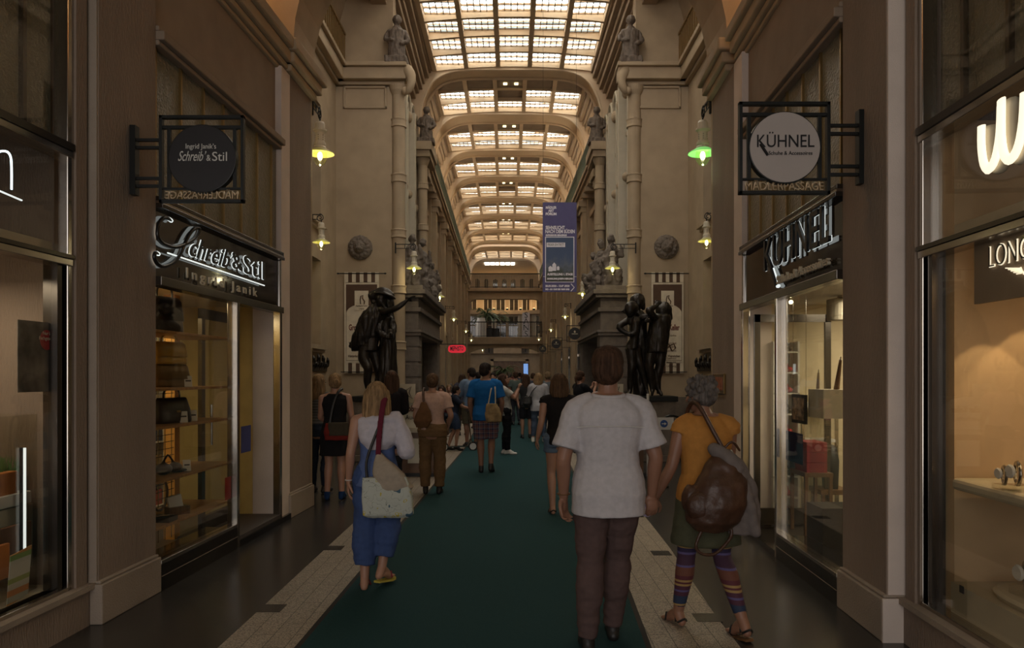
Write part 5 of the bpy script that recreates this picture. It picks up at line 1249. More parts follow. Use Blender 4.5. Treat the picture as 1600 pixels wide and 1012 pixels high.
r = thing('framed_poster', 'small black framed poster hanging inside the right shop window', 'poster', p); MB().box(-.01,.01,-.16,.16,0,hh).build('frame', M['black'], r, local=True); MB().box(-.016,-.01,-.13,.13,.03,hh-.03).build('print', mat('print_mix', (.3,.2,.12), .6, var=.9, scale=22), r, local=True); MB().tube([(0,-.15,hh),(0,-.15,2.34-p[2])], .002, 4).build('wire', M['chrome'], r, local=True); MB().tube([(0,.15,hh),(0,.15,2.34-p[2])], .002, 4).build('wire', M['chrome'], r, local=True)
redm = mat('shoe_red', (.45,.03,.03), .4)
rk = thing('shoe_rack', 'tall narrow shoe rack seen through the open right shop door', 'rack', (WR(7.9,.45), 7.9, .06))
mb = MB(); mb.wbox(WR, .34, .62, 8.04, 8.06, .06, 2.0); mb.wbox(WR, .34, .36, 7.78, 8.06, .06, 2.0); mb.wbox(WR, .60, .62, 7.78, 8.06, .06, 2.0)
for k in range(9): mb.wbox(WR, .34, .62, 7.78, 8.06, .12+.22*k, .135+.22*k)
mb.build('carcass', M['white'], rk)
for k in range(9):
    for q_ in range(2):
        x = WR(7.9,.43+.10*q_); z = .136+.22*k; m_ = redm if (q_+k) % 3 else lb_
        s_ = MB().ball((x, 7.88, z+.032), (.038,.085,.032), 10, 6).ball((x, 7.95, z+.06), (.032,.04,.05), 10, 6)
        s_.build('shoe', m_, smooth=True, label=('red' if (q_+k) % 3 else 'black')+' shoe on the rack inside the right shop door', cat='shoe', group='shoes on the rack in the right shop')
p = WRp(1267,.6,0); st0 = zR(1267,735,.6)
r = thing('box_stand', 'dark stand under the red shoe boxes in the right shop', 'stand', (p[0],p[1],.06)); MB().box(-.14,.14,-.2,.2,st0-.10,st0-.06).build('top', M['wood_dark'], r, local=True)
for sx in (-.12,.12):
    for sy in (-.18,.18): MB().box(sx-.015,sx+.015,sy-.015,sy+.015,0,st0-.10).build('leg', M['wood_dark'], r, local=True)
for k in range(3):
    z = st0+.10*k
    s_ = MB(); s_.box(p[0]-.10, p[0]+.10, p[1]-.15, p[1]+.15, z, z+.097); s_.build('shoe_box', M.setdefault('box_red', mat('box_red', (.22,.02,.025), .5)), label='dark red shoe box in the right shop window, %s of its stack' % ('lowest','middle','topmost')[k], cat='box', group='stack of red shoe boxes')
r = thing('wall_mirror', 'large white door frame panel at the back of the right shop', 'mirror', WRp(1262,1.6,.06)); ya, yb = yat(1,1302,1.6), yat(1,1222,1.6); zt_ = zR(1290,489,1.6)
mb = MB(); mb.wbox(WR,1.58,1.64,ya,ya+.12,.06,zt_); mb.wbox(WR,1.58,1.64,yb-.12,yb,.06,zt_); mb.wbox(WR,1.58,1.64,ya,yb,zt_-.14,zt_); mb.wbox(WR,1.58,1.64,ya,yb,.06,.3); mb.build('frame', M['cream'], r)  # white door frame around a reflective greenish panel
mb = MB(); mb.wbox(WR,1.575,1.58,ya+.12,ya+.14,.3,zt_-.14); mb.wbox(WR,1.575,1.58,yb-.14,yb-.12,.3,zt_-.14); mb.wbox(WR,1.575,1.58,ya+.12,yb-.12,zt_-.16,zt_-.14); mb.build('bead', M['wood_dark'], r)
MB().wbox(WR,1.60,1.61,ya+.12,yb-.12,.3,zt_-.14).build('glass', mat('frame_glass_green', (.35,.36,.26), .12, metal=.7), r)
r = thing('ceiling_drum', 'pale drum shaped ceiling lamp inside the right shop', 'lamp', WRp(1312,.8,2.18)); MB().lathe([(.12,0),(.12,.20),(.02,.22),(.02,.24)], (0,0,0), 24).build('shade', M['cream'], r, local=True)
area('shop_tube', WR(6.2,.9), 6.9, 2.36, .12, .9, 8, (1,.9,.7))
# near left window
bw = MB(); bw.wbox(WL, 1.0, 1.1, 1.0, 4.9, 0, 3.1); bw.wbox(WL, .2, 1.0, 4.74, 4.86, .27, 3.1); bw.build('wall_display_left', M['beige_wall'], kind='structure')
MB().wbox(WL, .15, 1.0, 1.0, 4.74, .24, .30).build('floor_display_left', M['cream'], kind='structure'); MB().wbox(WL, .25, 1.0, 1.0, 4.74, 2.42, 2.5).build('ceiling_display_left', M['cream'], kind='structure')
d_ = .185; ya, yb = yat(-1,28,d_), yat(-1,88,d_)
r = thing('window_poster', 'grey poster with a red round badge in the left nearest window', 'poster', (WL(ya,d_), ya, 1.58))
gp = mat('poster_grey', (.10,.09,.08), .6, var=.9, scale=7)
MB().wbox(WL, d_, d_+.004, ya, yb, zat(-1,58,612,d_), zat(-1,58,502,d_)).build('sheet', gp, r)
cc = wallpt(-1, 73, 531, d_-.004); MB().lathe([(.062,-.002),(.062,.002)], cc, 24, Matrix.Rotation(PI/2,3,'Y')).build('badge', mat('badge_red', (.36,.02,.03), .6), r)
lettering('badge_print', 'Nur im\nFachgesch\u00e4ft', (cc.x+.006, cc.y, cc.z), LWALL, .022, M['paper'], r, ext=.0005)
d_ = .30; y1_ = yat(-1,58,d_)
r = thing('glass_showcase', 'glass showcase with a black edged corner post in the left nearest window', 'showcase', (WL(4.1,d_), 4.1, .30))
mb = MB(); mb.wbox(WL, d_, d_+.005, 2.5, y1_, .30, 1.40); mb.wbox(WL, d_, d_+.35, y1_-.005, y1_, .30, 1.40); mb.build('pane', M['glass'], r)
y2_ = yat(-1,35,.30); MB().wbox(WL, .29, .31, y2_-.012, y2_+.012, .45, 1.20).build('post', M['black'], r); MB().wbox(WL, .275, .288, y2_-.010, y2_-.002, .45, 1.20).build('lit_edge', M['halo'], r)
org = mat('orange_leather', (.48,.17,.04), .4, var=.15)
def ybox(side, name, label, cat, u0, u1, v0, v1, d, dep, m, parts=None):
    wf = WL if side < 0 else WR; ya, yb = sorted((yat(side,u0,d), yat(side,u1,d))); um = (u0+u1)/2
    zb_, zt_ = zat(side,um,v1,d), zat(side,um,v0,d)
    mb = MB(); mb.wbox(wf, d, d+dep, ya, yb, zb_, zt_); return mb.build(name, m, label=label, cat=cat, bevel=.006), ya, yb, zb_, zt_
ybox(-1, 'display_block', 'white display block in the left nearest window', 'display block', -60, 50, 778, 798, .34, .3, M['white'])
ybox(-1, 'carved_wood_block', 'orange brown arched wooden holder with grass on top in the left window', 'holder', -30, 28, 740, 777, .36, .18, org)
ybox(-1, 'lower_display_block', 'large pale display block under the white one in the left window', 'display block', -60, 52, 799, 905, .36, .3, M['cream'])
ybox(-1, 'leather_folder', 'orange brown leather folder leaning low in the left window', 'folder', -20, 16, 853, 908, .24, .03, org)
ybox(-1, 'leather_case', 'brown leather case standing behind the folder in the left window', 'case', -20, 50, 822, 868, .31, .02, mat('case_brown', (.25,.11,.05), .5))
gr = MB(); y0g = yat(-1,0,.42)
for k in range(160):
    y = y0g-.05+random.random()*.22; x = WL(y,.40+random.random()*.1); z = zat(-1,12,741,.40); h = .05+random.random()*.06
    gr.tube([(x,y,z),(x+random.uniform(-.02,.02),y+random.uniform(-.03,.03),z+h)], [.003,.0008], 3)
gr.build('grass_tuft', mat('grass', (.07,.16,.03), .6), kind='stuff', label='tuft of artificial grass on the orange brown holder in the left window', cat='grass')
ys_ = yat(-1,38,.17)
r = thing('leaflet', 'tilted leaflet with orange, green and white bands in the left nearest window', 'leaflet', (WL(ys_,.20), ys_, .31))
Mt = Matrix.Rotation(.12,3,'X')@Matrix.Rotation(.15,3,'Y')
lf = ramp_mat('leaflet_bands', 2, 1/.32, [(0,(.40,.42,.36)),(.12,(.52,.24,.10)),(.24,(.50,.48,.42)),(.36,(.30,.36,.12)),(.46,(.55,.55,.50)),(.8,(.25,.38,.14)),(.9,(.55,.28,.10))])
MB().obox((0,0,.15), (.004,.19,.31), Mt).build('sheet', lf, r, local=True)
r = thing('silver_watch', 'small silver item on a pale stand low in the left window', 'watch', (WL(3.97,.22), 3.97, .30)); MB().box(-.05,.05,-.08,.08,0,.05).build('stand', M['cream'], r, local=True); MB().lathe([(.03,-.01),(.035,0),(.03,.01)], (0,0,.085), 16, Matrix.Rotation(PI/2,3,'Y')).build('case', M['chrome'], r, local=True)
# near right window
bw = MB(); bw.wbox(WR, .78, .88, 1.0, 4.5, 0, 3.1); bw.wbox(WR, .26, .8, 4.20, 4.40, .27, 3.1); bw.build('wall_display_right', M['beige_wall'], kind='structure')
MB().wbox(WR, .26, .8, 1.0, 4.2, 2.42, 2.5).build('ceiling_display_right', M['cream'], kind='structure')
MB().wbox(WR, .24, .8, 1.0, 4.2, .24, .47).build('floor_display_right', M['cream'], kind='structure')
r = thing('display_shelf', 'pale rounded glass-edged shelf with watches in the right window', 'shelf', (WR(3.4,.5), 3.4, .9))
ya_, = (yat(1,1494,.35),); MB().wbox(WR, .23, .78, 3.42, 4.18, 1.0, 1.065).build('board', M['cream'], r, bevel=.02)
r = thing('watch_tray', 'pale curved tray at the bottom of the right window', 'tray', (WR(3.4,.5), 3.62, .47)); MB().loft([(0,0,0,.20,.40),(0,0,.03,.22,.42),(0,0,.045,.20,.40)], 28, 2.3).build('plate', M['cream'], r, local=True, smooth=False)
def watch(y, d, z, sc, label):
    r = thing('wrist_watch', label, 'watch', (WR(y,d), y, z), group='watches in the right window')
    MB().box(-.03*sc,.03*sc,-.03*sc,.03*sc,0,.02*sc).build('stand', M['glass'], r, local=True)
    Mx = Matrix.Rotation(PI/2,3,'Y')@Matrix.Rotation(.5,3,'X')
    MB().tube([(.012*math.cos(k*PI/8)*sc, .030*math.cos(k*PI/8)*sc, (.055+.034*math.sin(k*PI/8))*sc) for k in range(17)], .008*sc, 6, flat=((1,0,0),.6)).build('bracelet', M['chrome'], r, local=True, smooth=True)
    MB().lathe([(.020*sc,0),(.022*sc,.004*sc),(.018*sc,.009*sc)], (-.02*sc,0,.062*sc), 20, Matrix.Rotation(-PI/2,3,'Y')).build('dial', M['white'], r, local=True)
watch(3.76,.27,1.065,1.3,'left wrist watch on the upper shelf of the right window'); watch(3.70,.30,1.065,1.6,'taller wrist watch on the upper shelf of the right window'); watch(3.78,.40,.515,1.9,'wrist watch low on the curved tray of the right window')
r, y0_, y1_, zb_, zt_ = notice(1, 1472, 897, 1510, 955, .21, M['glass'], 'small transparent sticker low on the right window glass', 'sticker', 'sticker')
MB().wbox(WR, .205, .209, y0_+.02, y0_+.06, zt_-.08, zt_-.04).build('print', M['black'], r)
# ---------------------------------------------------------------- people
SKIN = mat('skin', (.36,.19,.125), .5, var=.06); SKIN_T = mat('skin_tan', (.27,.135,.085), .5, var=.06)
def fab(name, c, **kw): return mat(name, c, .9, var=kw.get('var',.08), scale=kw.get('scale',30), bump=.12, bscale=kw.get('bs',180), spec=.15)
def hairm(name, c):
    m = mat(name, c, .78, var=.5, scale=55, stretch=(1,1,.10), spec=.2, bump=.5, bscale=120); return m
HR_ = {'blond': hairm('hair_blond', (.24,.15,.075)), 'brown': hairm('hair_brown', (.055,.028,.016)), 'dark': hairm('hair_dark', (.02,.013,.010)), 'grey': hairm('hair_grey', (.11,.095,.085)),
       'ginger': hairm('hair_ginger', (.085,.048,.026)), 'fair': hairm('hair_fair', (.20,.13,.07))}
def V(*a): return Vector(a)
def stand(**kw):
    """joint positions for a body 1.75 m tall facing +Y ; left is -X"""
    P = dict(hipL=V(-.09,0,.92), kneeL=V(-.10,.02,.50), ankL=V(-.10,-.03,.085), toeL=V(-.12,.17,.03),
             hipR=V(.09,0,.92), kneeR=V(.10,.02,.50), ankR=V(.10,-.03,.085), toeR=V(.12,.17,.03),
             shL=V(-.185,-.01,1.42), elL=V(-.235,-.04,1.13), wrL=V(-.25,.03,.89), shR=V(.185,-.01,1.42), elR=V(.235,-.04,1.13), wrR=V(.25,.03,.89),
             handL=None, handR=None, palmL=V(1,0,0), palmR=V(-1,0,0), curlL=.35, curlR=.35, lean=V(0,0,0), head=V(0,.015,1.625), look=0.0, tilt=0.0, W=1.0, D=1.0, hipw=1.0)
    P.update(kw); return P
def lerp(a, b, t): return a+(b-a)*t
def hand(mb, w, d, n, side, curl, k=1.0, spread=.12):
    d = Vector(d).normalized(); n = Vector(n); n = (n-d*n.dot(d)).normalized(); ac = d.cross(n)*side
    R = Matrix((ac, d, n)).transposed()
    mb.tube([w, w+d*.03*k], [.026*k,.028*k], 10, flat=(n,.75)); mb.ball(w+d*.055*k, (.041*k,.052*k,.017*k), 12, 8, R)
    for i, (o, L_) in enumerate(((-.030,.060),(-.010,.074),(.011,.070),(.031,.055))):
        b = w+d*(.088-.004*abs(i-1))*k+ac*(-o)*k; dd = (d+ac*(-o)*spread*20*.5).normalized(); pts = [b-dd*.012*k, b]
        ang = 0
        for q, seg in enumerate((.42,.32,.26)):
            ang += curl*(.8+.25*q)*(1+.12*(3-i)); v_ = dd*math.cos(ang)+n*math.sin(ang); pts.append(pts[-1]+v_*L_*seg*1.15*k)
        mb.chain(pts, [.0098*k,.0095*k,.0088*k,.0080*k,.0068*k], 8, 2)
    b = w+d*.022*k+ac*.026*k; t1 = b+(d*.6+ac*.62+n*.35)*.040*k; t2 = t1+(d*.85+ac*.20+n*.40)*.032*k; t3 = t2+(d*.9-ac*.05+n*.4)*.022*k
    mb.chain([b, t1, t2, t3], [.015*k,.0125*k,.0105*k,.0085*k], 8, 2)
TS = [(.80,.10,.085,-.01),(.86,.150,.112,-.018),(.93,.168,.122,-.02),(1.0,.160,.112,-.008),(1.08,.142,.100,0),(1.16,.142,.102,0),(1.25,.158,.112,.0),(1.34,.172,.112,-.004),(1.40,.165,.098,-.008),(1.45,.115,.078,-.010),(1.49,.062,.060,-.006)]
def torso(mb, P, z0=-9, z1=9, inf=0.0, hemf=0.0, n=24):
    """hemf widens towards the bottom"""
    sec = []
    zs = [z for z, *_ in TS if z0 < z < z1]
    def at(z):
        if z <= TS[0][0]: t = TS[0]; return t[1:]
        for a, b in zip(TS, TS[1:]):
            if a[0] <= z <= b[0]:
                q = (z-a[0])/(b[0]-a[0]); return tuple(a[i]+(b[i]-a[i])*q for i in (1,2,3))
        return TS[-1][1:]
    zz = ([max(z0,.62)] if z0 > 0 else [])+zs+([z1] if z1 < 2 else [])
    if z0 > 0 and z0 < .80: zz = sorted(set(zz+[.70,.76])-{z for z in (.70,.76) if z < z0})
    for z in sorted(zz):
        hx, hy, oy = at(max(z,.90) if inf else z); w = P['W']*(P['hipw'] if z < 1.04 else 1); f = hemf*max(0, (1.15-z))/.4
        ln = P['lean']*((z-.92)/.5 if z > .92 else 0)
        sec.append((ln.x, oy+ln.y, z+ln.z*0, hx*w+inf+f, hy*P['D']*w+inf+f*.8))
    mb.loft(sec, n)
def legpts(P, s, t=1.0):
    h, k, a = P['hip'+s], P['knee'+s], P['ank'+s]; w = .5+.5*P['W']
    pts = [(h+V(0,-.01,.02),.098*w),(lerp(h,k,.35),.084*w),(lerp(h,k,.75),.062*w),(k,.055),(lerp(k,a,.28)+V(0,-.018,0),.058*w),(lerp(k,a,.6)+V(0,-.008,0),.045),(a,.036)]
    return pts
def armpts(P, s):
    h, k, a = P['sh'+s], P['el'+s], P['wr'+s]; w = .6+.4*P['W']
    return [(h,.056*w),(lerp(h,k,.3),.052*w),(lerp(h,k,.75),.043*w),(k,.040*w),(lerp(k,a,.3),.041*w),(lerp(k,a,.75),.031*w),(a,.026*w)]
def head(mb, P, k=1.0):
    c = P['head']; R = Matrix.Rotation(P['look'],3,'Z')@Matrix.Rotation(P['tilt'],3,'X')
    def b(o, r, n=14, m=10): mb.ball(c+R@Vector(o)*k, tuple(q*k for q in r), n, m, R)
    b((0,-.012,.025),(.073,.092,.090)); b((0,.022,-.045),(.055,.062,.070)); b((0,.048,-.085),(.028,.026,.022)); b((0,.068,.032),(.045,.022,.018))
    mb.tube([c+R@V(0,.082,.012)*k, c+R@V(0,.104,-.026)*k, c+R@V(0,.088,-.034)*k], [.008*k,.014*k,.012*k], 8)
    b((0,.083,-.058),(.022,.010,.006),8,6); b((0,.081,-.066),(.019,.010,.006),8,6); b((.033,.06,-.02),(.02,.02,.018)); b((-.033,.06,-.02),(.02,.02,.018))
    for s in (-1,1): b((s*.074,-.008,-.012),(.010,.018,.030),8,6)
    nb = V(0,-.015,1.44)+P['lean']; mb.chain([nb, lerp(nb, c, .45), c+R@V(0,-.02,-.05)], [.066*(.7+.3*P['W']),.055*(.7+.3*P['W']),.056], 12)
    return R
def sole_foot(mb, a, toe, bare=True):
    """foot: heel under the ankle, toes towards toe"""
    f = (toe-a); f.z = 0; L_ = .235; pitch = toe.z-.03; f.normalize(); side = V(-f.y, f.x, 0)
    dz_ = a.z-.085; heel = V(a.x,a.y,dz_+.032)-f*.045; ball_ = heel+f*.155; ball_.z = .026+max(0,toe.z-.03) if dz_ > .01 else .024; tip = ball_+f*.065; tip.z = ball_.z-.006+(.0)
    mb.chain([a+V(0,0,.01), lerp(a,heel,.55), heel], [.036,.036,.031]); mb.chain([heel, lerp(heel,ball_,.5)+V(0,0,.016), ball_], [.031,.034,.033], flat=(V(0,0,1),.8)); mb.chain([a, lerp(a,ball_,.55)+V(0,0,.012), ball_], [.034,.031,.026])
    if bare:
        for i, o in enumerate((-.028,-.012,.002,.016,.028)):
            r = .0105 if abs(o) < .02 else .012
            mb.chain([ball_+side*o, ball_+side*o*1.1+f*(.052-abs(o)*.5)+V(0,0,-.006)], [.014,r], 8, 1)
    return heel, ball_, f, side
def shoe(mb, a, toe, hi=.0, infl=.008):
    f = (toe-a); f.z = 0; f.normalize(); dz_ = a.z-.085
    heel = V(a.x,a.y,dz_+.036)-f*.045; b_ = heel+f*.16; b_.z = .034 if dz_ < .02 else heel.z-(.12); tip = b_+f*.07
    if dz_ > .02: b_.z = max(.034, heel.z-.13); tip.z = b_.z
    mb.chain([heel, lerp(heel,b_,.5)+V(0,0,.012), b_, tip], [.036,.038,.042,.030], 12, 2, flat=(V(0,0,1),.85)); mb.chain([a+V(0,0,.01+hi), lerp(a,heel,.6)], [.044,.040])
    mb.chain([a+V(0,0,.0), lerp(a,b_,.5)+V(0,0,.02), b_], [.040,.038,.034])
def hairmesh(mb, P, style, k=1.0):
    c = P['head']; R = Matrix.Rotation(P['look'],3,'Z')@Matrix.Rotation(P['tilt'],3,'X')
    def b(o, r): mb.ball(c+R@Vector(o)*k, tuple(q*k for q in r), 16, 12, R)
    b((0,-.022,.045),(.086,.098,.088))
    b((0,-.05,.0),(.084,.073,.08))
    if style == 'short': b((0,-.055,-.03),(.064,.046,.052)); b((.02,-.01,.075),(.06,.08,.05)); b((-.025,-.03,.08),(.05,.06,.045))
    if style == 'curly':
        for i in range(26):
            a = i*2.4; z = -.05+.16*(i/26); r_ = .083*math.sqrt(max(.1,1-((z-.02)/.12)**2)); y_ = r_*math.sin(a)-.025
            if y_ < .045: b((r_*math.cos(a), y_, z+.01),(.028,.028,.026))
    if style in ('bob', 'long', 'shoulder'):
        L_ = {'bob':.115,'shoulder':.19,'long':.42}[style]
        for q in range(9):
            a = PI+PI*(q/8)*1.0; x = .086*math.cos(a); y = .070*math.sin(a)-.022
            out = .018 if style != 'long' else .01
            mb.chain([c+R@V(x*.9,y*.9,.04)*k, c+R@V(x,y,-.04)*k, c+R@V(x*1.05,y*1.1-out*.2,-.04-L_*.55)*k, c+R@V(x*1.0,y*1.15-out,-.04-L_*(1-.12*abs(q-4)/4))*k], [.028,.032,.032,.016 if style != 'long' else .012], 8, 2)
    if style == 'bun': b((0,-.115,.01),(.042,.036,.045)); b((0,-.05,-.03),(.062,.05,.05))
    if style == 'pony':
        mb.chain([c+R@V(0,-.10,.03), c+R@V(0,-.14,-.02), c+R@V(0,-.13,-.16)], [.028,.034,.012], 8, 3); b((0,-.05,-.03),(.064,.05,.05))
def scale_mb(mb, s): mb.v = [(p[0]*s, p[1]*s, p[2]*s) for p in mb.v]
NP = [0]
def person(X, Y, H, rz, P, label, skin, hair, top, bottom, feet, vox=.008, cat='person', eyes=True, z=0.0):
    """hair=(style, mat) ; top=(mat, hem z, sleeve 0..2 along arm, inflate, flare) ; bottom=(kind, mat, 0..2 along leg, loose) ; feet=(kind, mat)"""
    s = H/1.75; NP[0] += 1; sd = NP[0]*3.1
    r = thing('person', label, cat, (X, Y, z), rz)
    mb = MB(); torso(mb, P, inf=0)
    for S in 'LR':
        L_ = legpts(P, S); mb.chain([p for p, _ in L_], [q for _, q in L_], 14, 3)
        A = armpts(P, S); mb.chain([p for p, _ in A], [q for _, q in A], 12, 3)
        sh = P['sh'+S]; mb.chain([sh+V(0,0,0), V(sh.x*.35,-.01,1.45)+P['lean']], [.055*P['W'],.05*P['W']], 10)
        d = P['hand'+S] or (P['wr'+S]-P['el'+S]); hand(mb, P['wr'+S], d, P['palm'+S], 1 if S == 'L' else -1, P['curl'+S])
        if feet[0] in ('bare', 'sandal', 'flipflop'): sole_foot(mb, P['ank'+S], P['toe'+S])
    hk = P.get('hk', 1.05); R = head(mb, P, hk); scale_mb(mb, s)
    mobj('body', bake(mb, vox, 2), skin, r)
    if hair:
        hb = MB(); hairmesh(hb, P, hair[0], hk); me = None
        c = P['head']; hb.v = [(p[0]-c.x, p[1]-c.y, p[2]-c.z) for p in hb.v]
        scale_mb(hb, s); me = bake(hb, max(.005, vox*.7), 2, strand=.0035)
        o = mobj('hair', me, hair[1], r); o.location = c*s
    if eyes:
        e = MB()
        for q in (-1, 1): e.ball(P['head']+R@V(q*.030,.079,.006)*hk, (.012,.008,.006), 8, 6, R)
        scale_mb(e, s); e.build('eyes', M['black'], r, local=True)
    if bottom:
        kind, bm, t, loose = bottom; b = MB()
        if kind == 'skirt':
            b.loft([(0,0,t,.20*P['hipw']+loose,.15+loose*.8),(0,-.01,(t+.92)/2,.195*P['hipw']+loose*.6,.15+loose*.5),(0,-.02,.90,.188*P['hipw']*P['W'],.142*P['W']),(0,-.01,1.0,.175*P['W'],.128*P['W']),(0,0,1.04,.160*P['W'],.115*P['W'])], 28)
        else:
            ov = bool(top) and top[1] < .88; torso(b, P, .84, .94 if ov else 1.03, .012 if ov else .024)
            for S in 'LR':
                L_ = legpts(P, S)
                pts = [p for p, _ in L_]; rs = [q+.012+loose*(.35+.65*min(1, i/3)) for i, (_, q) in enumerate(L_)]
                n_ = {1:4}.get(int(t), None); cut = t if t <= 1 else t
                hip, kn, an = P['hip'+S], P['knee'+S], P['ank'+S]
                if t < 1.0: pts = [pts[0], pts[1], lerp(hip,kn,t*.8), lerp(hip,kn,t)]; rs = [rs[0], rs[1]+loose*.3, .078+loose, .075+loose]
                else:
                    e = lerp(kn, an, t-1); pts = pts[:5]+[lerp(pts[4], e, .5), e]; rs = rs[:5]+[max(rs[5],.048+loose), max(.046+loose, .048)]
                b.tube(pts, rs, 16, sub=3); b.ball(pts[0], (rs[0],)*3, 12, 8)
        scale_mb(b, s); mobj({'skirt':'skirt','shorts':'shorts'}.get(kind,'trousers'), bake(b, max(.009, vox), 2, fold=.010 if kind != 'skirt' else .006, fs=(7,7,14), seed=sd), bm, r)
    if top:
        tm, hem, sl, inf, fl = top; t_ = MB(); torso(t_, P, hem, 1.475 if sl >= 0 else 1.44, inf, fl)
        for S in 'LR':
            sh, el, wr = P['sh'+S], P['el'+S], P['wr'+S]
            if sl > 0:
                e = lerp(sh, el, min(sl,1)) if sl <= 1 else lerp(el, wr, sl-1)
                ws = .6+.4*P['W']; base = [V(sh.x*.45,sh.y,1.435)+P['lean'], sh+V(0,0,-.004)]; rr = [.050*ws+inf,.054*ws+inf]
                if sl > 1: t_.tube(base+[lerp(sh,el,.6), el, e], rr+[.056+inf*.8,.050+inf,.036+inf], 14, sub=3)
                else: t_.tube(base+[lerp(sh,e,.5), e], rr+[.056*ws+inf,.060*ws+inf*1.2], 14, sub=3)
            else: t_.ball(lerp(sh, V(0,0,1.42)+P['lean'], .30), (.05+inf,.05+inf,.045), 10, 8)
        scale_mb(t_, s); mobj('top', bake(t_, max(.009, vox), 2, fold=.007, fs=(6,6,8), seed=sd), tm, r)
    k_, fm = feet
    if k_ in ('shoe','trainer'):
        for S in 'LR':
            f_ = MB(); shoe(f_, P['ank'+S], P['toe'+S], .02 if k_ == 'trainer' else 0); scale_mb(f_, s); mobj('shoe', bake(f_, .008, 2), fm, r)
    elif k_ in ('sandal','flipflop'):
        for S in 'LR':
            q = MB(); heel, ball_, f, side = sole_foot(q, P['ank'+S], P['toe'+S]); b = MB()
            h0, b0 = heel-V(0,0,.034)-f*.03, ball_-V(0,0,.030)
            up = (b0-h0).normalized().cross(side); w = [.030,.034,.038,.046,.044,.02]
            pts = [h0, h0+f*.02, lerp(h0,b0,.5), b0, b0+f*.05, b0+f*.085]
            vs = []
            for p, ww in zip(pts, w): vs += [p-side*ww+V(0,0,.0), p+side*ww, p+side*ww-V(0,0,.016), p-side*ww-V(0,0,.016)]
            fs = []
            for i in range(5): 
                for j in range(4): fs.append((i*4+j, i*4+(j+1)%4, i*4+4+(j+1)%4, i*4+4+j))
            b.add(vs, fs+[(0,1,2,3),(20,21,22,23)]); scale_mb(b, s); so_ = b.build('sole', fm, r, local=True)
            st = MB(); t0 = ball_+f*.03+V(0,0,.012)
            st.tube([ball_-side*.046-f*.02-V(0,0,.01), lerp(ball_,t0,.2)-side*.02+V(0,0,.032), t0, lerp(ball_,t0,.2)+side*.02+V(0,0,.032), ball_+side*.046-f*.02-V(0,0,.01)], .007, 6, sub=3)
            if k_ == 'sandal':
                st.tube([heel-side*.036, heel-f*.036+V(0,0,.03), heel+side*.036], .008, 6, sub=3); st.tube([heel-side*.036+f*.02, heel+f*.06+V(0,0,.055), heel+side*.036+f*.02], .008, 6, sub=3)
            scale_mb(st, s); st.build('strap', M['black'] if k_ == 'sandal' else M['strapred'] if 'strapred' in M else M.setdefault('strapred', fab('strap_red', (.18,.03,.04))), r, local=True)
    return r, s
def blob(parts, vox=.01, fold=0.0, seed=0, it=2, fs=(9,9,9)):
    """parts: list of functions on an MB"""
    b = MB()
    for p in parts: p(b)
    return bake(b, vox, it, fold=fold, fs=fs, seed=seed)
def hung(name, label, cat, r, mats_parts, group=None):
    """a carried thing: Empty placed with the person's own transform, parts in the person's coordinates"""
    t = thing(name, label, cat, tuple(r.location), r.rotation_euler.z, group)
    for (n, me, m) in mats_parts: mobj(n, me, m, t)
    return t
def at_px(u, v_feet, dz=0.0):
    Y = EYE*F/(v_feet-HZ); return (u-800)/F*Y, Y

# --- 1 man in the grey shirt, right of the middle
P = stand(W=1.13, D=1.12, hk=1.10, elL=V(-.262,-.06,1.12), wrL=V(-.258,.02,.885), elR=V(.272,-.03,1.13), wrR=V(.262,.05,.90), handL=V(.0,.12,-1), handR=V(.03,.05,-1), palmL=V(.6,-.5,0), palmR=V(-.3,1,0), curlL=.45, curlR=.45,
          shL=V(-.182,-.01,1.40), shR=V(.182,-.01,1.40), head=V(.0,.015,1.63), look=-.12,
          kneeL=V(-.105,-.02,.50), ankL=V(-.125,-.07,.085), toeL=V(-.14,.13,.03), kneeR=V(.07,.12,.51), ankR=V(.045,.17,.085), toeR=V(.05,.36,.03))
X1, Y1 = (950-800)/F*4.42, 4.42
shirt = fab('shirt_grey', (.48,.455,.47)); tr1 = fab('trousers_mauve_brown', (.10,.065,.06))
r1, s1 = person(X1, Y1, 1.80, -.03, P, 'tall man in a pale grey short sleeved shirt and brown trousers', SKIN_T, ('short', HR_['brown']), (shirt, .80, .80, .022, .012), ('trousers', tr1, 1.97, .012), ('shoe', M['black']), vox=.006)
seam = MB(); seam.tube([(x, -.178+.9*x*x, 1.315-.12*x*x*2) for x in [-.19+.038*k for k in range(11)]], .0022, 5); scale_mb(seam, s1); seam.build('yoke_seam', M['white'], r1, local=True)
me = blob([lambda b: b.tube([V(.088*math.cos(a), .080*math.sin(a)-.02, 1.482+.012*math.sin(a)) for a in [2*PI*k/16 for k in range(17)]], .017, 8, flat=None)], .007); mobj('collar', me, shirt, r1)
for v in me.vertices: v.co = v.co*s1
br = MB(); w_ = P['wrL']; br.tube([w_+V(.034*math.cos(a), .034*math.sin(a), .02) for a in [2*PI*k/14 for k in range(15)]], .006, 6); scale_mb(br, s1); br.build('bracelet', M['wood_dark'], r1, local=True)

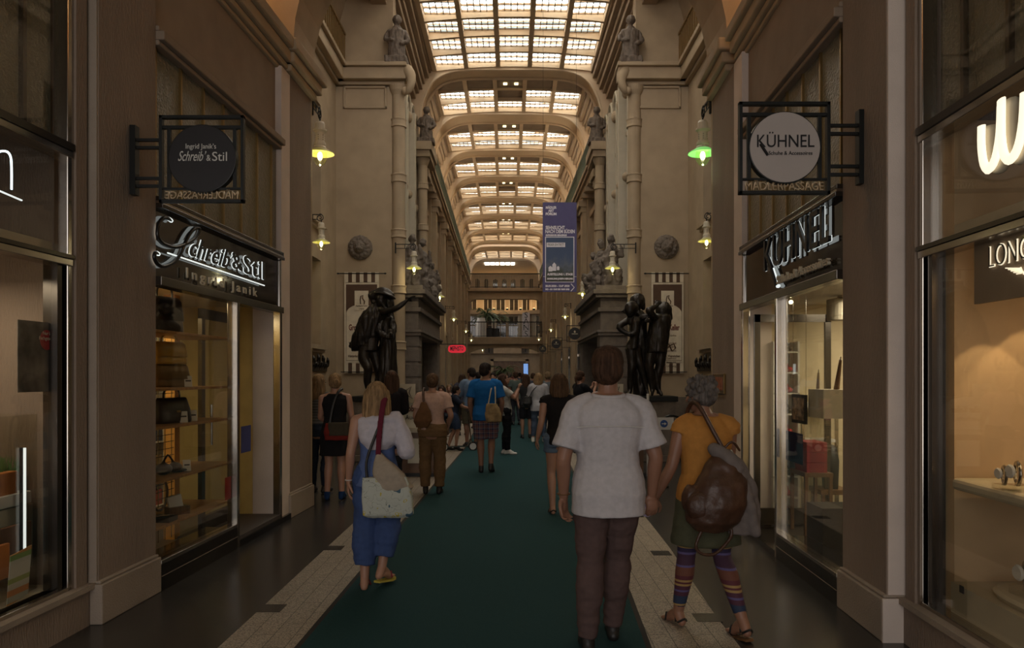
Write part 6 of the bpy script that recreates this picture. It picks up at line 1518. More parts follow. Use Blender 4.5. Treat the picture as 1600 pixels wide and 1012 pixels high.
# --- 2 woman with the leather rucksack
P = stand(W=1.02, hipw=1.10, lean=V(.0,.03,0), head=V(-.03,.05,1.615), look=.62, tilt=-.10, shL=V(-.165,.02,1.40), elL=V(-.235,.02,1.13), wrL=V(-.33,.09,.90), handL=V(-.30,.05,-1), palmL=V(.2,1,0), curlL=.5,
          shR=V(.165,.0,1.41), elR=V(.20,.10,1.14), wrR=V(.14,.27,1.08), handR=V(-.6,.8,.1), kneeL=V(-.12,.06,.50), ankL=V(-.16,.12,.09), toeL=V(-.22,.30,.03), kneeR=V(.12,.02,.50), ankR=V(.19,-.19,.115), toeR=V(.15,.0,.03))
X2, Y2 = (1103-800)/F*4.75, 4.75
leg = [(0,(.02,.03,.08)),(.10,(.10,.02,.05)),(.18,(.07,.02,.06))]
sts = []; base = [(.055,.022,.045),(.03,.02,.06),(.02,.035,.075),(.07,.02,.04),(.10,.022,.03),(.14,.05,.03)]
pos = 0
for k in range(30):
    c = base[(k//5) % 6]
    if (k % 12) in (8,10,): c = (.34,.22,.08)
    if (k % 12) in (5,): c = (.10,.08,.20)
    sts.append((k/30, c))
legm = ramp_mat('striped_leggings', 2, 1/.42, sts[:30])
orange = fab('top_orange', (.42,.19,.045)); olive = fab('skirt_olive', (.075,.075,.045))
r2, s2 = person(X2, Y2, 1.64, .06, P, 'grey haired woman in an orange top, olive skirt and striped leggings at the right', SKIN_T, ('curly', HR_['grey']), (orange, .80, .16, .016, .01), ('skirt', olive, .60, .022), ('sandal', M['wood_dark']), vox=.006)
lg = MB()
for S in 'LR':
    L_ = legpts(P, S); pts = [p for p, _ in L_][:6]+[lerp(P['knee'+S], P['ank'+S], .86)]; lg.tube(pts, [q+.008 for _, q in L_][:6]+[.044], 16, sub=3)
scale_mb(lg, s2); mobj('leggings', bake(lg, .007, 2), legm, r2)
nk = MB(); nk.tube([P['head']+V(.062*math.cos(a), .055*math.sin(a)-.03, -.125+.01*math.sin(a)) for a in [2*PI*k/18 for k in range(19)]], .005, 6); scale_mb(nk, s2); nk.build('necklace', M['wood_dark'], r2, local=True)
leather = mat('leather_brown', (.060,.026,.014), .45, var=.35, scale=7, bump=.15, bscale=50)
ruck = blob([lambda b: b.loft([(-.05,-.26,.70,.10,.07),(-.05,-.28,.76,.165,.10),(-.03,-.28,.86,.185,.115),(.0,-.27,.98,.165,.105),(.03,-.24,1.10,.11,.075),(.05,-.20,1.19,.05,.04)], 24), lambda b: b.ball((-.18,-.26,.90),(.06,.06,.09))], .009, .010, 4)
pk = blob([lambda b: b.ball((-.13,-.32,.86),(.10,.06,.10))], .009, .006)
stp = blob([lambda b: b.tube([V(.05,-.23,1.16), V(-.02,-.20,1.30), V(-.08,-.14,1.44), V(-.10,-.05,1.475), V(-.10,.06,1.42), V(-.13,.16,1.2)], .017, 8, sub=4, flat=(V(1,0,0),.9)),
            lambda b: b.tube([V(-.12,-.30,.72), V(-.16,-.30,.60), V(-.05,-.29,.56), V(.07,-.26,.66), V(.06,-.25,.74)], .012, 8, sub=4), lambda b: b.tube([V(.0,-.25,1.16), V(.07,-.27,1.24), V(.14,-.22,1.18)], .010, 8, sub=4)], .008)
hung('rucksack', 'dark brown leather rucksack slung on the back of the woman in the orange top', 'bag', r2, [('body', ruck, leather), ('front_pocket', pk, leather), ('strap', stp, leather)])
jk = blob([lambda b: b.loft([(.17,-.20,.66,.10,.03),(.17,-.22,.80,.11,.05),(.15,-.23,.95,.09,.06),(.11,-.24,1.08,.07,.05),(.03,-.25,1.17,.06,.04)], 18), lambda b: b.chain([V(-.02,-.22,1.19),V(.04,-.27,1.15),V(.10,-.28,1.08)],[.04,.045,.04]), lambda b: b.chain([V(.10,-.27,1.08),V(.17,-.27,.90),V(.23,-.24,.68)],[.035,.04,.035])], .009, .012, 9)
hung('jacket', 'grey brown jacket draped over the rucksack of the woman in the orange top', 'jacket', r2, [('cloth', jk, fab('jacket_grey', (.16,.135,.125)))])
mk = MB(); hw = Vector((-.36,.11,.76)); mk.ball(hw, (.045,.02,.05), 12, 8); mk.tube([hw+V(0,0,.03), hw+V(.02,0,.09), hw+V(-.01,0,.12)], .003, 5)
mkm = mat('mask_print', (.42,.36,.55), .8, var=.8, scale=26)
hung('face_mask', 'small colourful printed cloth held between the walking couple', 'mask', r2, [('cloth', bake(mk, .006, 1, fold=.006, fs=(30,30,30)), mkm)])

# --- 3 woman in blue with tote bags
P = stand(W=.96, hipw=1.08, lean=V(0,.02,0), shL=V(-.175,-.01,1.41), elL=V(-.215,-.08,1.14), wrL=V(-.24,-.02,.90), handL=V(-.05,.05,-1), palmL=V(1,.2,0), curlL=.25,
          shR=V(.165,-.01,1.41), elR=V(.25,-.07,1.17), wrR=V(.12,.12,1.12), handR=V(-.6,.6,.1), head=V(-.01,.03,1.61), look=.05,
          kneeL=V(-.10,.0,.50), ankL=V(-.095,-.10,.085), toeL=V(-.11,.1,.03), kneeR=V(.09,.02,.52), ankR=V(.045,-.08,.17), toeR=V(.12,.08,.09))
X3, Y3 = (590-800)/F*5.75, 5.75
blue = fab('top_blue', (.085,.125,.27)); bl2 = fab('trousers_blue', (.045,.075,.185))
r3, s3 = person(X3, Y3, 1.60, .05, P, 'blond woman in a white wrap, blue top and wide blue trousers walking in flip flops', SKIN, ('shoulder', HR_['blond']), (blue, .86, 0, .014, .006), ('trousers', bl2, 1.72, .042), ('flipflop', fab('sole_yellow', (.42,.34,.06))), vox=.006)
wt = blob([lambda b: b.loft([(.01,-.035,1.17,.10,.10),(.02,-.03,1.24,.165,.128),(.02,-.02,1.34,.195,.130),(.01,-.01,1.41,.180,.108),(.0,-.01,1.47,.10,.085)], 24), lambda b: b.chain([V(.15,-.01,1.42),V(.21,-.04,1.30),V(.25,-.06,1.16)],[.075,.078,.082]), lambda b: b.chain([V(-.12,-.04,1.40),V(.02,-.10,1.42),V(.14,-.05,1.42)],[.05,.04,.05])], .009, .010, 2)
for v in wt.vertices: v.co *= s3
mobj('white_wrap', wt, fab('wrap_white', (.48,.45,.50)), r3)
bc = MB(); w_ = P['wrL']; bc.tube([w_+V(.031*math.cos(a), .031*math.sin(a), .01) for a in [2*PI*k/14 for k in range(15)]], .004, 6); scale_mb(bc, s3); bc.build('bracelet', M['white'], r3, local=True)
st_ = blob([lambda b: b.tube([V(.03,-.20,1.04), V(.035,-.17,1.2), V(.05,-.135,1.36), V(.06,-.05,1.455), V(.07,.05,1.40), V(.10,.13,1.2)], .024, 8, sub=4, flat=(V(0,1,0),.35))], .007)
tote = blob([lambda b: b.loft([(.17,-.20,.73,.06,.05),(.15,-.20,.80,.15,.075),(.11,-.20,.90,.12,.07),(.06,-.19,1.0,.06,.05),(.03,-.18,1.06,.02,.02)], 20, 3)], .009, .012, 5)
hung('tote_bag', 'cream canvas tote bag with a dark red strap carried by the woman in blue', 'bag', r3, [('body', tote, fab('canvas_cream', (.33,.275,.215))), ('strap', st_, fab('strap_burgundy', (.11,.016,.03)))])
pr = mat('tote_print', (.40,.42,.37), .8, var=.15, scale=4)
def print_mat():
    m, nt, b = _new('printed_canvas'); N, L = nt.nodes, nt.links
    tc = N.new('ShaderNodeTexCoord'); nz = N.new('ShaderNodeTexNoise'); nz.inputs['Scale'].default_value = 11; L.new(tc.outputs['Object'], nz.inputs[0])
    rp = N.new('ShaderNodeValToRGB'); rp.color_ramp.interpolation = 'CONSTANT'; e = rp.color_ramp.elements
    e[0].color = (.04,.09,.13,1); e[1].position = .69; e[1].color = (.04,.05,.04,1)
    for p, c in ((.36,(.42,.44,.39,1)),(.47,(.15,.16,.13,1)),(.48,(.42,.44,.39,1)),(.62,(.42,.35,.05,1)),(.645,(.42,.44,.39,1))):
        q = e.new(p); q.color = c
    L.new(nz.outputs['Fac'], rp.inputs[0]); L.new(rp.outputs[0], b.inputs['Base Color']); b.inputs['Roughness'].default_value = .8; return m
tb = blob([lambda b: b.loft([(.11,-.215,.575,.155,.030),(.11,-.22,.60,.19,.05),(.10,-.22,.74,.185,.055),(.08,-.215,.88,.165,.035)], 28, 9)], .008, .008, 8)
hung('printed_tote_bag', 'white printed tote bag hanging under the cream one beside the woman in blue', 'bag', r3, [('body', tb, print_mat()), ('handle', blob([lambda b: b.tube([V(-.05,-.19,.84),V(-.06,-.19,.98),V(-.02,-.18,1.12),V(.04,-.15,1.28)], .012, 8, sub=3)], .006), M['black'])])

# --- 4 woman in black dress, left edge
P = stand(W=.96, lean=V(.01,0,0), shL=V(-.165,-.01,1.41), elL=V(-.20,.04,1.14), wrL=V(-.10,.17,1.05), elR=V(.235,-.02,1.15), wrR=V(.20,.14,1.0), palmR=V(0,0,-1), handR=V(-.4,.9,0), handL=V(.7,.6,0), look=.25,
          kneeL=V(-.08,.01,.50), kneeR=V(.09,.02,.50))
r4, s4 = person((523-800)/F*9.75, 9.75, 1.66, .1, P, 'woman with pinned up blond hair in a short black sleeveless dress by the left pier', SKIN, ('bun', HR_['blond']), (fab('dress_black', (.012,.011,.012)), .62, 0, .016, .03), None, ('shoe', fab('shoe_blue', (.01,.03,.09))), vox=.009)
bg = blob([lambda b: b.loft([(.05,-.20,.80,.15,.04),(.05,-.21,.90,.16,.05),(.06,-.20,1.02,.15,.035)], 20, 4)], .01, .005)
sp2 = blob([lambda b: b.tube([V(-.04,-.2,1.0),V(.0,-.16,1.25),V(.06,-.11,1.42),V(.10,.0,1.46)], .020, 8, sub=3, flat=(V(0,1,0),.4))], .008)
hung('shoulder_bag', 'olive and red shoulder bag of the woman in the black dress', 'bag', r4, [('body', bg, fab('bag_red', (.16,.02,.015))), ('flap', blob([lambda b: b.loft([(.08,-.235,.86,.13,.03),(.08,-.235,1.03,.135,.03)], 16, 4)], .01), fab('bag_olive', (.055,.045,.03))), ('strap', sp2, M['black'])])
P = stand(W=.9, elR=V(.20,.08,1.15), wrR=V(.1,.22,1.2), look=-.3)
person((499-800)/F*10.3, 10.3, 1.65, -.2, P, 'blond woman in a grey striped top and dark jeans, leftmost of the group', SKIN, ('shoulder', HR_['fair']), (ramp_mat('top_striped', 2, 26, [(0,(.06,.06,.06)),(.5,(.13,.13,.13))]), .90, .6, .014, .01), ('trousers', fab('jeans_dark', (.02,.028,.045)), 1.95, .006), ('shoe', M['black']), vox=.011)
# --- 5 woman with very long dark hair
P = stand(W=.95, elL=V(-.21,.04,1.14), wrL=V(-.1,.2,1.15), elR=V(.21,.05,1.15), wrR=V(.1,.22,1.12), look=.4)
person((611-800)/F*10.9, 10.9, 1.70, .2, P, 'woman with very long dark brown hair in a black top reading the menu stand', SKIN, ('long', HR_['brown']), (fab('top_black', (.014,.011,.012)), .84, 1.7, .018, .015), ('trousers', fab('jeans_black', (.015,.016,.02)), 1.95, .008), ('shoe', M['black']), vox=.01)
# --- 6 woman in pink top and brown trousers
P = stand(W=1.06, hipw=1.10, elL=V(-.25,-.02,1.14), wrL=V(-.20,.10,.98), elR=V(.27,-.05,1.14), wrR=V(.22,.10,.98), look=-.05, handL=V(.2,.5,-.6), handR=V(-.2,.5,-.6), kneeL=V(-.105,0,.5), kneeR=V(.105,0,.5))
r6, s6 = person((676-800)/F*10.2, 10.2, 1.66, .02, P, 'woman with a low bun, pale pink top and light brown trousers seen from behind', SKIN, ('bun', HR_['ginger']), (fab('top_pink', (.50,.33,.26)), .93, .62, .016, .006), ('trousers', fab('trousers_tan', (.16,.095,.045)), 1.93, .022), ('shoe', M['black']), vox=.009)
hung('leather_shoulder_bag', 'tan leather bag on the left shoulder of the woman in the pink top', 'bag', r6, [('body', blob([lambda b: b.loft([(-.13,-.18,.93,.08,.05),(-.12,-.19,1.02,.13,.06),(-.10,-.18,1.16,.09,.05),(-.11,-.16,1.28,.03,.03)], 18)], .01, .01, 3), fab('bag_tan', (.13,.065,.03))), ('strap', blob([lambda b: b.tube([V(-.10,-.16,1.22),V(-.12,-.12,1.38),V(-.12,-.02,1.46),V(-.11,.08,1.40)], .018, 8, sub=3)], .008), leather)])
# --- 7 man with blue shirt and plaid shorts
def plaid():
    m, nt, b = _new('plaid'); N, L = nt.nodes, nt.links
    tc = N.new('ShaderNodeTexCoord'); out = []
    for ax in (0, 2):
        sp = N.new('ShaderNodeSeparateXYZ'); L.new(tc.outputs['Object'], sp.inputs[0])
        ma = N.new('ShaderNodeMath'); ma.operation = 'MULTIPLY'; ma.inputs[1].default_value = 13; L.new(sp.outputs[ax], ma.inputs[0])
        fr = N.new('ShaderNodeMath'); fr.operation = 'FRACT'; L.new(ma.outputs[0], fr.inputs[0])
        rp = N.new('ShaderNodeValToRGB'); rp.color_ramp.interpolation = 'CONSTANT'; e = rp.color_ramp.elements
        e[0].color = (.16,.07,.07,1); e[1].position = .45; e[1].color = (.035,.04,.09,1)
        for p, c in ((.8,(.42,.36,.34,1)),(.88,(.10,.05,.06,1))):
            q = e.new(p); q.color = c
        L.new(fr.outputs[0], rp.inputs[0]); out.append(rp)
    mx = N.new('ShaderNodeMixRGB'); mx.inputs[0].default_value = .5; L.new(out[0].outputs[0], mx.inputs[1]); L.new(out[1].outputs[0], mx.inputs[2]); L.new(mx.outputs[0], b.inputs['Base Color']); b.inputs['Roughness'].default_value = .9
    return m
P = stand(W=1.12, elL=V(-.25,-.03,1.13), wrL=V(-.23,.06,.90), elR=V(.26,-.02,1.13), wrR=V(.24,.08,.92), look=-.5, kneeL=V(-.08,.0,.5), ankL=V(-.07,-.05,.085), toeL=V(-.09,.15,.03), kneeR=V(.09,.05,.52), ankR=V(.09,-.09,.12), toeR=V(.11,.08,.05))
r7, s7 = person((759-800)/F*12.4, 12.4, 1.84, -.05, P, 'man in a bright blue T-shirt and checked shorts walking away', SKIN_T, ('short', HR_['dark']), (fab('tshirt_blue', (.012,.10,.29)), .84, .75, .022, .01), ('shorts', plaid(), .92, .03), ('shoe', M['black']), vox=.009)
hung('canvas_shopper', 'brown and beige cloth shopper on the right shoulder of the man in blue', 'bag', r7, [('body', blob([lambda b: b.loft([(.16,-.20,.86,.13,.05),(.14,-.20,1.0,.14,.05),(.12,-.20,1.17,.09,.04)], 18, 4)], .011, .012, 3), mat('shopper_cloth', (.26,.17,.075), .8, var=.35, scale=12)), ('strap', blob([lambda b: b.tube([V(.06,-.20,1.15),V(.10,-.15,1.40),V(.12,-.02,1.49)], .013, 8, sub=3)], .008), fab('strap_cream', (.42,.36,.27))), ('strap', blob([lambda b: b.tube([V(.18,-.20,1.15),V(.17,-.15,1.40),V(.15,-.02,1.48)], .013, 8, sub=3)], .008), fab('strap_cream_b', (.42,.36,.27)))])
# --- 8 woman photographing in profile
P = stand(W=1.0, lean=V(0,-.05,0), head=V(0,-.04,1.615), tilt=.42, shL=V(-.165,-.05,1.40), shR=V(.165,-.05,1.40), elL=V(-.17,.16,1.22), wrL=V(-.05,.27,1.42), elR=V(.17,.16,1.22), wrR=V(.05,.27,1.42), handL=V(.1,.15,1), handR=V(-.1,.15,1), curlL=.8, curlR=.8, palmL=V(0,1,0), palmR=V(0,1,0), ankL=V(-.08,-.03,.085), ankR=V(.07,.02,.085))
r8, s8 = person((791-800)/F*15.2, 15.2, 1.68, -PI/2+.1, P, 'woman in sunglasses and pale patterned shirt photographing upwards, seen in profile', SKIN, ('shoulder', HR_['brown']), (mat('top_pale_print', (.34,.33,.31), .9, var=.35, scale=12), .84, .65, .018, .012), ('trousers', fab('trousers_black', (.010,.010,.012)), 1.95, .012), ('shoe', M['white']), vox=.009)
gl_ = MB(); R_ = Matrix.Rotation(.42,3,'X'); c_ = P['head']
for q in (-1,1): gl_.ball(c_+R_@V(q*.033,.092,.008), (.028,.012,.020), 10, 6, R_); gl_.tube([c_+R_@V(q*.06,.08,.01), c_+R_@V(q*.08,0,.0)], .004, 5)
scale_mb(gl_, s8); gl_.build('sunglasses', M['black'], r8, local=True)
hung('compact_camera', 'small camera held up by the woman in profile', 'camera', r8, [('body', blob([lambda b: b.box(-.05,.05,.30,.33,1.50,1.57)], .008), M['black'])])
hung('small_rucksack', 'small dark rucksack on the back of the woman in profile', 'bag', r8, [('body', blob([lambda b: b.loft([(0,-.20,.92,.10,.07),(0,-.22,1.05,.12,.09),(0,-.20,1.25,.09,.06)], 16)], .012, .01), M['black'])])
# --- 9 woman in white T-shirt and jeans
P = stand(W=1.0, hipw=1.06, elL=V(-.23,.06,1.16), wrL=V(-.10,.20,1.35), elR=V(.23,.06,1.16), wrR=V(.10,.20,1.35), handL=V(.2,.2,1), handR=V(-.2,.2,1), ankL=V(-.13,-.03,.085), ankR=V(.15,-.03,.085))
r9, s9 = person((841-800)/F*17.9, 17.9, 1.68, -.05, P, 'blond woman in a white T-shirt, blue jeans and white trainers standing on the carpet', SKIN, ('bob', HR_['blond']), (fab('tshirt_white', (.40,.39,.41)), .80, .9, .020, .012), ('trousers', fab('jeans_blue', (.075,.10,.15)), 1.82, .008), ('trainer', M['white']), vox=.011)
hung('black_bag', 'soft black bag hanging behind the left side of the woman in white', 'bag', r9, [('body', blob([lambda b: b.loft([(-.26,-.12,.84,.05,.04),(-.26,-.13,.95,.12,.07),(-.24,-.12,1.12,.09,.05)], 16)], .012, .01), M['black']), ('strap', blob([lambda b: b.tube([V(-.22,-.13,1.1),V(-.1,-.13,1.3),V(.1,-.05,1.46)], .012, 6, sub=3)], .008), M['black'])])
# --- 10 woman in black top and denim shorts
P = stand(W=.96, elL=V(-.23,-.02,1.14), wrL=V(-.27,.06,.93), elR=V(.20,.12,1.20), wrR=V(.15,.18,1.42), handR=V(-.2,.1,1), curlR=.8, ankL=V(-.09,-.06,.09), toeL=V(-.1,.1,.03), kneeR=V(.08,.06,.5), ankR=V(.07,.06,.085), toeR=V(.08,.25,.03))
person((874-800)/F*8.75, 8.75, 1.66, .03, P, 'woman with a reddish brown bob, black top, denim shorts', SKIN, ('bob', HR_['ginger']), (fab('top_black_lace', (.014,.012,.012)), .86, .12, .014, .008), ('shorts', fab('denim', (.10,.14,.20)), .35, .014), ('sandal', fab('sandal_tan', (.12,.06,.03))), vox=.008)
# --- 11 woman in dark top raising a camera
P = stand(W=1.0, elR=V(.17,.20,1.22), wrR=V(.08,.33,1.42), elL=V(-.17,.20,1.22), wrL=V(-.05,.33,1.42), handL=V(.1,.3,1), handR=V(-.1,.3,1), curlL=.8, curlR=.8, look=.1)
r11, s11 = person((907-800)/F*15.4, 15.4, 1.72, -1.1, P, 'dark haired woman in a black top raising a camera, behind the woman with the bob', SKIN, ('pony', HR_['brown']), (fab('top_black_b', (.013,.013,.015)), .84, .7, .018, .01), ('trousers', fab('jeans_black_b', (.018,.018,.022)), 1.95, .008), ('shoe', M['black']), vox=.011)
hung('camera', 'black camera held up by the dark haired woman', 'camera', r11, [('body', blob([lambda b: b.box(-.06,.06,.36,.42,1.46,1.54), lambda b: b.ball((0,.44,1.50),(.03,.03,.03))], .009), M['black'])])
# --- 12 man with rucksack behind, child with scooter
P = stand(W=1.05, elL=V(-.25,.05,1.15), wrL=V(-.2,.2,1.05), look=.5)
r12, s12 = person((736-800)/F*16.8, 16.8, 1.80, .35, P, 'man in a light blue shirt and khaki shorts, left of the man in bright blue', SKIN_T, ('short', HR_['dark']), (fab('shirt_light_blue', (.13,.18,.26)), .84, 1.2, .020, .012), ('shorts', fab('khaki', (.10,.085,.055)), .95, .03), ('shoe', M['black']), vox=.012)
hung('rucksack_black', 'dark rucksack on the back of the man in the light blue shirt', 'bag', r12, [('body', blob([lambda b: b.loft([(0,-.20,.95,.13,.08),(0,-.23,1.1,.15,.10),(0,-.20,1.38,.11,.06)], 16)], .014, .01), M['black'])])
P = stand(W=.95, lean=V(0,.06,0), head=V(0,.08,1.60), elR=V(.20,.22,1.18), wrR=V(.12,.42,1.12), elL=V(-.20,.22,1.18), wrL=V(-.12,.42,1.12), curlL=1, curlR=1, kneeR=V(.08,.10,.5), ankR=V(.05,.05,.11), ankL=V(-.06,-.15,.085))
XS, YS = (709-800)/F*16.0, 16.0
rk_, sk_ = person(XS, YS, 1.42, -PI/2+.25, P, 'child in a dark shirt and blue shorts standing at a kick scooter', SKIN, ('short', HR_['dark']), (fab('tshirt_navy', (.02,.025,.04)), .84, .7, .02, .01), ('shorts', fab('shorts_blue', (.04,.06,.11)), .8, .025), ('shoe', M['black']), vox=.011)
sc = thing('kick_scooter', 'silver kick scooter with black and white wheels beside the child', 'scooter', (XS+.10, YS-.16, 0), -PI/2+.25)
mb = MB(); mb.box(-.05,.05,-.24,.22,.095,.115); mb.build('deck', M['chrome'], sc, local=True)
mb = MB(); mb.tube([(0,.30,.12),(0,.22,.86)], .016, 8); mb.build('steering_post', M['chrome'], sc, local=True)
MB().tube([(-.17,.22,.87),(.17,.22,.87)], .013, 8).build('handlebar', M['black'], sc, local=True)
MB().tube([(0,.22,.10),(0,.29,.28)], .018, 8).build('neck', M['chrome'], sc, local=True)
for y in (-.30,.33):
    w = MB().lathe([(.07,-.014),(.10,-.014),(.10,.014),(.07,.014)], (0,y,.10), 24, Matrix.Rotation(PI/2,3,'Y')).build('wheel', M['black'], sc, local=True)
    MB().lathe([(.06,-.015),(.072,-.015),(.072,.015),(.06,.015)], (0,y,.10), 20, Matrix.Rotation(PI/2,3,'Y')).build('rim', M['white'], w, local=True)
# --- distant visitors: one body of each build, then copies with their own clothes
farL = [
 # u, Y, H, rz, top colour, bottom colour, hair, style, text
 (822, 19.0, 1.66, .1, (.03,.03,.032), (.02,.02,.025), 'brown', 'shoulder', 'brown haired woman in a dark top left of the blond woman in white'),
 (856, 20.5, 1.72, -.2, (.11,.13,.15), (.03,.035,.05), 'fair', 'short', 'person in a grey blue shirt right of the blond woman in white'),
 (771, 21.0, 1.70, 2.6, (.34,.08,.09), (.03,.03,.04), 'dark', 'short', 'visitor in a pinkish top behind the man in bright blue'),
 (806, 24.0, 1.74, .3, (.10,.13,.12), (.04,.04,.05), 'brown', 'short', 'visitor in a greenish shirt, just right of the woman in profile'),
 (818, 28.0, 1.68, .0, (.06,.045,.05), (.03,.03,.05), 'brown', 'bob', 'visitor in dark clothes, third in the distance on the carpet'),
 (782, 30.0, 1.75, .1, (.22,.20,.19), (.05,.05,.06), 'dark', 'short', 'distant visitor in a pale shirt under the palm'),
 (797, 34.0, 1.72, -.1, (.30,.12,.10), (.03,.03,.04), 'grey', 'short', 'distant visitor in a reddish shirt on the carpet'),
 (768, 36.0, 1.68, .0, (.35,.30,.30), (.06,.05,.05), 'blond', 'bob', 'distant blond visitor in white, left of the palm'),
 (812, 38.0, 1.74, .2, (.05,.07,.12), (.03,.03,.03), 'dark', 'short', 'distant visitor in navy, close to the blue screen'),
 (788, 42.0, 1.70, .0, (.28,.26,.22), (.04,.05,.08), 'brown', 'bob', 'very distant visitor in beige on the carpet'),
 (804, 45.0, 1.76, .0, (.10,.03,.03), (.03,.03,.03), 'dark', 'short', 'very distant visitor in dark red on the carpet'),
 (746, 22.5, 1.72, .5, (.04,.04,.045), (.03,.03,.035), 'dark', 'short', 'visitor in black behind the man in the light blue shirt'),
 (833, 27.0, 1.70, -.3, (.06,.07,.09), (.03,.03,.05), 'brown', 'short', 'visitor in dark blue behind the blond woman in white'),
 (722, 20.0, 1.66, .4, (.05,.045,.06), (.04,.035,.03), 'brown', 'bob', 'visitor in a dark top near the tables on the left'),
]
for i, (u, Y, H, rz, tc_, bc_, hc, hs, tx) in enumerate(farL):
    Pq = stand(W=.95+.1*(i % 3), elL=V(-.24,.02*(i%3),1.14), wrL=V(-.22,.10*(i%2),.93), kneeL=V(-.10,.02+.05*(i%2),.50), ankR=V(.10,-.10*(i%2)-.02,.09), look=.3*((i%3)-1))
    person((u-800)/F*Y, Y, H, rz, Pq, tx, SKIN, (hs, HR_[hc]), (fab('far_top_%d' % i, tc_), .84, (.6,1.6,.7)[i%3], .018, .01), ('trousers' if i % 2 else 'shorts', fab('far_bottom_%d' % i, bc_), 1.9 if i % 2 else .9, .012), ('shoe', M['black']), vox=.018, eyes=False)
# seated guests at cafe tables on the left
def seated(X, Y, rz, tcol, hc, hs, tx):
    Pq = stand(kneeL=V(-.10,.42,.50), ankL=V(-.10,.40,.085), toeL=V(-.12,.60,.03), kneeR=V(.10,.42,.50), ankR=V(.10,.38,.085), toeR=V(.12,.58,.03), hipL=V(-.09,0,.52), hipR=V(.09,0,.52))
    off = .42
    for k in ('shL','elL','wrL','shR','elR','wrR','head'): Pq[k] = Pq[k]-V(0,0,off)
    Pq['elL'] = V(-.22,.10,.78); Pq['wrL'] = V(-.12,.30,.80); Pq['elR'] = V(.22,.10,.78); Pq['wrR'] = V(.12,.30,.80)
    r = thing('person', tx, 'person', (X, Y, 0), rz)
    b = MB(); b.loft([(0,a[3],a[0]-off,a[1],a[2]) for a in TS], 20)
    for S in 'LR':
        L_ = legpts(Pq, S); b.chain([p for p, _ in L_], [q for _, q in L_], 12, 2); A = armpts(Pq, S); b.chain([p for p, _ in A], [q for _, q in A], 10, 2)
        hand(b, Pq['wr'+S], Pq['wr'+S]-Pq['el'+S], V(0,0,-1), 1 if S == 'L' else -1, .3); sole_foot(b, Pq['ank'+S], Pq['toe'+S], False)
    Ph = dict(Pq); Ph['lean'] = V(0,0,-off); head(b, Ph)
    mobj('body', bake(b, .016, 2), SKIN, r)
    hb = MB(); hairmesh(hb, Pq, hs); mobj('hair', bake(hb, .014, 2), hc, r)
    t = MB(); t.loft([(0,a[3],a[0]-off,a[1]+.018,a[2]+.018) for a in TS[2:-1]], 20)
    for S in 'LR': t.tube([Pq['sh'+S], lerp(Pq['sh'+S],Pq['el'+S],.7)], [.075,.070], 12)
    mobj('top', bake(t, .016, 2, fold=.006), tcol, r)
    q = MB()
    for S in 'LR':
        L_ = legpts(Pq, S); q.chain([p for p, _ in L_], [w+.015 for _, w in L_[:-1]]+[.055], 12, 2)
    mobj('trousers', bake(q, .016, 2), M['jeans_far'] if 'jeans_far' in M else M.setdefault('jeans_far', fab('jeans_far', (.03,.035,.05))), r)
def cafe_table(X, Y, lb):
    r = thing('cafe_table', lb, 'table', (X, Y, 0)); MB().lathe([(.30,.72),(.33,.725),(.33,.745),(.30,.75)], (0,0,0), 24).build('top', M['wood'], r, local=True)
    MB().tube([(0,0,.02),(0,0,.72)], .03, 10).build('column', M['iron'], r, local=True); MB().lathe([(.22,0),(.22,.02),(.04,.05)], (0,0,0), 20).build('foot', M['iron'], r, local=True)
def cafe_chair(X, Y, rz, lb):
    r = thing('cafe_chair', lb, 'chair', (X, Y, 0), rz, 'cafe chairs on the left of the hall')
    MB().loft([(0,0,.40,.20,.20),(0,0,.425,.21,.21)], 16, 3).build('seat', M['wood_dark'], r, local=True)
    MB().tube([(-.19,-.19,.42),(-.18,-.24,.80),(0,-.26,.86),(.18,-.24,.80),(.19,-.19,.42)], .014, 8, sub=3).build('backrest', M['wood_dark'], r, local=True)
    for sx in (-1,1):
        for sy in (-1,1): MB().tube([(sx*.17,sy*.17,.41),(sx*.19,sy*.20,0)], .013, 6).build('leg', M['wood_dark'], r, local=True)
k_ = 0
for (Y, words) in ((19.5,'nearest'),(22.6,'second'),(26.4,'third'),(30.2,'farthest')):
    x = HL(Y)+.62; cafe_table(x, Y, '%s small round cafe table along the left of the hall' % words)
    for j, (dx, dy, rz) in enumerate(((-.05,-.62,0.0),(.05,.62,PI))):
        cafe_chair(x+dx, Y+dy, rz, 'cafe chair on the %s side of the %s cafe table' % (('near','far')[j], words))
        col_ = [(.40,.10,.20),(.20,.03,.04),(.06,.06,.08),(.33,.28,.26),(.10,.05,.04),(.08,.12,.10),(.30,.06,.08),(.2,.2,.22)][k_]
        seated(x+dx, Y+dy, rz, fab('seated_top_%d' % k_, col_), HR_[('grey','brown','dark','blond')[k_%4]], 'short' if k_ % 2 else 'bob', 'seated guest in %s at the %s cafe table, %s side' % (('bright pink','dark red','dark grey','cream','brown','green','red','grey')[k_], words, ('near','far')[j])); k_ += 1

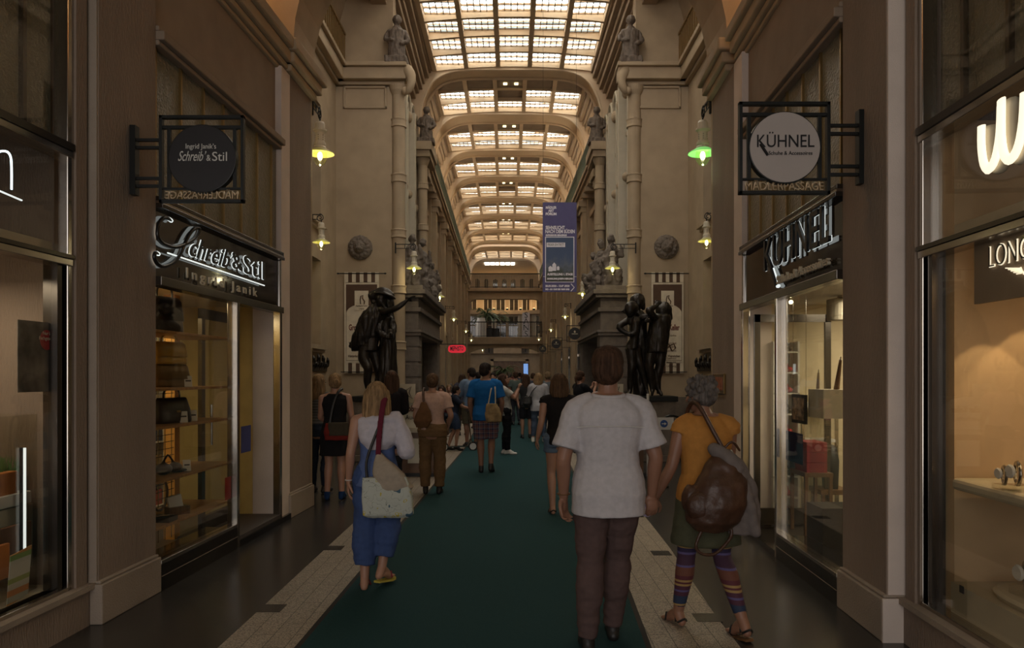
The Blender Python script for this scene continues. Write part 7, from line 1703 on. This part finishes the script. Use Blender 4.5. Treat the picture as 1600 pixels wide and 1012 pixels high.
# ---------------------------------------------------------------- bronze groups
BZ = M['bronze']
def pedestal(x, y, h, lb):
    r = thing('statue_pedestal', lb, 'pedestal', (x, y, 0)); MB().box(-.46,.46,-.40,.40,.12,h-.1).build('block', M['stone'], r, local=True, bevel=.01)
    MB().box(-.52,.52,-.46,.46,0,.12).build('plinth', M['stone'], r, local=True, bevel=.01); MB().box(-.50,.50,-.44,.44,h-.10,h).build('cap', M['iron'], r, local=True, bevel=.01)
YSt = 14.4; Kp = YSt/F
xl, xr = (597-800)*Kp, (1008-800)*Kp; hp = EYE-(618-HZ)*Kp
pedestal(xl, YSt, hp, 'stone pedestal under the left bronze group'); pedestal(xr+.05, YSt, hp, 'stone pedestal under the right bronze group')
def q(u, v, y=0, x0=597): return V((u-x0)*Kp, y, (618-v)*Kp)       # local point of a figure from where it is seen
# left group: caped figure with outstretched arm in front, robed bearded figure beside it
mb = MB()
mb.ball(q(597,470,-.12), (.10,.12,.14), 16, 12); mb.chain([q(583,463,-.1), q(600,457,-.12), q(612,463,-.14)], [.09,.10,.08]); mb.tube([q(592,459,-.12), q(606,461,-.2), q(621,469,-.18)], [.10,.10,.02], 12, sub=3, flat=(V(0,0,1),.35)); mb.chain([q(578,460,-.05), q(585,472,-.1)], [.03,.05])
mb.chain([q(602,478,-.2), q(606,484,-.22)], [.03,.01]); mb.chain([q(592,484,-.08), q(590,492,-.06)], [.08,.10])
mb.loft([tuple(q(577,548,-.05))[:2]+(q(0,548).z,.17,.14), tuple(q(580,525))[:2]+(q(0,525).z,.17,.15), tuple(q(584,505))[:2]+(q(0,505).z,.20,.15), tuple(q(587,490))[:2]+(q(0,490).z,.22,.14), tuple(q(590,480))[:2]+(q(0,480).z,.10,.09)], 20)
mb.chain([q(598,486,-.12), q(612,486,-.20), q(626,481,-.25), q(638,472,-.25)], [.085,.065,.055,.038])
hand(mb, q(638,472,-.25), V(.75,0,.5), V(0,-.3,-1), 1, .1, 1.25)
mb.chain([q(571,545,-.05), q(570,560,-.10), q(578,575,-.16)], [.13,.11,.085]); mb.chain([q(578,575,-.16), q(576,595,-.12), q(578,612,-.10)], [.085,.075,.05]); sole_foot(mb, q(578,612,-.10), q(590,616,-.30), False)
mb.chain([q(582,545,.05), q(590,575,.02), q(592,612,.05)], [.13,.085,.05]); sole_foot(mb, q(592,612,.05), q(602,616,-.1), False)
me_body = bake(mb, .014, 2, fold=.008)
r = thing('bronze_statue', 'bronze group on the left with a caped figure in a brimmed hat stretching one arm', 'statue', (xl, YSt, hp))
mobj('caped_figure', me_body, BZ, r)
mb = MB()
def sec(u0, u1, v, y, d): a, b = q(u0,v), q(u1,v); return ((a.x+b.x)/2, y, a.z, (b.x-a.x)/2, d)
mb.loft([sec(549,560,548,.02,.05), sec(549,583,540,.0,.16), sec(551,592,525,.0,.20), sec(556,597,510,.0,.21), sec(562,600,497,-.02,.20), sec(569,602,487,-.02,.17), sec(577,600,479,-.03,.12), sec(582,597,474,-.04,.09)], 26)
for v in range(0): pass
mb.chain([q(546,541,.0), q(552,536,.0), q(560,538,-.05)], [.03,.045,.03]); mb.chain([q(545,534), q(550,540)], [.012,.03])
mobj('cape', bake(mb, .014, 2, fold=.022, fs=(16,16,2.5)), BZ, r)
mb = MB()
mb.loft([sec(583,622,617,.12,.26), sec(585,620,590,.12,.24), sec(588,618,560,.12,.22), sec(592,617,535,.12,.20), sec(594,615,510,.12,.19), sec(596,614,492,.12,.16), sec(600,610,482,.12,.10)], 26)
mb.ball(q(607,474,.08), (.10,.12,.14), 14, 10); mb.chain([q(608,480,.0), q(608,492,-.06)], [.06,.03]); mb.ball(q(604,465,.1), (.13,.14,.06))
mb.chain([q(596,500,.0), q(594,518,-.15), q(608,527,-.24)], [.075,.07,.05]); mb.chain([q(612,500,.0), q(616,518,-.12), q(612,528,-.2)], [.07,.06,.045]); hand(mb, q(608,527,-.24), V(.6,-.3,.3), V(0,-1,0), 1, .6, 1.2)
mb.chain([q(611,522,-.22), q(616,515,-.22), q(618,528,-.22)], [.03,.04,.04])
mobj('robed_figure', bake(mb, .014, 2, fold=.022, fs=(18,18,2)), BZ, r)
# right group of three
q2 = lambda u, v, y=0: q(u, v, y, 1008)
def sec2(u0, u1, v, y, d): a, b = q2(u0,v), q2(u1,v); return ((a.x+b.x)/2, y, a.z, (b.x-a.x)/2, d)
r = thing('bronze_statue', 'bronze group on the right of three figures leaning together', 'statue', (xr, YSt, hp))
mb = MB()   # left youth bending, hand on hip
mb.ball(q2(983,484,-.10), (.11,.12,.15), 16, 12); mb.ball(q2(986,482,-.06), (.14,.14,.15), 14, 10); mb.tube([q2(975,483,-.12), q2(970,487,-.13), q2(975,490,-.12)], [.02,.025,.02], 8); mb.chain([q2(986,494), q2(990,502)], [.08,.12])
mb.loft([sec2(982,996,545,0,.15), sec2(984,998,530,0,.14), sec2(983,1000,515,0,.16), sec2(984,1002,502,0,.16), sec2(986,1000,494,0,.10)], 20)
mb.chain([q2(982,500,-.02), q2(967,510,-.05), q2(969,514,-.05)], [.075,.06,.055]); mb.chain([q2(969,514,-.05), q2(980,522,-.10), q2(988,522,-.14)], [.055,.05,.04]); mb.chain([q2(985,534,-.02), q2(981,537,-.02)], [.05,.03])
mb.chain([q2(986,545,0), q2(987,570,-.04), q2(985,590,0), q2(985,610,.02)], [.125,.085,.07,.045]); sole_foot(mb, q2(985,609,.02), q2(979,616,-.2), False)
mb.chain([q2(994,545,.02), q2(1001,572,.02), q2(1007,592,.05), q2(1011,610,.05)], [.115,.08,.07,.045]); sole_foot(mb, q2(1011,609,.05), q2(1013,616,-.2), False)
mobj('bending_figure', bake(mb, .014, 2, fold=.01), BZ, r)
mb = MB()   # tall figure behind
mb.ball(q2(999,471,.16), (.11,.13,.15), 16, 12); mb.ball(q2(999,468,.18), (.15,.15,.15), 14, 10); mb.chain([q2(993,468,.18), q2(991,480,.18)], [.06,.04]); mb.chain([q2(1006,468,.18), q2(1008,480,.18)], [.06,.04])
mb.loft([sec2(992,1014,617,.22,.18), sec2(990,1014,560,.20,.18), sec2(988,1014,520,.2,.18), sec2(988,1014,495,.2,.16), sec2(995,1006,484,.18,.10)], 20); mb.chain([q2(990,492,.15), q2(1000,496,-.05), q2(1012,494,-.1)], [.075,.065,.05]); hand(mb, q2(1004,503,-.18), V(1,-.1,.1), V(0,1,0), 1, .5, 1.2)
mobj('tall_figure', bake(mb, .014, 2, fold=.014, fs=(14,14,4)), BZ, r)
mb = MB()   # right figure with coat and hand at the face
mb.ball(q2(1034,486,-.02), (.12,.13,.15), 16, 12); mb.ball(q2(1038,484,.02), (.15,.16,.17), 14, 10); mb.chain([q2(1041,484,.03), q2(1046,497,.03)], [.11,.06])
mb.loft([sec2(1008,1043,550,0,.20), sec2(1009,1044,535,0,.21), sec2(1012,1046,518,0,.20), sec2(1014,1049,502,0,.19), sec2(1018,1048,494,0,.16), sec2(1028,1044,488,0,.10)], 24)
mb.chain([q2(1022,500,-.1), q2(1012,490,-.28), q2(1009,486,-.28)], [.08,.07,.06]); mb.chain([q2(1009,486,-.28), q2(1018,482,-.25), q2(1023,479,-.20)], [.06,.05,.04]); hand(mb, q2(1021,480,-.2), V(.6,0,.6), V(0,1,0), 1, .5, 1.2)
mb.chain([q2(1018,548,0), q2(1014,572,-.04), q2(1018,592,0), q2(1019,610,0)], [.13,.09,.085,.05]); sole_foot(mb, q2(1019,609,0), q2(1016,616,-.2), False)
mb.chain([q2(1033,548,.02), q2(1031,572,.0), q2(1027,592,.03), q2(1030,610,.03)], [.13,.09,.08,.05]); sole_foot(mb, q2(1030,609,.03), q2(1035,616,-.2), False)
mobj('coated_figure', bake(mb, .014, 2, fold=.014, fs=(12,12,4)), BZ, r)
